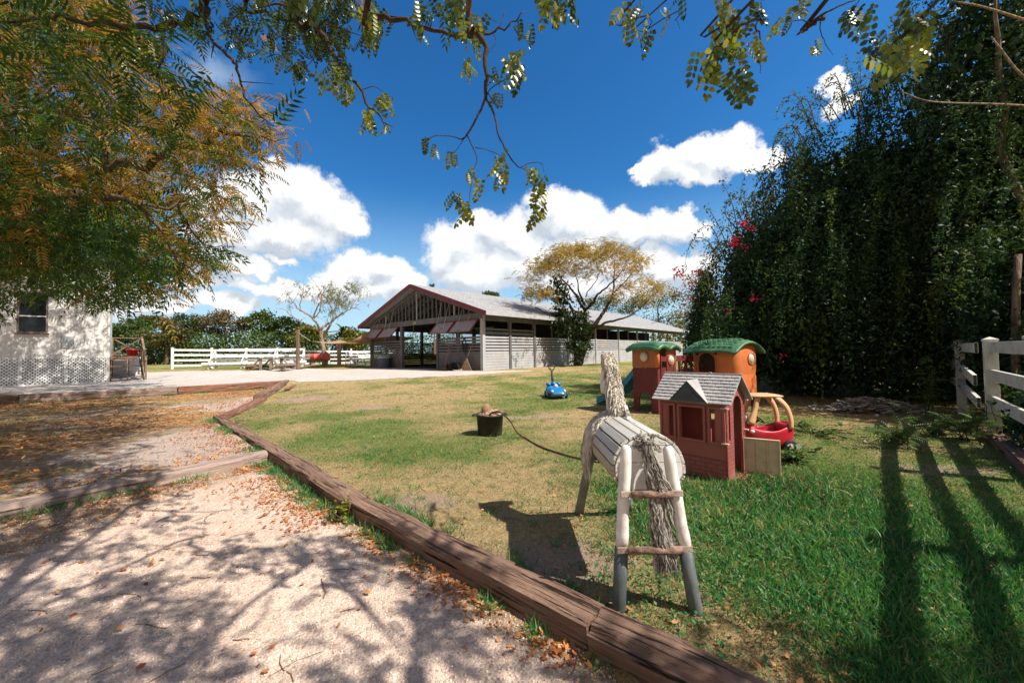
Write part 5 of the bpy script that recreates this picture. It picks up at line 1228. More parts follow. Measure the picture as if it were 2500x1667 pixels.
for px, py, n in ((1644, 659, 10), (1660, 660, 22), (1653, 672, 30), (1672, 655, 6), (1701, 665, 34), (1694, 688, 26), (1695, 702, 22), (1712, 672, 16), (1690, 732, 14), (1722, 662, 10), (1687, 775, 10)):
    c_ = PN(px+rng.normal(size=n)*6, py+rng.normal(size=n)*4, np.full(n, 15.6)); fl.append(single(c_, rdir(n), .13*(.7+.5*rng.random(n))))
[v8.leaves(q, M_pk, 'flower_cluster') for q in fl]

# ------------------------------------------------------------------ umbrella tree in front of the barn, bare tree, far trees
M_bt = leaf_mat('golden_leaf', [(0, (.13, .13, .025)), (.35, (.30, .24, .05)), (.7, (.46, .33, .09)), (1, (.50, .28, .08))], .35, .4, .4, .5, .3, (1.2, 1., .6))
M_bgn = leaf_mat('creeper_leaf', [(0, (.012, .030, .012)), (.5, (.030, .062, .020)), (.9, (.070, .11, .03)), (1, (.12, .15, .03))], .6, .4, .3)
tp = G(1413, 893)
bt = Tree('umbrella_tree', 'golden umbrella crowned tree with green creeper on its trunk before the barn', tp); TY = tp.y
def z6(x, y, dy=0.): return P(1240+x*.2296, 560+y*.2296, TY+dy)
bt.limb([tp-Vector((0, 0, .2)), z6(790, 1330), z6(850, 1160), z6(900, 1050), z6(985, 930)], .26, .13, 9)
bt.limb([z6(720, 1450, .3), z6(715, 1330, .2), z6(690, 1180, .2), z6(700, 950, .2), z6(660, 800, 0)], .16, .06, 7)
bt.limb([z6(750, 1450, -.2), z6(770, 1300), z6(800, 1120), z6(815, 1000), z6(820, 860)], .20, .12, 8)
bt.limb([z6(985, 930), z6(1045, 840, .4), z6(1110, 690, .8), z6(1125, 520, 1), z6(1130, 350, 1)], .13, .03)
bt.limb([z6(1110, 690, .8), z6(1240, 560, 1.2), z6(1350, 430, 1.6), z6(1450, 300, 1.6)], .06, .015)
bt.limb([z6(820, 860), z6(740, 730, -.5), z6(660, 620, -1), z6(570, 520, -1.2), z6(430, 400, -1.4)], .11, .02)
bt.limb([z6(815, 800), z6(760, 680, .6), z6(740, 560, .8), z6(690, 400, 1)], .09, .02)
bt.limb([z6(830, 850), z6(910, 770, -.4), z6(960, 690, -.6), z6(1050, 610, -.8), z6(1170, 500, -1), z6(1240, 380, -1)], .11, .02)
bt.limb([z6(830, 720), z6(850, 660), z6(930, 560, .5), z6(1000, 400, .8)], .05, .015)
bt.limb([z6(900, 1050), z6(960, 1040, -.6), z6(1060, 980, -1), z6(1180, 960, -1.2), z6(1320, 900, -1.2), z6(1420, 820, -1.2), z6(1560, 670, -1.2)], .11, .02)
bt.limb([z6(700, 950, .2), z6(520, 900, -.6), z6(400, 880, -.8), z6(290, 830, -1)], .06, .05, 6)
bt.limb([z6(740, 880), z6(700, 860), z6(650, 780)], .07, .04, 6)
gold = []
ends = []
for (x, y, rx, ry, n) in ((420, 330, 150, 80, 70), (600, 250, 150, 80, 90), (780, 220, 150, 75, 90), (920, 280, 120, 80, 70), (1080, 220, 110, 80, 60), (1250, 250, 120, 80, 60), (1400, 330, 90, 70, 40), (350, 400, 120, 80, 50), (260, 520, 90, 70, 30), (300, 650, 120, 60, 45), (400, 680, 90, 60, 40), (250, 700, 110, 50, 30), (560, 400, 150, 100, 50), (900, 420, 150, 90, 40), (1150, 420, 150, 110, 40), (1300, 420, 110, 100, 30), (1280, 600, 110, 70, 30), (1440, 560, 100, 80, 32), (1560, 600, 90, 70, 24), (1150, 700, 90, 70, 26), (1450, 720, 110, 50, 22), (1640, 640, 80, 60, 14), (1080, 150, 60, 50, 20), (720, 190, 130, 50, 26), (700, 420, 120, 90, 35)):
    n = int(n*.95)
    q = np.array([z6(x+rx*random.gauss(0, .55), y+ry*random.gauss(0, .5), random.gauss(0, 1.5)) for i in range(n)]); gold.append(q); ends += [Vector(p) for p in q[::3]]
for e in ends: bt.twig(e, .006, .035, .05, 4)
q = np.concatenate(gold); pos = np.repeat(q, 4, 0)+rng.normal(size=(len(q)*4, 3))*np.array([.30, .30, .14]); d = rdir(len(pos)); d[:, 2] = d[:, 2]*.5-.1
bt.leaves(fronds(FR_B, pos, d, .36*(.6+.7*rng.random(len(pos)))), M_bt)
cre = []
for (x, y, rx, ry, n) in ((520, 560, 60, 60, 60), (560, 650, 90, 80, 120), (580, 760, 110, 70, 130), (560, 880, 120, 70, 140), (600, 980, 120, 70, 150), (640, 1080, 110, 60, 130), (780, 930, 80, 70, 130), (800, 1040, 90, 60, 130), (760, 1120, 100, 60, 140), (740, 1210, 90, 60, 120), (760, 1290, 80, 50, 80), (850, 1230, 40, 50, 40), (640, 1230, 40, 40, 30), (480, 960, 60, 40, 40), (740, 1380, 70, 40, 40)):
    n = int(n*.55)
    cre.append(np.array([z6(x+rx*random.gauss(0, .5), y+ry*random.gauss(0, .5), -.3+random.gauss(0, .45)) for i in range(n)]))
q = np.concatenate(cre); pos = np.repeat(q, 4, 0)+rng.normal(size=(len(q)*4, 3))*.13; d = rdir(len(pos)); d[:, 2] -= .5
bt.leaves(single(pos, d, .24*(.6+.7*rng.random(len(pos)))), M_bgn, 'creeper')
bt.wood(M_dbark)

M_sp = leaf_mat('sparse_leaf', [(0, (.05, .09, .015)), (.5, (.15, .19, .035)), (.85, (.28, .24, .06)), (1, (.36, .20, .06))], .5, .3, .4)
bp = G(792, 886, .68); by = 31.
bp = P(792, 889, by); bp.z = gz(bp.x, bp.y)
ba = Tree('bare_tree', 'nearly leafless pale barked tree between the red drum and the barn', bp)
def z5(x, y, dy=0.): return P(640+x*.1339, 650+y*.1339, by+dy)
_l = ba.limb
ba.limb = lambda p, a, b, *k: _l(p, a*.78, b*.8, *k)
ba.limb([bp-Vector((0, 0, .2)), z5(1120, 1568), z5(1085, 1320), z5(1065, 1180)], .24, .20, 9)
ba.limb([z5(1095, 1330), z5(1150, 1250), z5(1190, 1160), z5(1250, 1060, -.4)], .16, .10)
ba.limb([z5(1065, 1180), z5(1120, 1100), z5(1250, 1030, .5), z5(1330, 960, .6), z5(1450, 880, .8), z5(1580, 790, 1), z5(1690, 760, 1), z5(1800, 800, 1)], .15, .02)
ba.limb([z5(1065, 1170), z5(1010, 1070, -.5), z5(940, 960, -.6), z5(870, 910, -.8), z5(760, 840, -1), z5(640, 750, -1), z5(560, 650, -1.2), z5(480, 540, -1.2), z5(400, 430, -1.2)], .14, .012)
ba.limb([z5(1060, 1170), z5(960, 1130, .4), z5(850, 1080, .8), z5(720, 1020, 1), z5(560, 920, 1.2), z5(420, 790, 1.2), z5(250, 760, 1.2)], .11, .012)
ba.limb([z5(940, 960), z5(970, 830, .3), z5(1020, 720, .3), z5(1085, 610, .3), z5(1050, 440, .3), z5(960, 300, .3), z5(870, 180, .3)], .09, .008)
ba.limb([z5(960, 930), z5(1020, 860), z5(1080, 700), z5(1070, 560, -.4), z5(1180, 380, -.4)], .06, .008)
ba.limb([z5(1280, 1010), z5(1295, 850), z5(1260, 740), z5(1180, 600), z5(1080, 480), z5(960, 330)], .09, .008)
ba.limb([z5(1295, 850), z5(1350, 700, .4), z5(1410, 520, .4), z5(1440, 430, .4), z5(1480, 330, .4)], .06, .006)
ba.limb([z5(1440, 890), z5(1400, 780), z5(1420, 640), z5(1460, 540)], .04, .006)
ba.limb([z5(690, 820), z5(690, 700), z5(740, 500), z5(750, 380), z5(750, 200)], .05, .005)
ba.limb([z5(1600, 780), z5(1720, 600), z5(1780, 400)], .025, .004); ba.limb([z5(1690, 760), z5(1820, 640), z5(1860, 500)], .02, .004)
random.seed(21); lf = []
for i in range(260):
    p_, rad = random.choice(ba.limbs[1:]); k = random.randrange(len(p_)//3, len(p_)); a_ = p_[k]; l_ = random.uniform(.5, 1.5)
    dv = Vector((random.uniform(-.8, .8), random.uniform(-.6, .6), random.uniform(.1, 1.2))).normalized()
    q_ = a_+dv*l_; ba.limb([a_, a_+dv*l_*.5+Vector((random.uniform(-.1, .1), 0, random.uniform(-.1, .05))), q_], min(.025, rad[k]*.6), .004, 4, .02)
    if random.random() < .62 and q_.z < z5(0, 330).z: lf += [np.array(q_)+rng.normal(size=3)*.14 for j in range(random.randrange(5, 14))]
lf = np.array(lf); d = rdir(len(lf)); d[:, 2] -= .3
ba.leaves(fronds(FR_B, lf, d, .30*(.6+.6*rng.random(len(lf)))), M_sp)
ba.wood(M_pbark)

fpal = {'olive': [(0, (.035, .045, .015)), (.5, (.09, .10, .03)), (1, (.20, .17, .06))], 'dark': [(0, (.012, .028, .010)), (.5, (.035, .065, .02)), (1, (.09, .12, .03))],
        'green': [(0, (.02, .05, .012)), (.5, (.06, .11, .02)), (1, (.16, .19, .04))], 'yellow': [(0, (.06, .08, .015)), (.5, (.17, .18, .03)), (1, (.34, .26, .05))], 'brown': [(0, (.05, .045, .02)), (.5, (.13, .10, .045)), (1, (.24, .17, .08))]}
fmat = {k: leaf_mat('far_leaf_'+k, v_, .15, .5, .3) for k, v_ in fpal.items()}
FT = [(300, 806, 62, 30, 44, 'green', 'green bushy tree showing just right of the white building'), (368, 785, 44, 14, 50, 'olive', 'flat topped olive tree rising above the far left hedge'), (452, 796, 44, 32, 46, 'dark', 'round dark green tree left of the brownish tree in the far tree line'),
      (548, 790, 64, 32, 47, 'brown', 'broad brownish tree, widest of the far tree line'), (636, 792, 40, 32, 48, 'green', 'upright green tree right of the broad brownish tree'), (700, 806, 42, 32, 45, 'dark', 'dark green tree behind the tall square post'),
      (745, 822, 46, 28, 44, 'yellow', 'yellow green shrub tree behind the tan sail rope'), (862, 826, 40, 26, 46, 'yellow', 'pale green tree showing under the barn eave on the left'), (405, 815, 50, 30, 42, 'olive', 'feathery olive tree behind the left end of the ranch fence'),
      (1480, 752, 70, 34, 66, 'olive', 'olive tree top behind the barn roof under the golden crown'), (1605, 752, 84, 52, 62, 'green', 'large green tree rising behind the far end of the barn roof'), (1694, 782, 62, 52, 52, 'yellow', 'yellow green tree just past the far barn eave'), (1752, 800, 50, 60, 40, 'green', 'green tree between the barn end and the dark thicket'),
      (1196, 724, 24, 11, 64, 'green', 'small green tree top peeping over the barn ridge'), (1055, 697, 6, 6, 52, 'dark', 'tiny tuft of leaves peeping over the barn ridge near the gable')]
for i, (px, py, rx, ry, Y, colr, lab) in enumerate(FT):
    c_ = P(px, py, Y); sx = rx*Y/F; sz = ry*Y/F; z0 = gz(c_.x, c_.y)
    T = Tree('broadleaf_tree', lab, Vector((c_.x, Y, z0)), 'tree', 'trees beyond the yard')
    T.limb([Vector((c_.x, Y, z0-.2)), Vector((c_.x+.2, Y, (z0+c_.z)/2)), c_], .22 if sx > 1 else .1, .10 if sx > 1 else .05, 7)
    g = np.random.default_rng(300+i); nb = 16 if sx > 1 else 5; cc = rdir(nb, g)*np.array([sx*.75, sx*.6, sz*.7])+np.array(c_)
    for q in cc[::2]: T.twig(q, .02, .09, .05, 5)
    n = int(3400 if sx > 1 else 260); wch = g.integers(0, nb, n); dd = rdir(n, g)*(g.random((n, 1))**.4); br = .38*(.6+.7*g.random(nb))
    pos = cc[wch]+dd*np.stack([br*sx*1.25, br*sx, br*sz*1.2+.15*0], -1)[wch]
    T.leaves(single(pos, rdir(n, g), (.30 if sx > 1 else .14)*(.5+.8*g.random(n))), fmat[colr]); T.wood(M_bark)
# understorey hedge that closes the far edge of the yard, one mass
n = 26000; px = rng.uniform(180, 1130, n); hh = rng.random(n)**.8; Y = 42+5*rng.random(n)+np.where(px > 800, 4, 0)+np.where(px > 890, 14, 0)
topy = 808+22*(fbm(px/60., px*0+1, 131, 4)-.3); py = topy+(886-topy)*hh; c_ = PN(px, py, Y); c_ = c_[c_[:, 2] > .5]
v, f = single(c_, rdir(len(c_)), .34*(.5+.8*rng.random(len(c_)))); tag(mesh_np('hedgerow', v, f, fmat['green']), 'far green undergrowth behind the white ranch fence', 'hedge', kind='stuff')
n = 9000; c_ = np.stack([rng.uniform(12, 60, n), 58+8*rng.random(n), rng.random(n)*4.2], -1); c_[:, 0] += 0; v, f = single(c_, rdir(n), .5*(.5+.8*rng.random(n))); tag(mesh_np('hedgerow', v, f, fmat['yellow']), 'far yellow green undergrowth beyond the barn end', 'hedge', kind='stuff')
n = 6000; c_ = np.stack([rng.uniform(9, 26, n), 14+7*rng.random(n), rng.random(n)*2.6], -1); v, f = single(c_, rdir(n), .22*(.5+.8*rng.random(n))); tag(mesh_np('undergrowth', v, f, M_vg), 'shaded undergrowth below the right hand thicket', 'undergrowth', kind='stuff')
# palm
pc = P(842, 812, 47); pm = Tree('palm_tree', 'small feathery palm showing under the barn eave', Vector((pc.x, pc.y, gz(pc.x, pc.y))))
pm.limb([Vector(pm.b), Vector((pc.x, pc.y, (pm.b[2]+pc.z)/2)), pc], .16, .12, 7, .002); pm.wood(M_bark)
FRP = frond(16, .30, .05, R(50), .5)
d = rdir(16); d[:, 2] = np.abs(d[:, 2])*.8+.05; pm.leaves(fronds(FRP, np.repeat(np.array([pc]), 16, 0), d, 1.7*(.7+.4*rng.random(16)), .1), fmat['green'])
# ------------------------------------------------------------------ wooden play horse
M_slat = wood('weathered_slat', (.36, .345, .31), (.74, .71, .66), 'y', 3.2, 14, .8, .4, True)
M_slat2 = wood('tan_slat', (.32, .26, .17), (.66, .57, .43), 'y', 3.2, 14, .8, .4, True)
M_cream = wood('white_washed_board', (.62, .60, .575), (.84, .82, .79), 'x', 2.2, 10, .75, .25, False)
M_legw = paint('white_washed_pole', (.76, .74, .71), .7, .14, 9, .25, (.36, .31, .26), 6)
M_legg = paint('shaded_bare_pole', (.24, .225, .20), .8, .25, 9, .3, (.12, .11, .10), 5)  # greyish wood of the front legs, darkened to carry their shade
M_hoof = paint('slate_paint', (.085, .105, .115), .6, .3, 9, .25, (.20, .20, .20), 5)
M_strap = mat_noise('brown_strap', [(.3, (.20, .14, .11)), (.6, (.42, .33, .28)), (.75, (.60, .50, .44))], 14, 6, .8, .4)
hx, hy = .80, 2.68
hs = thing('wooden_horse', 'slatted wooden barrel play horse with rope tail and shaggy mane on four pole legs', 'play horse', (hx, hy, gz(hx, hy)-.01))
W2, ZB, ZT, L2 = .205, .635, .955, .40
def dprof(off=0.):
    r = W2+off; zc = ZT-.205; o = []
    for a in np.linspace(-8, 188, 13): o.append((r*math.cos(R(a)), zc+(.205+off)*math.sin(R(a))))
    o.append((-.185-off, ZB+.06)); o.append((-.13-off*.5, ZB-off)); o.append((.13+off*.5, ZB-off)); o.append((.185+off, ZB+.06))
    return o
prof = dprof(); np_ = len(prof); m = MB(); m2 = MB()
for i in range(np_):
    a_ = Vector((prof[i][0], 0, prof[i][1])); b_ = Vector((prof[(i+1) % np_][0], 0, prof[(i+1) % np_][1])); d = (b_-a_); l_ = d.length; d.normalize(); n_ = Vector((d.z, 0, -d.x))
    g_ = .0028; e0 = random.uniform(-.006, .006)
    q = [a_+d*g_, b_-d*g_, b_-d*g_+n_*.017, a_+d*g_+n_*.017]; mm = m2 if i in (11, 12, 13) else m
    mm.add([p+Vector((0, -L2+e0, 0)) for p in q]+[p+Vector((0, L2+e0, 0)) for p in q], [(0, 3, 2, 1), (4, 5, 6, 7), (0, 1, 5, 4), (1, 2, 6, 5), (2, 3, 7, 6), (3, 0, 4, 7)])
m.build('barrel_slats', M_slat, hs, bevel=.003); m2.build('side_slats', M_slat2, hs, bevel=.003)
m = MB(); inn = dprof(-.004); m.prism(inn, (0, -L2+.012, 0), (1, 0, 0), (0, 0, 1), (0, 1, 0), .02); m.build('inner_disc', paint('gap_dark', (.05, .045, .04), .9), hs); m = MB(); m.prism(inn, (0, L2-.03, 0), (1, 0, 0), (0, 0, 1), (0, 1, 0), .02)
# the rump boards: three boards stacked, with fine gaps
m.build('inner_disc', paint('gap_dark', (.05, .045, .04), .9), hs)
m = MB()
def clip(poly, z0, z1):
    o = []
    for lim, sg in ((z0, 1), (z1, -1)):
        o = []; src = poly
        for i in range(len(src)):
            p, q = src[i], src[(i+1) % len(src)]; fp, fq = sg*(p[1]-lim), sg*(q[1]-lim)
            if fp >= 0: o.append(p)
            if fp*fq < 0: t = fp/(fp-fq); o.append((p[0]+(q[0]-p[0])*t, p[1]+(q[1]-p[1])*t))
        poly = o
    return poly
for z0, z1 in ((ZB-.01, .795), (.799, .895), (.899, ZT+.02)): m.prism(clip(dprof(-.005), z0, z1), (0, -L2-.002, 0), (1, 0, 0), (0, 0, 1), (0, 1, 0), .018)
m.build('rump_board', M_cream, hs)
def hleg(name, top, foot, r, zs):
    lm = M_legw if zs > .1 else M_legg
    top = Vector(top); foot = Vector(foot); d = (foot-top).normalized(); m = MB(); pts = []; rad = []
    for i in range(9):
        t_ = i/8*(top.z-zs)/(top.z-foot.z); p = top.lerp(foot, t_); pts.append(p+Vector((random.uniform(-1, 1), random.uniform(-1, 1), 0))*.0025); rad.append(r*(.96+.08*random.random())*(1+.12*t_))
    pts = [top-d*.030, top-d*.022, top-d*.008]+pts[1:]; rad = [r*.25, r*.62, r*.90]+rad[1:]
    m.tube(pts, rad, 14); lg = m.build('leg', lm, hs, True)
    m = MB(); s_ = top.lerp(foot, (top.z-zs)/(top.z-foot.z)); m.tube([s_-d*.002, s_.lerp(foot, .5), foot-d*.02, foot], [r*1.135, r*1.16, r*1.15, r*.95], 14); m.build('painted_foot', M_hoof, lg, True)
hleg('leg', (-.150, -L2-.055, .885), (-.225, -.50, .0), .033, .345); hleg('leg', (.095, -L2-.055, .878), (.195, -.53, .0), .033, .335)
hleg('leg', (-.130, L2+.045, .80), (-.225, .78, .0), .036, .04); hleg('leg', (.120, L2+.045, .80), (.215, .78, .0), .036, .04)
for zz, x0, x1 in ((.655, -.205, .145), (.352, -.235, .185)):
    yy = -.465-.03*(1-zz); rows = []
    m = MB(); m.beam((x0, yy-.045, zz), (x1, yy-.045, zz+.002), .012, .036); m.build('strap', M_strap, hs, bevel=.004)
    m = MB(); m.tube([(x0+.06, yy-.05, zz), ((x0+x1)/2, yy-.052, zz), (x1-.06, yy-.05, zz)], .020, 10); m.build('strap_wrap', mat_noise('twine_wrap', [(.35, (.12, .07, .05)), (.65, (.34, .22, .17))], 30, 4, .9, .8, 120, (1, 1, 1)), hs, True)
m = MB()
for z_ in (.70, .76, .84, .87, .915, .935):
    for x_ in (-.155, .0, .155):
        if abs(x_) > .1 and z_ > .93: continue
        m.lathe([(.001, 0), (.0055, 0), (.0045, .002), (.001, .0025)], 8, (x_+random.uniform(-.01, .01), -L2-.003, z_), Matrix.Rotation(R(90), 3, 'X'), False)
m.build('nail_heads', M_hoof, hs)['kind'] = 'stuff'
# neck and head board
m = MB(); nk = [(.18, .93), (.44, .90), (.47, 1.02), (.52, 1.14), (.55, 1.16), (.62, 1.09), (.67, 1.11), (.67, 1.20), (.60, 1.33), (.55, 1.385), (.49, 1.40), (.44, 1.37), (.36, 1.24), (.27, 1.08)]
m.prism(nk, (-.035, 0, 0), (0, 1, 0), (0, 0, 1), (1, 0, 0), .07)
nb = m.build('neck_board', M_cream, hs, bevel=.01)
for sx in (-.045, .025):
    m = MB(); m.prism([(.50, 1.36), (.56, 1.36), (.535, 1.45), (.515, 1.455)], (sx, 0, 0), (0, 1, 0), (0, 0, 1), (1, 0, 0), .018); m.build('ear', M_slat, nb, bevel=.004)
m = MB(); m.prism([(.10, .95), (.22, .95), (.22, 1.05)], (.035, 0, 0), (0, 1, 0), (0, 0, 1), (1, 0, 0), .03); m.build('neck_wedge', M_slat, hs, bevel=.003)
M_fib = newmat('rope_fibre'); t = NT(M_fib); g_ = t.n.new('ShaderNodeNewGeometry')
fc_ = t.mix(t.ramp(g_.outputs['Random Per Island'], [(0, (.13, .115, .10)), (.45, (.31, .285, .25)), (1, (.54, .52, .48))]), t.ramp(t.noise(t.coord(), 16, 4), [(.35, (.6, .6, .6)), (.65, (1.1, 1.1, 1.1))]), 1., 'MULTIPLY'); t.out(t.bsdf(fc_, .85, None, .1))
M_mane = newmat('shaggy_fleece'); t = NT(M_mane); g_ = t.n.new('ShaderNodeNewGeometry')
fc_ = t.mix(t.ramp(g_.outputs['Random Per Island'], [(0, (.42, .36, .29)), (.4, (.62, .57, .50)), (1, (.80, .77, .72))]), t.ramp(t.noise(t.coord(), 9, 4), [(.35, (.62, .58, .52)), (.6, (1., 1., 1.))]), 1., 'MULTIPLY'); t.out(t.bsdf(fc_, .9, None, .1))
rf = random.Random(5)
m = MB()
for i in range(520):                                # tail: many wavy strands, tied at the top, spreading low down
    a_ = rf.uniform(0, 6.283); rr = math.sqrt(rf.random()); L_ = rf.uniform(.60, .735) if i % 5 else rf.uniform(.25, .6); ph = rf.uniform(0, 6.28); pts = []
    for k in range(10):
        t_ = k/9; w_ = .024+.016*t_+.052*max(0, t_-.5)**1.1; z_ = .935-L_*t_
        cx_ = -.022+.015*t_+.055*t_*t_
        wob = (.007*math.sin(ph+t_*14)+.006*math.sin(ph*2+t_*31))*(.7+1.1*t_)
        pts.append((cx_+w_*rr*math.cos(a_)+wob, -L2-.04-.065*math.sin(min(1, t_*1.5)*1.57)+w_*.7*rr*math.sin(a_)+wob*.5, z_))
    m.tube(pts, [.0042*rf.uniform(.6, 1.3)]*9+[.002], 4, False)
for i in range(50):                                 # frayed knot at the top
    p = Vector((-.025+rf.gauss(0, .03), -L2-.035+rf.gauss(0, .012), .915+rf.gauss(0, .018))); pts = [p]
    for k in range(5): p = p+Vector((rf.gauss(0, .014), rf.gauss(0, .010), rf.gauss(-.002, .012))); pts.append(p)
    m.tube(pts, .004, 4, False)
m.tube([(-.025, -L2+.02, .915), (-.025, -L2-.035, .92)], .022, 10)
m.build('tail', M_fib, hs, True, recalc=False)
m = MB(); crest = [(.22, .98), (.27, 1.09), (.33, 1.20), (.40, 1.31), (.46, 1.38), (.52, 1.42)]
def crest_at(t_):
    q = t_*(len(crest)-1); i = min(int(q), len(crest)-2); f_ = q-i; return crest[i][0]*(1-f_)+crest[i+1][0]*f_, crest[i][1]*(1-f_)+crest[i+1][1]*f_
for i in range(1500):                               # mane on the neck, falling mostly to the left
    t_ = rf.random(); y_, z_ = crest_at(t_); sd = -1 if rf.random() < .66 else 1
    p = Vector((rf.uniform(-.03, .03), y_+rf.gauss(0, .012)-.01, z_+rf.gauss(.0, .006))); L_ = rf.uniform(.06, .16)*(1.05 if sd < 0 else .75); pts = [p]; ph = rf.uniform(0, 6.28)
    dx = sd*rf.uniform(.15, .55); dy = rf.uniform(-.7, .35)
    for k in range(6):
        f_ = k/5; p = p+Vector((dx*(1-f_*.85)*.5, dy*.35*(1-f_), .35-1.1*f_))*L_/3.4+Vector((math.sin(ph+k*2.1), math.cos(ph+k*1.7), 0))*.006; 
        if abs(p.x) < .038 and p.y > y_: p.x = sd*(.038+rf.random()*.01)
        if abs(p.x) > .050+.05*(1-t_): p.x = math.copysign(.050+.05*(1-t_), p.x)
        pts.append(p)
    m.tube(pts, [.0040]*6+[.002], 4, False)
for i in range(900):                                # fleece piled at the withers and hanging over the left shoulder
    u = rf.random(); ang_ = R(88+92*u); rr = .21+.02*rf.random(); y_ = rf.uniform(.20, .43)-.05*u
    p = Vector((rr*math.cos(ang_), y_, ZT-.205+rr*math.sin(ang_)+.01)); L_ = rf.uniform(.07, .15)+.10*max(0, u-.6); pts = [p]; ph = rf.uniform(0, 6.28)
    for k in range(6):
        f_ = k/5; tan_ = Vector((-math.sin(ang_), 0, math.cos(ang_))); outw = Vector((math.cos(ang_), 0, math.sin(ang_)))
        p = p+(tan_*.5+outw*(.34-.5*f_)+Vector((0, rf.uniform(-.5, .4), -.45-.4*u)))*L_/5+Vector((math.sin(ph+k*2.2), math.cos(ph+k*1.9), math.sin(ph*3+k))) * .006; pts.append(p)
    m.tube(pts, [.0042]*6+[.002], 4, False)
m.build('mane', M_mane, hs, True, recalc=False)

# ------------------------------------------------------------------ toy cottage
def brick_paint(name, col, dark, w_=.115, h_=.045):
    m = newmat(name); t = NT(m); c = t.coord(); sx = t('ShaderNodeSeparateXYZ', {0: c})
    u = t.math('ADD', sx.outputs[0], sx.outputs[1]); v = t('ShaderNodeCombineXYZ', {0: u, 1: sx.outputs[2], 2: 0.}).outputs[0]
    br = t('ShaderNodeTexBrick', {'Vector': v, 'Color1': (*col, 1), 'Color2': (*[x*.9 for x in col], 1), 'Mortar': (*dark, 1), 'Scale': 1., 'Mortar Size': .003, 'Mortar Smooth': .3, 'Brick Width': w_, 'Row Height': h_})
    n = t.noise(c, 5, 5, .6); k = t.mix(br.outputs['Color'], t.ramp(n, [(.3, (.78, .78, .78)), (.7, (1.08, 1.05, 1.05))]), 1., 'MULTIPLY')
    k = t.mix(k, (.34, .24, .19), t.ramp(t.math('ADD', t.math('MULTIPLY', sx.outputs[2], -2.2), t.noise(c, 4, 6, .7)), [(.28, 0.), (.62, .55)]))
    t.out(t.bsdf(k, .5, t.bump(t.math('MULTIPLY', br.outputs['Fac'], -1.), .6, .006), .35)); return m
ROSE = (.36, .105, .095)
M_rose = paint('rose_plastic', ROSE, .5, .16, 3, .1, (.30, .16, .13), 2.5)
M_rbrk = brick_paint('rose_brick_plastic', ROSE, (.20, .05, .045))
M_groof = paint('grey_roof_plastic', (.40, .385, .385), .65, .2, 5, .15, (.26, .25, .25), 4)
M_dslate = paint('slate_plastic', (.07, .085, .10), .6, .3, 5, .15)
M_crm = paint('cream_plastic', (.68, .56, .41), .5, .15, 4, .1, (.34, .25, .16), 3.5)
ca = Vector((2.31, 4.15, gz(2.31, 4.15))); ph = thing('toy_cottage', 'pink plastic toy cottage with grey shingle roof, triple window and arched doorway', 'playhouse', ca, math.atan2(-.75, .66))
LX, LY, EV, RG, th = .76, .57, .90, 1.145, .022
# front wall with window openings: assembled from strips round the openings
m = MB(); m.span(-LX, 0, 0, th, 0, .235); m.build('brick_base', M_rbrk, ph, bevel=.003)
m = MB(); m.span(-LX, 0, .003, th, .237, .405); m.span(-LX, 0, .003, th, .815, EV)
ws = [(-LX+.01, -.555), (-.535, -.215), (-.195, -.01)]
m.span(-LX, ws[0][0]+.09, .003, th, .405, .815)
for a_, b_ in ((ws[0][1]-.035, ws[1][0]+.035), (ws[1][1]-.035, ws[2][0]+.03), (ws[2][0]+.095, 0)): m.span(a_, b_, .003, th, .405, .815)
m.build('front_wall', M_rose, ph, bevel=.002)
for k, (a_, b_) in enumerate(ws):
    m = MB(); f_ = .028
    for q in ((a_, b_, .40, .40+f_), (a_, b_, .815-f_, .815), (a_, a_+f_, .40+f_, .815-f_), (b_-f_, b_, .40+f_, .815-f_)): m.span(q[0], q[1], -.022, .004, q[2], q[3])
    wf_ = m.build('window_frame', M_rose, ph, bevel=.004)
    if k != 1:
        m = MB(); s0, s1 = (a_+f_, a_+.11) if k == 0 else (b_-.11, b_-f_)
        m.span(s0, s1, -.008, .006, .428, .787); m.span(s0+.012, s1-.012, -.013, -.006, .445, .60); m.span(s0+.012, s1-.012, -.013, -.006, .615, .77); m.build('shutter', M_rose, wf_, bevel=.003)
# back wall, left wall, gable with the arched door
m = MB(); m.span(-LX, -.40, LY-th, LY, 0, EV); m.span(-.32, 0, LY-th, LY, 0, EV); m.span(-.40, -.32, LY-th, LY, 0, .58); m.span(-.40, -.32, LY-th, LY, .80, EV); m.build('back_wall', M_rose, ph)
def gable(x0, t, holes_y, name, mat, slit=None):
    y0, y1 = holes_y; yc = (y0+y1)/2; ra = (y1-y0)/2; spring = .80; n = 10; m = MB()
    arch = [(yc+ra*math.cos(R(a)), spring+ra*.95*math.sin(R(a))) for a in np.linspace(180, 0, n)]
    top = lambda y: EV+(RG-EV)*(1-abs(y-LY/2)/(LY/2))-.012
    def quad(pl): m.prism(pl, (x0, 0, 0), (0, 1, 0), (0, 0, 1), (1, 0, 0), t)
    if slit:
        s0, s1, z0, z1 = slit
        quad([(0, 0), (y0, 0), (y0, z0), (0, z0)]); quad([(0, z0), (s0, z0), (s0, z1), (0, z1)]); quad([(s1, z0), (y0, z0), (y0, z1), (s1, z1)]); quad([(0, z1), (y0, z1), (y0, top(y0)), (0, top(0))])
    else: quad([(0, 0), (y0, 0), (y0, top(y0)), (0, top(0))])
    quad([(y1, 0), (LY, 0), (LY, top(LY)), (y1, top(y1))])
    for i in range(n-1):
        a_, b_ = arch[i], arch[i+1]; mid = [(a_[0], a_[1]), (b_[0], b_[1])]
        tp = [(b_[0], top(b_[0]))]+([(LY/2, top(LY/2))] if a_[0] < LY/2 < b_[0] else [])+[(a_[0], top(a_[0]))]; quad(mid+tp)
    return m.build(name, mat, ph)
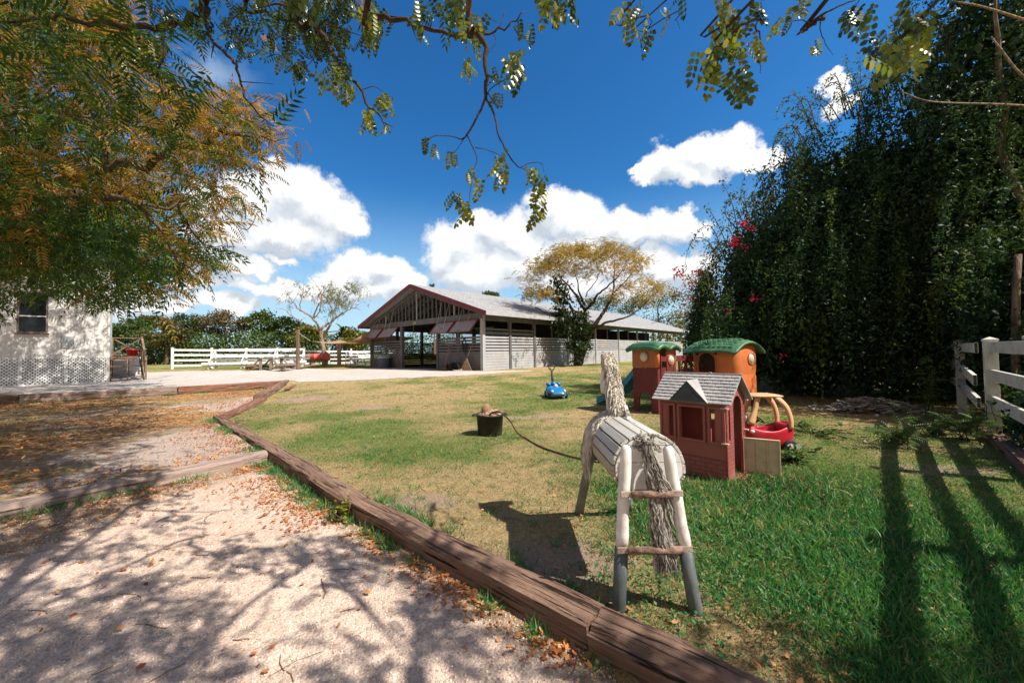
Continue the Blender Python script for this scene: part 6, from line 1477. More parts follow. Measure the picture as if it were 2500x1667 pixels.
gable(-th, th, (.205, .455), 'door_wall', M_rbrk, (.06, .105, .45, .78)); m = MB(); m.prism([(0, 0), (LY, 0), (LY, EV-.01), (LY/2, RG-.012), (0, EV-.01)], (-LX, 0, 0), (0, 1, 0), (0, 0, 1), (1, 0, 0), th); m.build('end_wall', M_rose, ph)
m = MB(); m.span(-LX+.02, -.02, .02, LY-.02, .004, .012); m.build('cottage_floor', M_rose, ph)
m = MB(); m.span(-.02, .075, .19, .47, .0, .022); m.build('door_sill', M_rose, ph, bevel=.004)
for y_, z_ in ((-.03, .80), (-.035, .42)):
    m = MB(); m.span(-.05, .025, y_, y_+.03, z_, z_+.012); m.build('corner_peg', M_crm, ph, bevel=.003)
for y_, z_ in ((.53, .845), (.52, .50)):
    m = MB(); m.span(.0, .045, y_, y_+.03, z_, z_+.014); m.build('corner_peg', M_crm, ph, bevel=.003)
# roof: sloping shells with raised shingles
sl_ = Vector((0, LY/2+.06, -(RG-EV)*(LY/2+.06)/(LY/2))); SL = sl_.length
for sg in (-1, 1):
    m = MB(); e0 = Vector((-LX-.06, LY/2, RG)); dn = Vector((0, sg*sl_.y, sl_.z)).normalized(); nn = Vector((1, 0, 0)).cross(dn)*(1 if sg < 0 else -1)
    if nn.z < 0: nn = -nn
    WX = LX+.13
    m.add([e0, e0+Vector((WX, 0, 0)), e0+Vector((WX, 0, 0))+dn*SL, e0+dn*SL]+[p+nn*.012 for p in (e0, e0+Vector((WX, 0, 0)), e0+Vector((WX, 0, 0))+dn*SL, e0+dn*SL)], [(0, 1, 2, 3), (4, 7, 6, 5), (0, 4, 5, 1), (1, 5, 6, 2), (2, 6, 7, 3), (3, 7, 4, 0)])
    NR, NC = 9, 10
    if sg < 0:
        for r_ in range(NR):
            for c_ in range(NC+1):
                w_ = WX/NC; x0 = c_*w_-(w_/2 if r_ % 2 else 0); x1 = x0+w_-.010; x0 = max(0, x0); x1 = min(WX, x1)
                if x1-x0 < .01: continue
                s0 = SL*r_/NR+.002; s1 = SL*(r_+1)/NR-.005+(.008 if r_ == NR-1 else 0); lo, hi = .013, .013+.009
                a_ = e0+Vector((x0, 0, 0)); b_ = e0+Vector((x1, 0, 0))
                m.add([a_+dn*s0+nn*.010, b_+dn*s0+nn*.010, b_+dn*s1+nn*.010, a_+dn*s1+nn*.010, a_+dn*s0+nn*lo, b_+dn*s0+nn*lo, b_+dn*s1+nn*hi, a_+dn*s1+nn*hi], [(4, 5, 6, 7), (0, 1, 5, 4), (1, 2, 6, 5), (2, 3, 7, 6), (3, 0, 4, 7)])
    m.build('roof_slope', M_groof, ph)
m = MB(); m.span(-LX-.065, .075, LY/2-.012, LY/2+.012, RG+.004, RG+.024); m.span(-.28, -.25, LY/2-.01, LY/2+.01, RG+.02, RG+.034); rcap = m.build('ridge_cap', M_groof, ph, bevel=.004)
dx0, dx1, dz = -.590, -.170, .225; yd = -.075; zb = EV-.045; xm = (dx0+dx1)/2
m = MB(); m.prism([(dx0, zb), (dx1, zb), (xm, zb+dz)], (0, yd, 0), (1, 0, 0), (0, 0, 1), (0, 1, 0), .01)
m.prism([(dx0+.07, zb+.022), (dx1-.07, zb+.022), (xm, zb+dz-.05)], (0, yd-.008, 0), (1, 0, 0), (0, 0, 1), (0, 1, 0), .01)
for i in range(3): m.span(xm-.055+.012*i, xm+.055-.012*i, yd-.014, yd-.007, zb+.045+.026*i, zb+.052+.026*i)
dm = m.build('dormer', M_dslate, ph)
m = MB(); yb_ = LY/2-.02
for x_e in (dx0-.012, dx1+.012):
    for i in range(6):
        f0, f1 = i/6, (i+1)/6; y0_, y1_ = yd-.012+(yb_-yd)*f0*.92, yd-.012+(yb_-yd)*(f1*.92-.006)
        m.add([(xm, y0_, zb+dz+.012), (xm, y1_, zb+dz+.012), (x_e+(xm-x_e)*f1*.0, y1_, zb-.004), (x_e, y0_, zb-.004), (xm, y0_, zb+dz+.018), (xm, y1_, zb+dz+.022), (x_e, y1_, zb+.006), (x_e, y0_, zb+.002)], [(0, 1, 2, 3), (4, 7, 6, 5), (0, 3, 7, 4), (1, 5, 6, 2), (2, 6, 7, 3), (0, 4, 5, 1)])
m.build('dormer_roof', M_groof, dm)
# the half door, swung open
dj = Vector((.012, .475, .03)); dd_ = Vector((.37, .12, 0)).normalized(); dn_ = Vector((-dd_.y, dd_.x, 0)); m = MB(); dw, dh = .345, .395
m.prism([(0, 0), (dw, 0), (dw, dh), (0, dh)], dj, dd_, (0, 0, 1), dn_, .012)
for u0, u1, v0, v1 in ((0, dw, 0, .022), (0, dw, dh-.018, dh), (0, .018, .022, dh-.018), (dw-.018, dw, .022, dh-.018), (.112, .130, .022, dh-.018), (.215, .233, .022, dh-.018)):
    m.prism([(u0, v0), (u1, v0), (u1, v1), (u0, v1)], dj-dn_*.016, dd_, (0, 0, 1), dn_, .018)
m.build('half_door', M_crm, ph, bevel=.004)

# ------------------------------------------------------------------ red toy car
cc_ = Vector((3.66, 5.66, gz(3.6, 5.7))); cp = thing('toy_car', 'red ride in toy car with cream roof pillars and cartoon eye headlights', 'toy car', cc_, R(176)); cp.scale = (1.2, 1.0, 1.0)
M_cred = paint('crimson_plastic', (.52, .012, .035), .38, .15, 3, .04, (.42, .05, .06), 3, .5)
M_ctan = paint('tan_plastic', (.68, .40, .21), .5, .14, 3, .06, (.34, .22, .13), 3)
M_tyre = paint('black_tyre', (.018, .018, .018), .6, .3, 8); M_hub = paint('white_hub', (.66, .62, .58), .4, .1)
def sup(a, L_, W_, e=2.6):
    c, s_ = math.cos(a), math.sin(a); return L_*math.copysign(abs(c)**(2/e), c), W_*math.copysign(abs(s_)**(2/e), s_)
N_ = 56; rows = []
def ztop(a):
    c = math.cos(a); return .315+.075*max(0, c)**2+.06*max(0, -c)**2-.045*math.exp(-((c+.05)/.45)**2)
lev = [(.80, .055, 0), (.95, .06, 0), (1.0, .12, 0), (1.03, .20, 0), (1.04, .5, 1), (1.03, .85, 1), (1.0, 1., 1), (.965, 1.03, 1), (.93, 1., 1), (.90, .7, 1), (.86, .14, 0), (.5, .125, 0), (.02, .12, 0)]
for sc_, zz, rel in lev:
    r_ = []
    for i in range(N_+1):
        a = 2*math.pi*i/N_; x_, y_ = sup(a, .335*sc_, .205*sc_); z_ = zz if not rel else (.2+(ztop(a)-.2)*zz); r_.append((x_, y_, z_))
    rows.append(r_)
m = MB(); m.grid(rows); body = m.build('body', M_cred, cp, True, recalc=True)
rows = []
for i in range(9):
    u = i/8; x_ = .335*.99-.20*u; r_ = []
    for j in range(13):
        v_ = j/12*2-1; hw = .19*(1-.5*(1-u)**3); r_.append((x_, v_*hw, .375+.035*math.sin(u*2.2)-.05*abs(v_)**2.5-.05*(1-u)**2))
    rows.append(r_)
m = MB(); m.grid(rows); hd = m.build('hood', M_cred, cp, True, recalc=False); md = hd.modifiers.new('thickness', 'SOLIDIFY'); md.thickness = .02
m = MB(); m.span(-.27, -.06, -.165, .165, .13, .22); m.span(-.29, -.22, -.165, .165, .2, .36); m.build('seat', M_cred, cp, bevel=.03)
for y_ in (-.075, .075):
    m = MB(); m.lathe([(.001, 0), (.05, 0), (.062, .012), (.062, .03), (.05, .042), (.001, .042)], 20, (.205, y_, .435), Matrix.Rotation(R(72), 3, 'Y'), False); ey = m.build('eye', M_hub, cp, True)
    m = MB(); m.lathe([(.001, 0), (.024, 0), (.022, .008), (.001, .010)], 16, (.248, y_, .432), Matrix.Rotation(R(72), 3, 'Y'), False); m.build('pupil', M_tyre, ey, True)
for y_ in (-.212, .212):
    m = MB(); m.lathe([(.001, -.01), (.026, -.01), (.026, .008), (.001, .012)], 20, (.20, y_, .275), Matrix.Rotation(R(90 if y_ < 0 else -90), 3, 'X'), False); m.build('fuel_cap', M_hub, cp, True)
zr = .775
for pts, rad in (([(.19, .15, .36), (.13, .13, .55), (.07, .10, zr-.02)], (.070, .043, .047)), ([(.19, -.15, .36), (.13, -.13, .55), (.07, -.10, zr-.02)], (.070, .043, .047)),
                 ([(-.27, .165, .30), (-.265, .16, .45), (-.22, .15, .62), (-.12, .12, zr-.02)], (.040, .040, .044, .052)), ([(-.27, -.165, .30), (-.265, -.16, .45), (-.22, -.15, .62), (-.12, -.12, zr-.02)], (.040, .040, .044, .052))):
    m = MB(); q = bez(pts); k = len(q); rr = np.interp(np.linspace(0, 1, k), np.linspace(0, 1, len(rad)), rad); m.tube(q, list(rr), 14, True, .62); m.build('pillar', M_ctan, cp, True)
rows = []
for sc_, zz in ((.05, zr-.035), (.7, zr-.034), (.96, zr-.028), (1., zr-.012), (.98, zr+.002), (.8, zr+.012), (.4, zr+.018), (.03, zr+.02)):
    rows.append([(lambda p: (p[0]-.015-(.02 if zz > zr else 0), p[1], zz-.10*max(0, -p[0]-.05)**1.3*2))(sup(2*math.pi*i/40, .215*sc_, .175*sc_, 2.8)) for i in range(41)])
m = MB(); m.grid(rows); m.build('car_roof', M_ctan, cp, True)
m = MB(); m.tube([(.12, 0, .33), (.02, 0, .40)], .012, 8); m.lathe([(.055, -.008), (.068, 0), (.055, .008), (.048, 0), (.055, -.008)], 20, (.015, 0, .405), Matrix.Rotation(R(-50), 3, 'Y'), False); m.build('steering_wheel', M_tyre, cp, True)
for x_, y_ in ((-.235, .185), (-.235, -.185), (.225, .185), (.225, -.185)):
    Rw = Matrix.Rotation(R(90), 3, 'X'); m = MB(); m.lathe([(.040, -.026), (.066, -.026), (.074, -.018), (.075, 0), (.074, .018), (.066, .026), (.040, .026)], 28, (x_, y_, .075), Rw, False); wh = m.build('wheel', M_tyre, cp, True)
    for sg in (1, -1):
        m = MB(); m.lathe([(.001, 0), (.018, .002), (.024, -.006), (.036, -.004), (.043, .002), (.045, -.01), (.001, -.012)], 24, (x_, y_+sg*.024, .075), Matrix.Rotation(R(-90*sg), 3, 'X'), False); m.build('rim', M_hub, wh, True)

# ------------------------------------------------------------------ toy castle climber
M_or = paint('orange_plastic', (.60, .17, .055), .5, .14, 2.5, .25, (.42, .14, .06), 2, .35, 26)
M_br = paint('brown_orange_plastic', (.42, .13, .06), .5, .14, 2.5, .2, (.30, .11, .06), 2)
M_mar = paint('maroon_plastic', (.15, .03, .030), .55, .25, 3, .5, None, 3, .3, 18)
M_grn = paint('green_plastic', (.050, .155, .075), .42, .25, 3, .1, (.18, .28, .16), 3, .45)
M_cyan = paint('cyan_plastic', (.02, .20, .34), .45, .15, 3); M_port = paint('porthole_plastic', (.62, .58, .48), .35, .15, 8, .05)
M_drk = paint('opening_shade', (.03, .012, .010), .9)  # near-black standing in for shade inside the castle doorway and slots
ka = math.atan2(-.87, .5); cbp = Vector((4.85, 8.3, gz(4.85, 8.3)))
cs = thing('toy_castle', 'large plastic toy castle climber with orange house, brown tower and green roofs', 'climber', cbp, ka)
# local axes: x runs towards the camera along the house front, y to the right and back. house: x -1.1..0, y 0..1.0
def rbox(x0, x1, y0, y1, r, n=6):
    o = []
    for cx_, cy_, a0 in ((x1-r, y1-r, 0), (x0+r, y1-r, 90), (x0+r, y0+r, 180), (x1-r, y0+r, 270)):
        for k in range(n+1): a = R(a0+90*k/n); o.append((cx_+r*math.cos(a), cy_+r*math.sin(a)))
    return o
hp = rbox(-1.1, 0, 0, .98, .22); k_ = len(hp); rows = []
def arch_top(y_): return 1.42+.17*(1-((y_-.49)/.49)**2)
for zz in (.38, .39, .80, .86, .87, .95, 1.2):
    g_ = .012 if zz in (.86, .87) else 0
    rows.append([(p[0]*(1-.0*zz)+(0 if p[0] < -.55 else -g_), p[1]+g_*(1 if p[1] < .4 else -1), zz) for p in hp+hp[:1]])
rows.append([(p[0], p[1], arch_top(p[1])-.02) for p in hp+hp[:1]]); rows.append([(p[0]*.98-.01, p[1]*.98+.01, arch_top(p[1])) for p in hp+hp[:1]])
m = MB(); m.grid(rows); m.build('house', M_or, cs, True)
for xs_m in (-.93, -.38):
    m = MB(); m.span(xs_m-.006, xs_m+.006, -.008, .012, .40, 1.42); m.build('seam', M_br, cs)
m = MB(); m.span(-.9, -.25, -.012, .0, .855, .875); m.build('moulded_band', M_br, cs, bevel=.004)
m = MB(); m.span(-1.08, -.02, .03, .95, .335, .385); m.build('platform', M_cyan, cs, bevel=.02)
for x_, y_ in ((-1.0, .08), (-.10, .08), (-.1, .9), (-1.0, .9)): m = MB(); m.span(x_-.06, x_+.06, y_-.05, y_+.05, -.03, .34); m.build('leg', M_mar, cs, bevel=.02)
m = MB()
yc = -.004; ar = [(-.86, .92), (-.46, .92)]+[(-.66+.2*math.cos(R(a)), 1.16+.2*math.sin(R(a))) for a in np.linspace(0, 180, 14)]
m.prism(ar, (0, yc-.002, 0), (1, 0, 0), (0, 0, 1), (0, 1, 0), .03); m.build('doorway_shade', M_drk, cs)
m = MB(); rim = []
for i in range(15): a = R(180*i/14); rim.append(((-.66+.225*math.cos(a)), -.006, 1.16+.225*math.sin(a)))
m.tube([(-.435, -.006, .93)]+rim+[(-.885, -.006, .93)], .022, 8); m.build('arch_rim', M_br, cs, True)
for a0 in (55, 125):
    m = MB(); m.tube([(-.66+.31*math.cos(R(a0+da)), -.004, 1.16+.28*math.sin(R(a0+da))) for da in (-18, -9, 0, 9, 18)], .022, 8); m.build('arch_slot_shade', M_drk, cs, True)
def porthole(parent, c, nrm, r):
    n_ = Vector(nrm).normalized(); q = n_.to_track_quat('Z', 'Y').to_matrix(); m = MB()
    m.lathe([(r, -.01), (r*1.22, .004), (r*1.22, .014), (r*1.02, .016), (r, .0)], 28, c, q, False); f_ = m.build('porthole', M_br, parent, True)
    m = MB(); m.lathe([(r, -.002), (r*.8, .02), (r*.45, .036), (.001, .042)], 28, c, q, False); m.build('lens', M_port, f_, True)
porthole(cs, (.004, .62, 1.22), (1, 0, 0), .115)
# vaulted green roof with overlapping scales
def vroof(x0, x1, y0, y1, zc, rise, th_, scales, name='green_roof'):
    m = MB(); rows = []; ny = 18; nx = 14
    def pt(u, v_, o):
        x_ = x0+(x1-x0)*u; y_ = y0+(y1-y0)*v_; z_ = zc+rise*(1-(2*v_-1)**2)-.05*(2*u-1)**4; return Vector((x_, y_, z_+o))
    for i in range(nx+1):
        u = i/nx; edge = .5 if i in (0, nx) else 1
        rows.append([pt(u, j/ny, th_*(edge if 0 < j < ny else .5)) for j in range(ny+1)])
    m.grid(rows); m.grid([[pt(i/nx, j/ny, -th_*.6 if 0 < i < nx and 0 < j < ny else -th_*.1) for j in range(ny+1)] for i in range(nx+1)])
    for j in range(ny): pass
    for i in (0, nx): m.grid([[pt(i/nx, j/ny, th_*.5) for j in range(ny+1)], [pt(i/nx, j/ny, -th_*.1) for j in range(ny+1)]])
    for j in (0, ny): m.grid([[pt(i/nx, j/ny, th_*.5) for i in range(nx+1)], [pt(i/nx, j/ny, -th_*.1) for i in range(nx+1)]])
    r_ = m.build(name, M_grn, cs, True)
    m = MB(); rr = th_*.85
    ring = [pt(u, 0, 0) for u in np.linspace(0, 1, 9)]+[pt(1, v_, 0) for v_ in np.linspace(.06, .94, 12)]+[pt(u, 1, 0) for u in np.linspace(1, 0, 9)]+[pt(0, v_, 0) for v_ in np.linspace(.94, .06, 12)]
    m.tube(ring+ring[:1], rr, 10, False); m.build('roof_rim', M_grn, r_, True)
    if scales:
        m = MB(); nr, nc = 6, 9
        for a in range(nr):
            for b in range(nc):
                u0 = .05+.9*(b+(.5 if a % 2 else 0))/nc; u1 = u0+.9/nc-.012; v0 = .05+.45*a/nr; v1 = v0+.45/nr-.006
                if u1 > .96: continue
                um = (u0+u1)/2; hex_ = [(u0, v1), (u0, v0+.02), (um-.02, v0), (um+.02, v0), (u1, v0+.02), (u1, v1)]
                lo = [pt(p, q, th_-.004) for p, q in hex_]; hi = [pt(um+(p-um)*.86, (v0+v1)/2+(q-(v0+v1)/2)*.84, th_+.020) for p, q in hex_]
                m.add(lo+hi, [tuple(range(6, 12))]+[(k, (k+1) % 6, (k+1) % 6+6, k+6) for k in range(6)])
        m.build('roof_scales', M_grn, r_)
vroof(-1.18, .06, -.10, 1.08, 1.40, .235, .040, True)
# tower to the left: brown orange top, maroon base with an arch
inv = cs.matrix_basis.inverted(); tk = inv @ Vector((3.27, 8.6, cbp.z)); tx, ty = tk.x, tk.y
def tw_face(m, ax, c0, c1, fixed, t, z0, z1, arch=None):
    def q(pl):
        if ax == 'x': m.prism(pl, (0, fixed, 0), (1, 0, 0), (0, 0, 1), (0, 1, 0), t)
        else: m.prism(pl, (fixed, 0, 0), (0, 1, 0), (0, 0, 1), (1, 0, 0), t)
    if not arch: q([(c0, z0), (c1, z0), (c1, z1), (c0, z1)]); return
    a0, a1, zs = arch; q([(c0, z0), (a0, z0), (a0, z1), (c0, z1)]); q([(a1, z0), (c1, z0), (c1, z1), (a1, z1)]); am, ra = (a0+a1)/2, (a1-a0)/2; n = 10
    pts = [(am+ra*math.cos(R(a)), zs+ra*math.sin(R(a))) for a in np.linspace(180, 0, n)]
    for i in range(n-1): q([pts[i], pts[i+1], (pts[i+1][0], z1), (pts[i][0], z1)])
TW, TD = .72, .60
m = MB(); tw_face(m, 'x', tx-TW, tx, ty, .035, -.02, 1.04, (tx-.55, tx-.20, .30)); tw_face(m, 'y', ty+.035, ty+TD, tx-.035, .035, -.02, 1.04, (ty+.14, ty+.44, .30)); tw_face(m, 'x', tx-TW, tx, ty+TD, .035, -.02, 1.04, (tx-.55, tx-.20, .30))
m.build('tower_base', M_mar, cs)
m = MB(); tw_face(m, 'x', tx-TW-.01, tx+.01, ty-.012, .05, 1.045, 1.50); tw_face(m, 'x', tx-TW-.01, tx+.01, ty+TD, .05, 1.045, 1.50); tw_face(m, 'y', ty+TD*.52, ty+TD, tx-.05, .05, 1.045, 1.5)
m.build('tower_top', M_br, cs, bevel=.015)
m = MB(); m.tube([(tx-.03, ty+.03, 1.05), (tx-.03, ty+.03, 1.5)], .055, 12); m.build('tower_pillar', M_or, cs, True)
for yy in (ty+.02, ty+TD-.05):
    m = MB(); m.span(tx-TW+.05, tx-.05, yy, yy+.03, .50, .53); m.build('step_ledge', M_cyan if False else M_mar, cs, bevel=.005)
porthole(cs, (tx-TW*.52, ty-.014, 1.29), (0, -1, 0), .115); porthole(cs, (tx+.014, ty+TD*.76, 1.22), (1, 0, 0), .10)
vroof(tx-TW-.08, tx+.09, ty-.10, ty+TD*.50, 1.50, .085, .06, False, 'green_roof'); vroof(tx-TW-.06, tx+.07, ty+TD*.54, ty+TD+.10, 1.50, .075, .055, False, 'green_roof')
# bridge side panel with upright slots
pa, pb = Vector((tx+.02, ty+.10, 0)), Vector((-1.06, .05, 0)); dv = (pb-pa); bl_ = dv.length; dv.normalize(); nv = Vector((-dv.y, dv.x, 0)); 
def bq(m, u0, u1, z0, z1, t_=.04): m.prism([(u0, z0), (u1, z0), (u1, z1), (u0, z1)], pa, dv, (0, 0, 1), nv, t_)
for off_ in (0, .50):
    m = MB(); pa0 = pa; pa = pa0+nv*off_
    bq(m, 0, bl_, .80, .93); bq(m, 0, bl_, 1.18, 1.31)
    for i in range(6): u = bl_*i/5; bq(m, max(0, u-.035), min(bl_, u+.035), .93, 1.18, .045)
    pa = pa0; m.build('bridge_panel', M_mar, cs, bevel=.008)
m = MB(); m.prism([(0, .76), (bl_, .76), (bl_, .80), (0, .80)], pa, dv, (0, 0, 1), nv, .5); m.build('bridge_deck', M_mar, cs)
# cyan slide on the far side of the tower
rows = []
for i in range(15):
    u = i/14; x_ = tx-TW-.02-1.35*u; z_ = .86*(1-u)**1.25*(1-.15*math.sin(u*3.14))+.06; rows.append([(x_, ty+.06, z_+.13), (x_, ty+.085, z_+.13), (x_, ty+.11, z_), (x_, ty+.48, z_), (x_, ty+.505, z_+.13), (x_, ty+.53, z_+.13), (x_, ty+.53, z_-.05), (x_, ty+.06, z_-.05), (x_, ty+.06, z_+.13)])
m = MB(); m.grid(rows); m.build('slide', M_cyan, cs, False)

# ------------------------------------------------------------------ blue push car, tub, hoses
tcp = G(1361, 975); pcg = thing('push_car', 'small blue push car with black push handle standing on the lawn', 'toy car', tcp+Vector((0, .45, 0)), R(-88+180+180)); pcg.rotation_euler.z = R(-90+6)
M_blue = paint('blue_plastic', (.012, .17, .42), .32, .12, 3, .04, None, 3, .5); M_gry = paint('dark_grey_plastic', (.05, .05, .055), .5, .2)
# local x points to the front of the car (towards the camera)
rows = []
for i in range(17):
    u = i/16; x_ = .44-.88*u; hw = .285*(1-.38*abs(2*u-1)**4.5); zt = np.interp(u, [0, .06, .2, .36, .48, .7, .85, 1.], [.17, .25, .31, .345, .29, .30, .40, .33]); r_ = []
    for j in range(25):
        a = math.pi*j/24; cx_ = math.cos(a); sz = math.sin(a); r_.append((x_, hw*math.copysign(abs(cx_)**.55, cx_), .085+(zt-.085)*abs(sz)**.55))
    rows.append(r_)
m = MB(); m.grid(rows)
for e in (0, -1):
    c_ = len(m.v); m.v += [tuple(p) for p in rows[e]]; m.v.append((rows[e][0][0], 0, .085)); m.f += [(c_+i, c_+i+1, c_+25) for i in range(24)]
m.build('body', M_blue, pcg, True)
for y_ in (-.16, 0, .16):
    m = MB(); m.lathe([(.001, .0), (.07, .01), (.09, .05), (.07, .10), (.001, .115)], 18, (-.30, y_, .345+(.02 if y_ == 0 else 0)), None, False); m.build('seat_back', M_blue, pcg, True)
m = MB(); m.lathe([(.001, 0), (.15, 0), (.17, .025), (.13, .05), (.001, .06)], 20, (-.02, 0, .275), None, False); m.build('seat', paint('pale_grey_plastic', (.50, .52, .56), .4), pcg, True)
m = MB(); m.lathe([(.001, 0), (.06, .01), (.07, .05), (.03, .10), (.001, .11)], 16, (.03, .0, .325), None, False); m.build('steering_boss', M_hub, pcg, True)
m = MB(); m.span(.425, .458, -.17, .17, .11, .165); m.build('grille', M_gry, pcg, bevel=.01)
for y_ in (-.19, .19):
    m = MB(); m.lathe([(.001, .02), (.03, .014), (.04, 0), (.04, -.02)], 16, (.395, y_, .245), Matrix.Rotation(R(70), 3, 'Y'), False); m.build('headlight', M_hub, pcg, True)
for x_ in (.27, -.27):
    for y_ in (-.265, .265): m = MB(); m.lathe([(.001, -.03), (.085, -.03), (.098, -.015), (.098, .015), (.085, .03), (.001, .03)], 22, (x_, y_, .098), Matrix.Rotation(R(90), 3, 'X'), False); m.build('wheel', M_tyre, pcg, True)
m = MB(); m.tube([(-.40, 0, .33), (-.47, 0, .62), (-.52, 0, .82)], [.045, .036, .036], 10); m.tube([(-.52, 0, .80), (-.53, -.06, .86), (-.545, -.105, .95), (-.545, -.10, .975), (-.545, 0, .98), (-.545, .10, .975), (-.545, .105, .95), (-.53, .06, .86), (-.52, 0, .80)], .020, 8); hd = m.build('push_handle', M_gry, pcg, True)
m = MB(); m.tube([(-.535, -.055, .885), (-.535, .055, .885)], .022, 8); m.build('yellow_grip', paint('yellow_plastic', (.62, .42, .06), .4), hd, True)
tg_ = G(1195, 1066); tb_ = thing('black_tub', 'black rope handled tub full of straw and twine on the lawn', 'tub', tg_+Vector((0, .18, 0)), R(4))
m = MB(); m.lathe([(.001, 0), (.205, 0), (.212, .01), (.236, .335), (.252, .338), (.256, .352), (.25, .366), (.226, .366), (.222, .33), (.20, .02), (.001, .02)], 40, cap=False); pot = m.build('pot', M_blk, tb_, True)
for sg in (-1, 1): m = MB(); m.tube([(sg*.24, -.06, .352), (sg*.295, -.055, .350), (sg*.31, 0, .349), (sg*.295, .055, .350), (sg*.24, .06, .352)], .015, 8, True, .6); m.build('handle', M_blk, tb_, True)
M_straw = mat_noise('pale_twine', [(.3, (.30, .19, .12)), (.55, (.54, .38, .27)), (.7, (.70, .54, .42))], 22, 6, .95, .9, 60)
st = thing('twine_coils', 'loose coils of pale straw twine heaped in the black tub', 'twine', tb_.location+Vector((0, 0, .33)))
m = MB(); rq = random.Random(9)
for i in range(46):
    rr = rq.uniform(.05, .16); cx_, cy_ = rq.gauss(0, .045), rq.gauss(0, .045); zc = .0+.06*(1-rr/.16)+rq.uniform(-.02, .045); tl = rq.uniform(-.35, .35); ph_ = rq.uniform(0, 6.28)
    m.tube([(cx_+rr*math.cos(a), cy_+rr*math.sin(a), zc+tl*rr*math.cos(a+ph_)+.012*math.sin(3*a+ph_)) for a in np.linspace(0, 5.9, 22)], .011, 5)
m.lathe([(.21, -.04), (.19, .01), (.12, .04), (.001, .05)], 20, cap=False)
m.build('coils', M_straw, st, True)
m = MB()
for i in range(260):
    a = rq.uniform(0, 6.28); r0 = rq.uniform(.0, .19); p = Vector((r0*math.cos(a), r0*math.sin(a), .05+rq.uniform(0, .03))); d_ = Vector((rq.gauss(0, 1), rq.gauss(0, 1), rq.uniform(.1, .9))).normalized()*rq.uniform(.03, .07); m.tube([p, p+d_*.6, p+d_+Vector((0, 0, -.01))], .0018, 3)
m.build('loose_straw', M_straw, st, recalc=False)
lg_ = thing('log_round', 'round brown slice of log resting on the twine in the tub', 'log', tb_.location+Vector((-.055, -.03, .455))); lg_.rotation_euler = (R(62), R(6), R(18))
m = MB(); m.lathe([(.001, -.04), (.075, -.04), (.083, -.03), (.085, .0), (.083, .03), (.075, .042), (.001, .044)], 26, cap=False); m.build('wood_slice', mat_noise('log_wood', [(.3, (.15, .085, .05)), (.6, (.30, .18, .11))], 12, 7, .9, .6, 40), lg_, True)
M_hose = paint('dark_red_hose', (.085, .032, .026), .5, .25, 6)
hp_ = [tb_.location+Vector((-.02, -.16, .36)), tb_.location+Vector((.06, -.20, .42)), tb_.location+Vector((.17, -.19, .435)), tb_.location+Vector((.25, -.17, .37)), P(1246, 1028, 6.45), P(1262, 1055, 6.4)]+[Vector((*G(x_, y_)[:2], .018)) for x_, y_ in ((1280, 1070), (1318, 1092), (1360, 1107), (1405, 1120), (1460, 1130))]
m = MB(); m.tube(bez(hp_), .013, 8); tag(m.build('garden_hose', M_hose, None, True), 'dark hose looping out of the black tub onto the grass', 'hose')
q_ = [G(x_, y_) for x_, y_ in ((2080, 1305), (2150, 1330), (2230, 1352), (2310, 1375), (2400, 1400), (2500, 1424), (2640, 1455))]
m = MB(); m.tube(bez([(p.x, p.y, .02) for p in q_]), .012, 8); tag(m.build('water_pipe', M_blk, None, True), 'thin black pipe lying through the long grass at the lower right', 'pipe')

# ------------------------------------------------------------------ right hand fence, pole, heap, plants
M_old = paint('grimy_vinyl', (.60, .58, .52), .6, .22, 2.5, .1, (.27, .25, .17), 2.8)
f0 = Vector((7.21, 5.75, gz(7.21, 5.75))); fdv = Vector((.70, .715, 0)).normalized(); fr = thing('rail_fence', 'grimy white three rail fence running out of the right edge, top rail above eye level', 'fence', f0, math.atan2(fdv.y, fdv.x))
def fpost(x_, hgt=1.50, lean=0):
    m = MB(); m.box((x_, 0, hgt/2-.05), (.135, .135, hgt+.1)); m.box((x_, 0, hgt+.012), (.155, .155, .03)); c_ = len(m.v); m.v += [(x_+a*.075, b*.075, hgt+.027) for a, b in ((-1, -1), (1, -1), (1, 1), (-1, 1))]+[(x_, 0, hgt+.065)]; m.f += [(c_, c_+1, c_+4), (c_+1, c_+2, c_+4), (c_+2, c_+3, c_+4), (c_+3, c_, c_+4)]; return m.build('post', M_old, fr, bevel=.004)
for x_ in (0, -2.45, -4.9, -7.35, -9.8, 3.38, 6.8): fpost(x_)
for zz in (1.405, .995, .60):
    m = MB(); m.span(-9.8, .04, -.022, .022, zz-.078, zz+.078); m.build('rail', M_old, fr, bevel=.004)
    m = MB(); m.span(3.3, 6.8, -.022, .022, zz-.078, zz+.078); m.build('rail', M_old, fr, bevel=.004)
def hrail(a_, b_):
    a_, b_ = Vector(a_), Vector(b_); d = (b_-a_); L_ = d.length; d.normalize(); s_ = d.cross(Vector((0, 0, 1))).normalized(); u_ = s_.cross(d); m = MB()
    for w0, w1, h0, h1 in ((-.022, .022, .072, .078), (-.022, .022, -.078, -.072), (-.022, -.017, -.072, .072), (.017, .022, -.072, .072), (-.017, .017, -.003, .003), (-.017, .017, .034, .038), (-.017, .017, -.038, -.034)):
        q = [a_+s_*w0+u_*h0, a_+s_*w1+u_*h0, a_+s_*w1+u_*h1, a_+s_*w0+u_*h1]; m.add(q+[p+d*L_ for p in q], [(0, 1, 2, 3), (7, 6, 5, 4), (0, 4, 5, 1), (1, 5, 6, 2), (2, 6, 7, 3), (3, 7, 4, 0)])
    return m.build('loose_rail', M_old, fr)
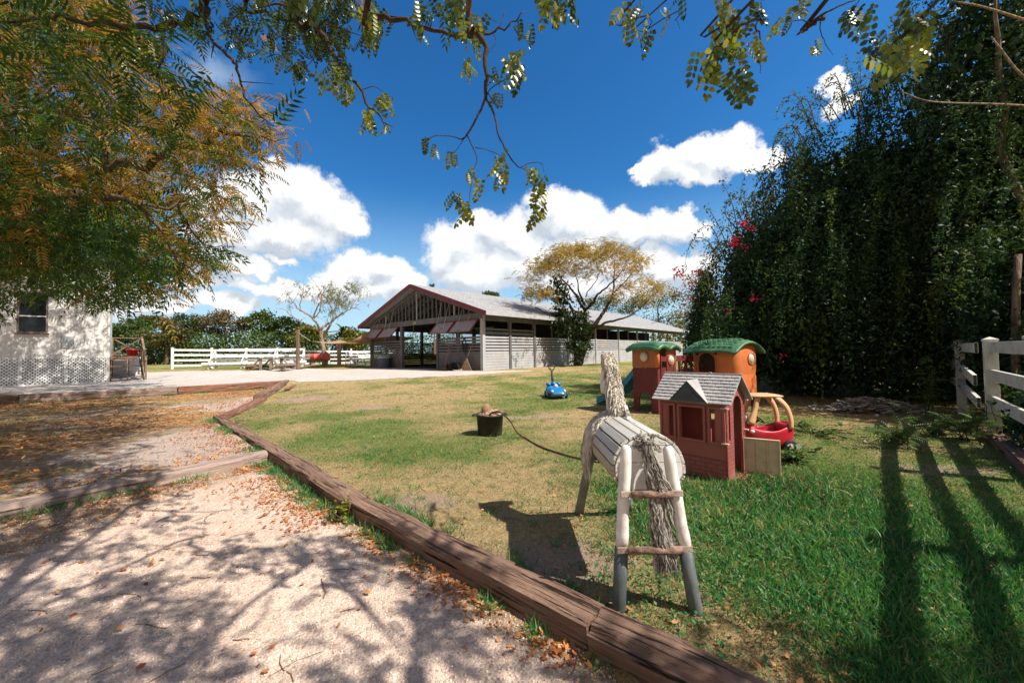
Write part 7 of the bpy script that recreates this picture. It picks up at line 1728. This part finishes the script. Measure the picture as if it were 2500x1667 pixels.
hrail((.13, .12, 1.40), (3.4, .03, 1.40)); hrail((.10, .15, .90), (3.4, .03, 1.03)); hrail((.13, .12, .55), (3.4, .03, .66))
m = MB(); m.span(-9.6, .9, -.08, .08, -.10, .13); m.build('kick_board', M_tim, fr, bevel=.01)
pb_ = thing('leaning_pole', 'thin brown tree pole leaning behind the fence at the right edge', 'pole', (8.55, 6.50, gz(8.5, 6.5)))
m = MB(); m.tube([(0, 0, -.1), (.05, .02, 1.2), (.14, .03, 2.4), (.22, .04, 3.0)], [.06, .055, .05, .045], 9); m.build('stem', M_bark, pb_, True)
hpb = Vector((8.0, 8.6, gz(8.0, 8.6))); hpth = thing('debris_heap', 'low heap of grey dead bark and palm husks in front of the thicket', 'debris', hpb); m = MB(); rq = random.Random(12)
for i in range(520):
    u = rq.gauss(0, .55); v_ = rq.gauss(0, .28); hz = .30*math.exp(-(u/.9)**2-(v_/.45)**2)*rq.random()**.5; a = rq.uniform(0, 6.28); d_ = Vector((math.cos(a), math.sin(a)*.6, rq.uniform(-.25, .25)))*rq.uniform(.10, .30)
    p = Vector((u*.95, v_, .015+hz)); m.beam(p-d_/2, p+d_/2, rq.uniform(.02, .07), rq.uniform(.006, .014), (rq.uniform(-.3, .3), rq.uniform(-.3, .3), 1))
m.build('husks', mat_noise('grey_husk', [(.3, (.15, .13, .11)), (.55, (.34, .31, .27)), (.7, (.54, .50, .45))], 9, 6, .9, .6), hpth, recalc=False)['kind'] = 'stuff'
M_fern = leaf_mat('fern_leaf', [(0, (.03, .07, .025)), (.5, (.07, .14, .04)), (1, (.16, .22, .06))], 2, .3, .35, .45, .4)
FRF = frond(9, .26, .055, R(62), .35)
def plant(name, lab, base, n, fl, hgt, spread, seed, cat='plant', tpl=FRF, mat=None, stems=5, group=None):
    g = np.random.default_rng(seed); base = Vector((base[0], base[1], gz(base[0], base[1]))); T = Tree(name, lab, base, cat, group); ps = []
    for i in range(stems):
        tip = base+Vector((g.normal()*spread*.6, g.normal()*spread*.5, hgt*(.6+.5*g.random()))); T.limb([base+Vector((g.normal()*.04, g.normal()*.04, -.02)), base.lerp(tip, .5)+Vector((g.normal()*.05, g.normal()*.05, .05)), tip], .008, .002, 5)
        for k in range(n//stems): f_ = .3+.7*g.random(); ps.append(np.array(base.lerp(tip, f_))+g.normal(size=3)*.03)
    T.wood(M_dbark, 'stem'); ps = np.array(ps); d = rdir(len(ps), g); d[:, 2] = np.abs(d[:, 2])*.5-.05; T.leaves(fronds(tpl, ps, d, fl*(.6+.7*g.random(len(ps)))), mat or M_fern, 'foliage'); return T
def gp(x_, y_): p = G(x_, y_); return (p.x, p.y)
plant('fern_weed', 'feathery green weed lit by the sun in front of the broken fence post', gp(2270, 1062), 80, .22, .40, .40, 3)
plant('fern_weed', 'feathery shaded weed spreading at the foot of the near white fence post', gp(2350, 1075), 90, .20, .34, .42, 4)
plant('fern_weed', 'tall pinnate leaved sapling standing left of the broken rails', gp(2265, 1025), 54, .24, 1.05, .25, 5, stems=4)
plant('fern_weed', 'leafy sapling between the rail ends and the near fence post', (8.35, 6.35), 46, .24, 1.0, .22, 6, stems=4)
plant('fern_weed', 'small fresh green sprig growing through the lower rail of the near fence post', (7.15, 5.72), 16, .16, .78, .10, 8, stems=2)
plant('fern_weed', 'dark low weed patch between the debris heap and the fence plants', gp(2230, 1100), 60, .26, .25, .5, 9)
plant('leafy_weed', 'low broad leaved weed beside the open cream half door', gp(1925, 1128), 110, .12, .16, .36, 10, tpl=(LEAF, LEAFF), stems=11)
plant('leafy_weed', 'creeping weeds on the grass right of the toy car wheel', gp(1985, 1060), 150, .10, .12, .9, 11, tpl=(LEAF, LEAFF), stems=15)
plant('leafy_weed', 'yellow green weed sprouting against the long dark timber', (S2[0]-.14, S2[1]-.12), 46, .06, .20, .10, 12, tpl=(LEAF, LEAFF), stems=5, mat=leaf_mat('yellow_weed', [(0, (.18, .20, .02)), (1, (.42, .40, .04))], 3))
plant('pot_plant', 'small plant growing in the red pot on the porch', (POT[1].x, POT[1].y), 26, .18, .3, .2, 13, stems=4).root.location.z = POT[1].z+.30
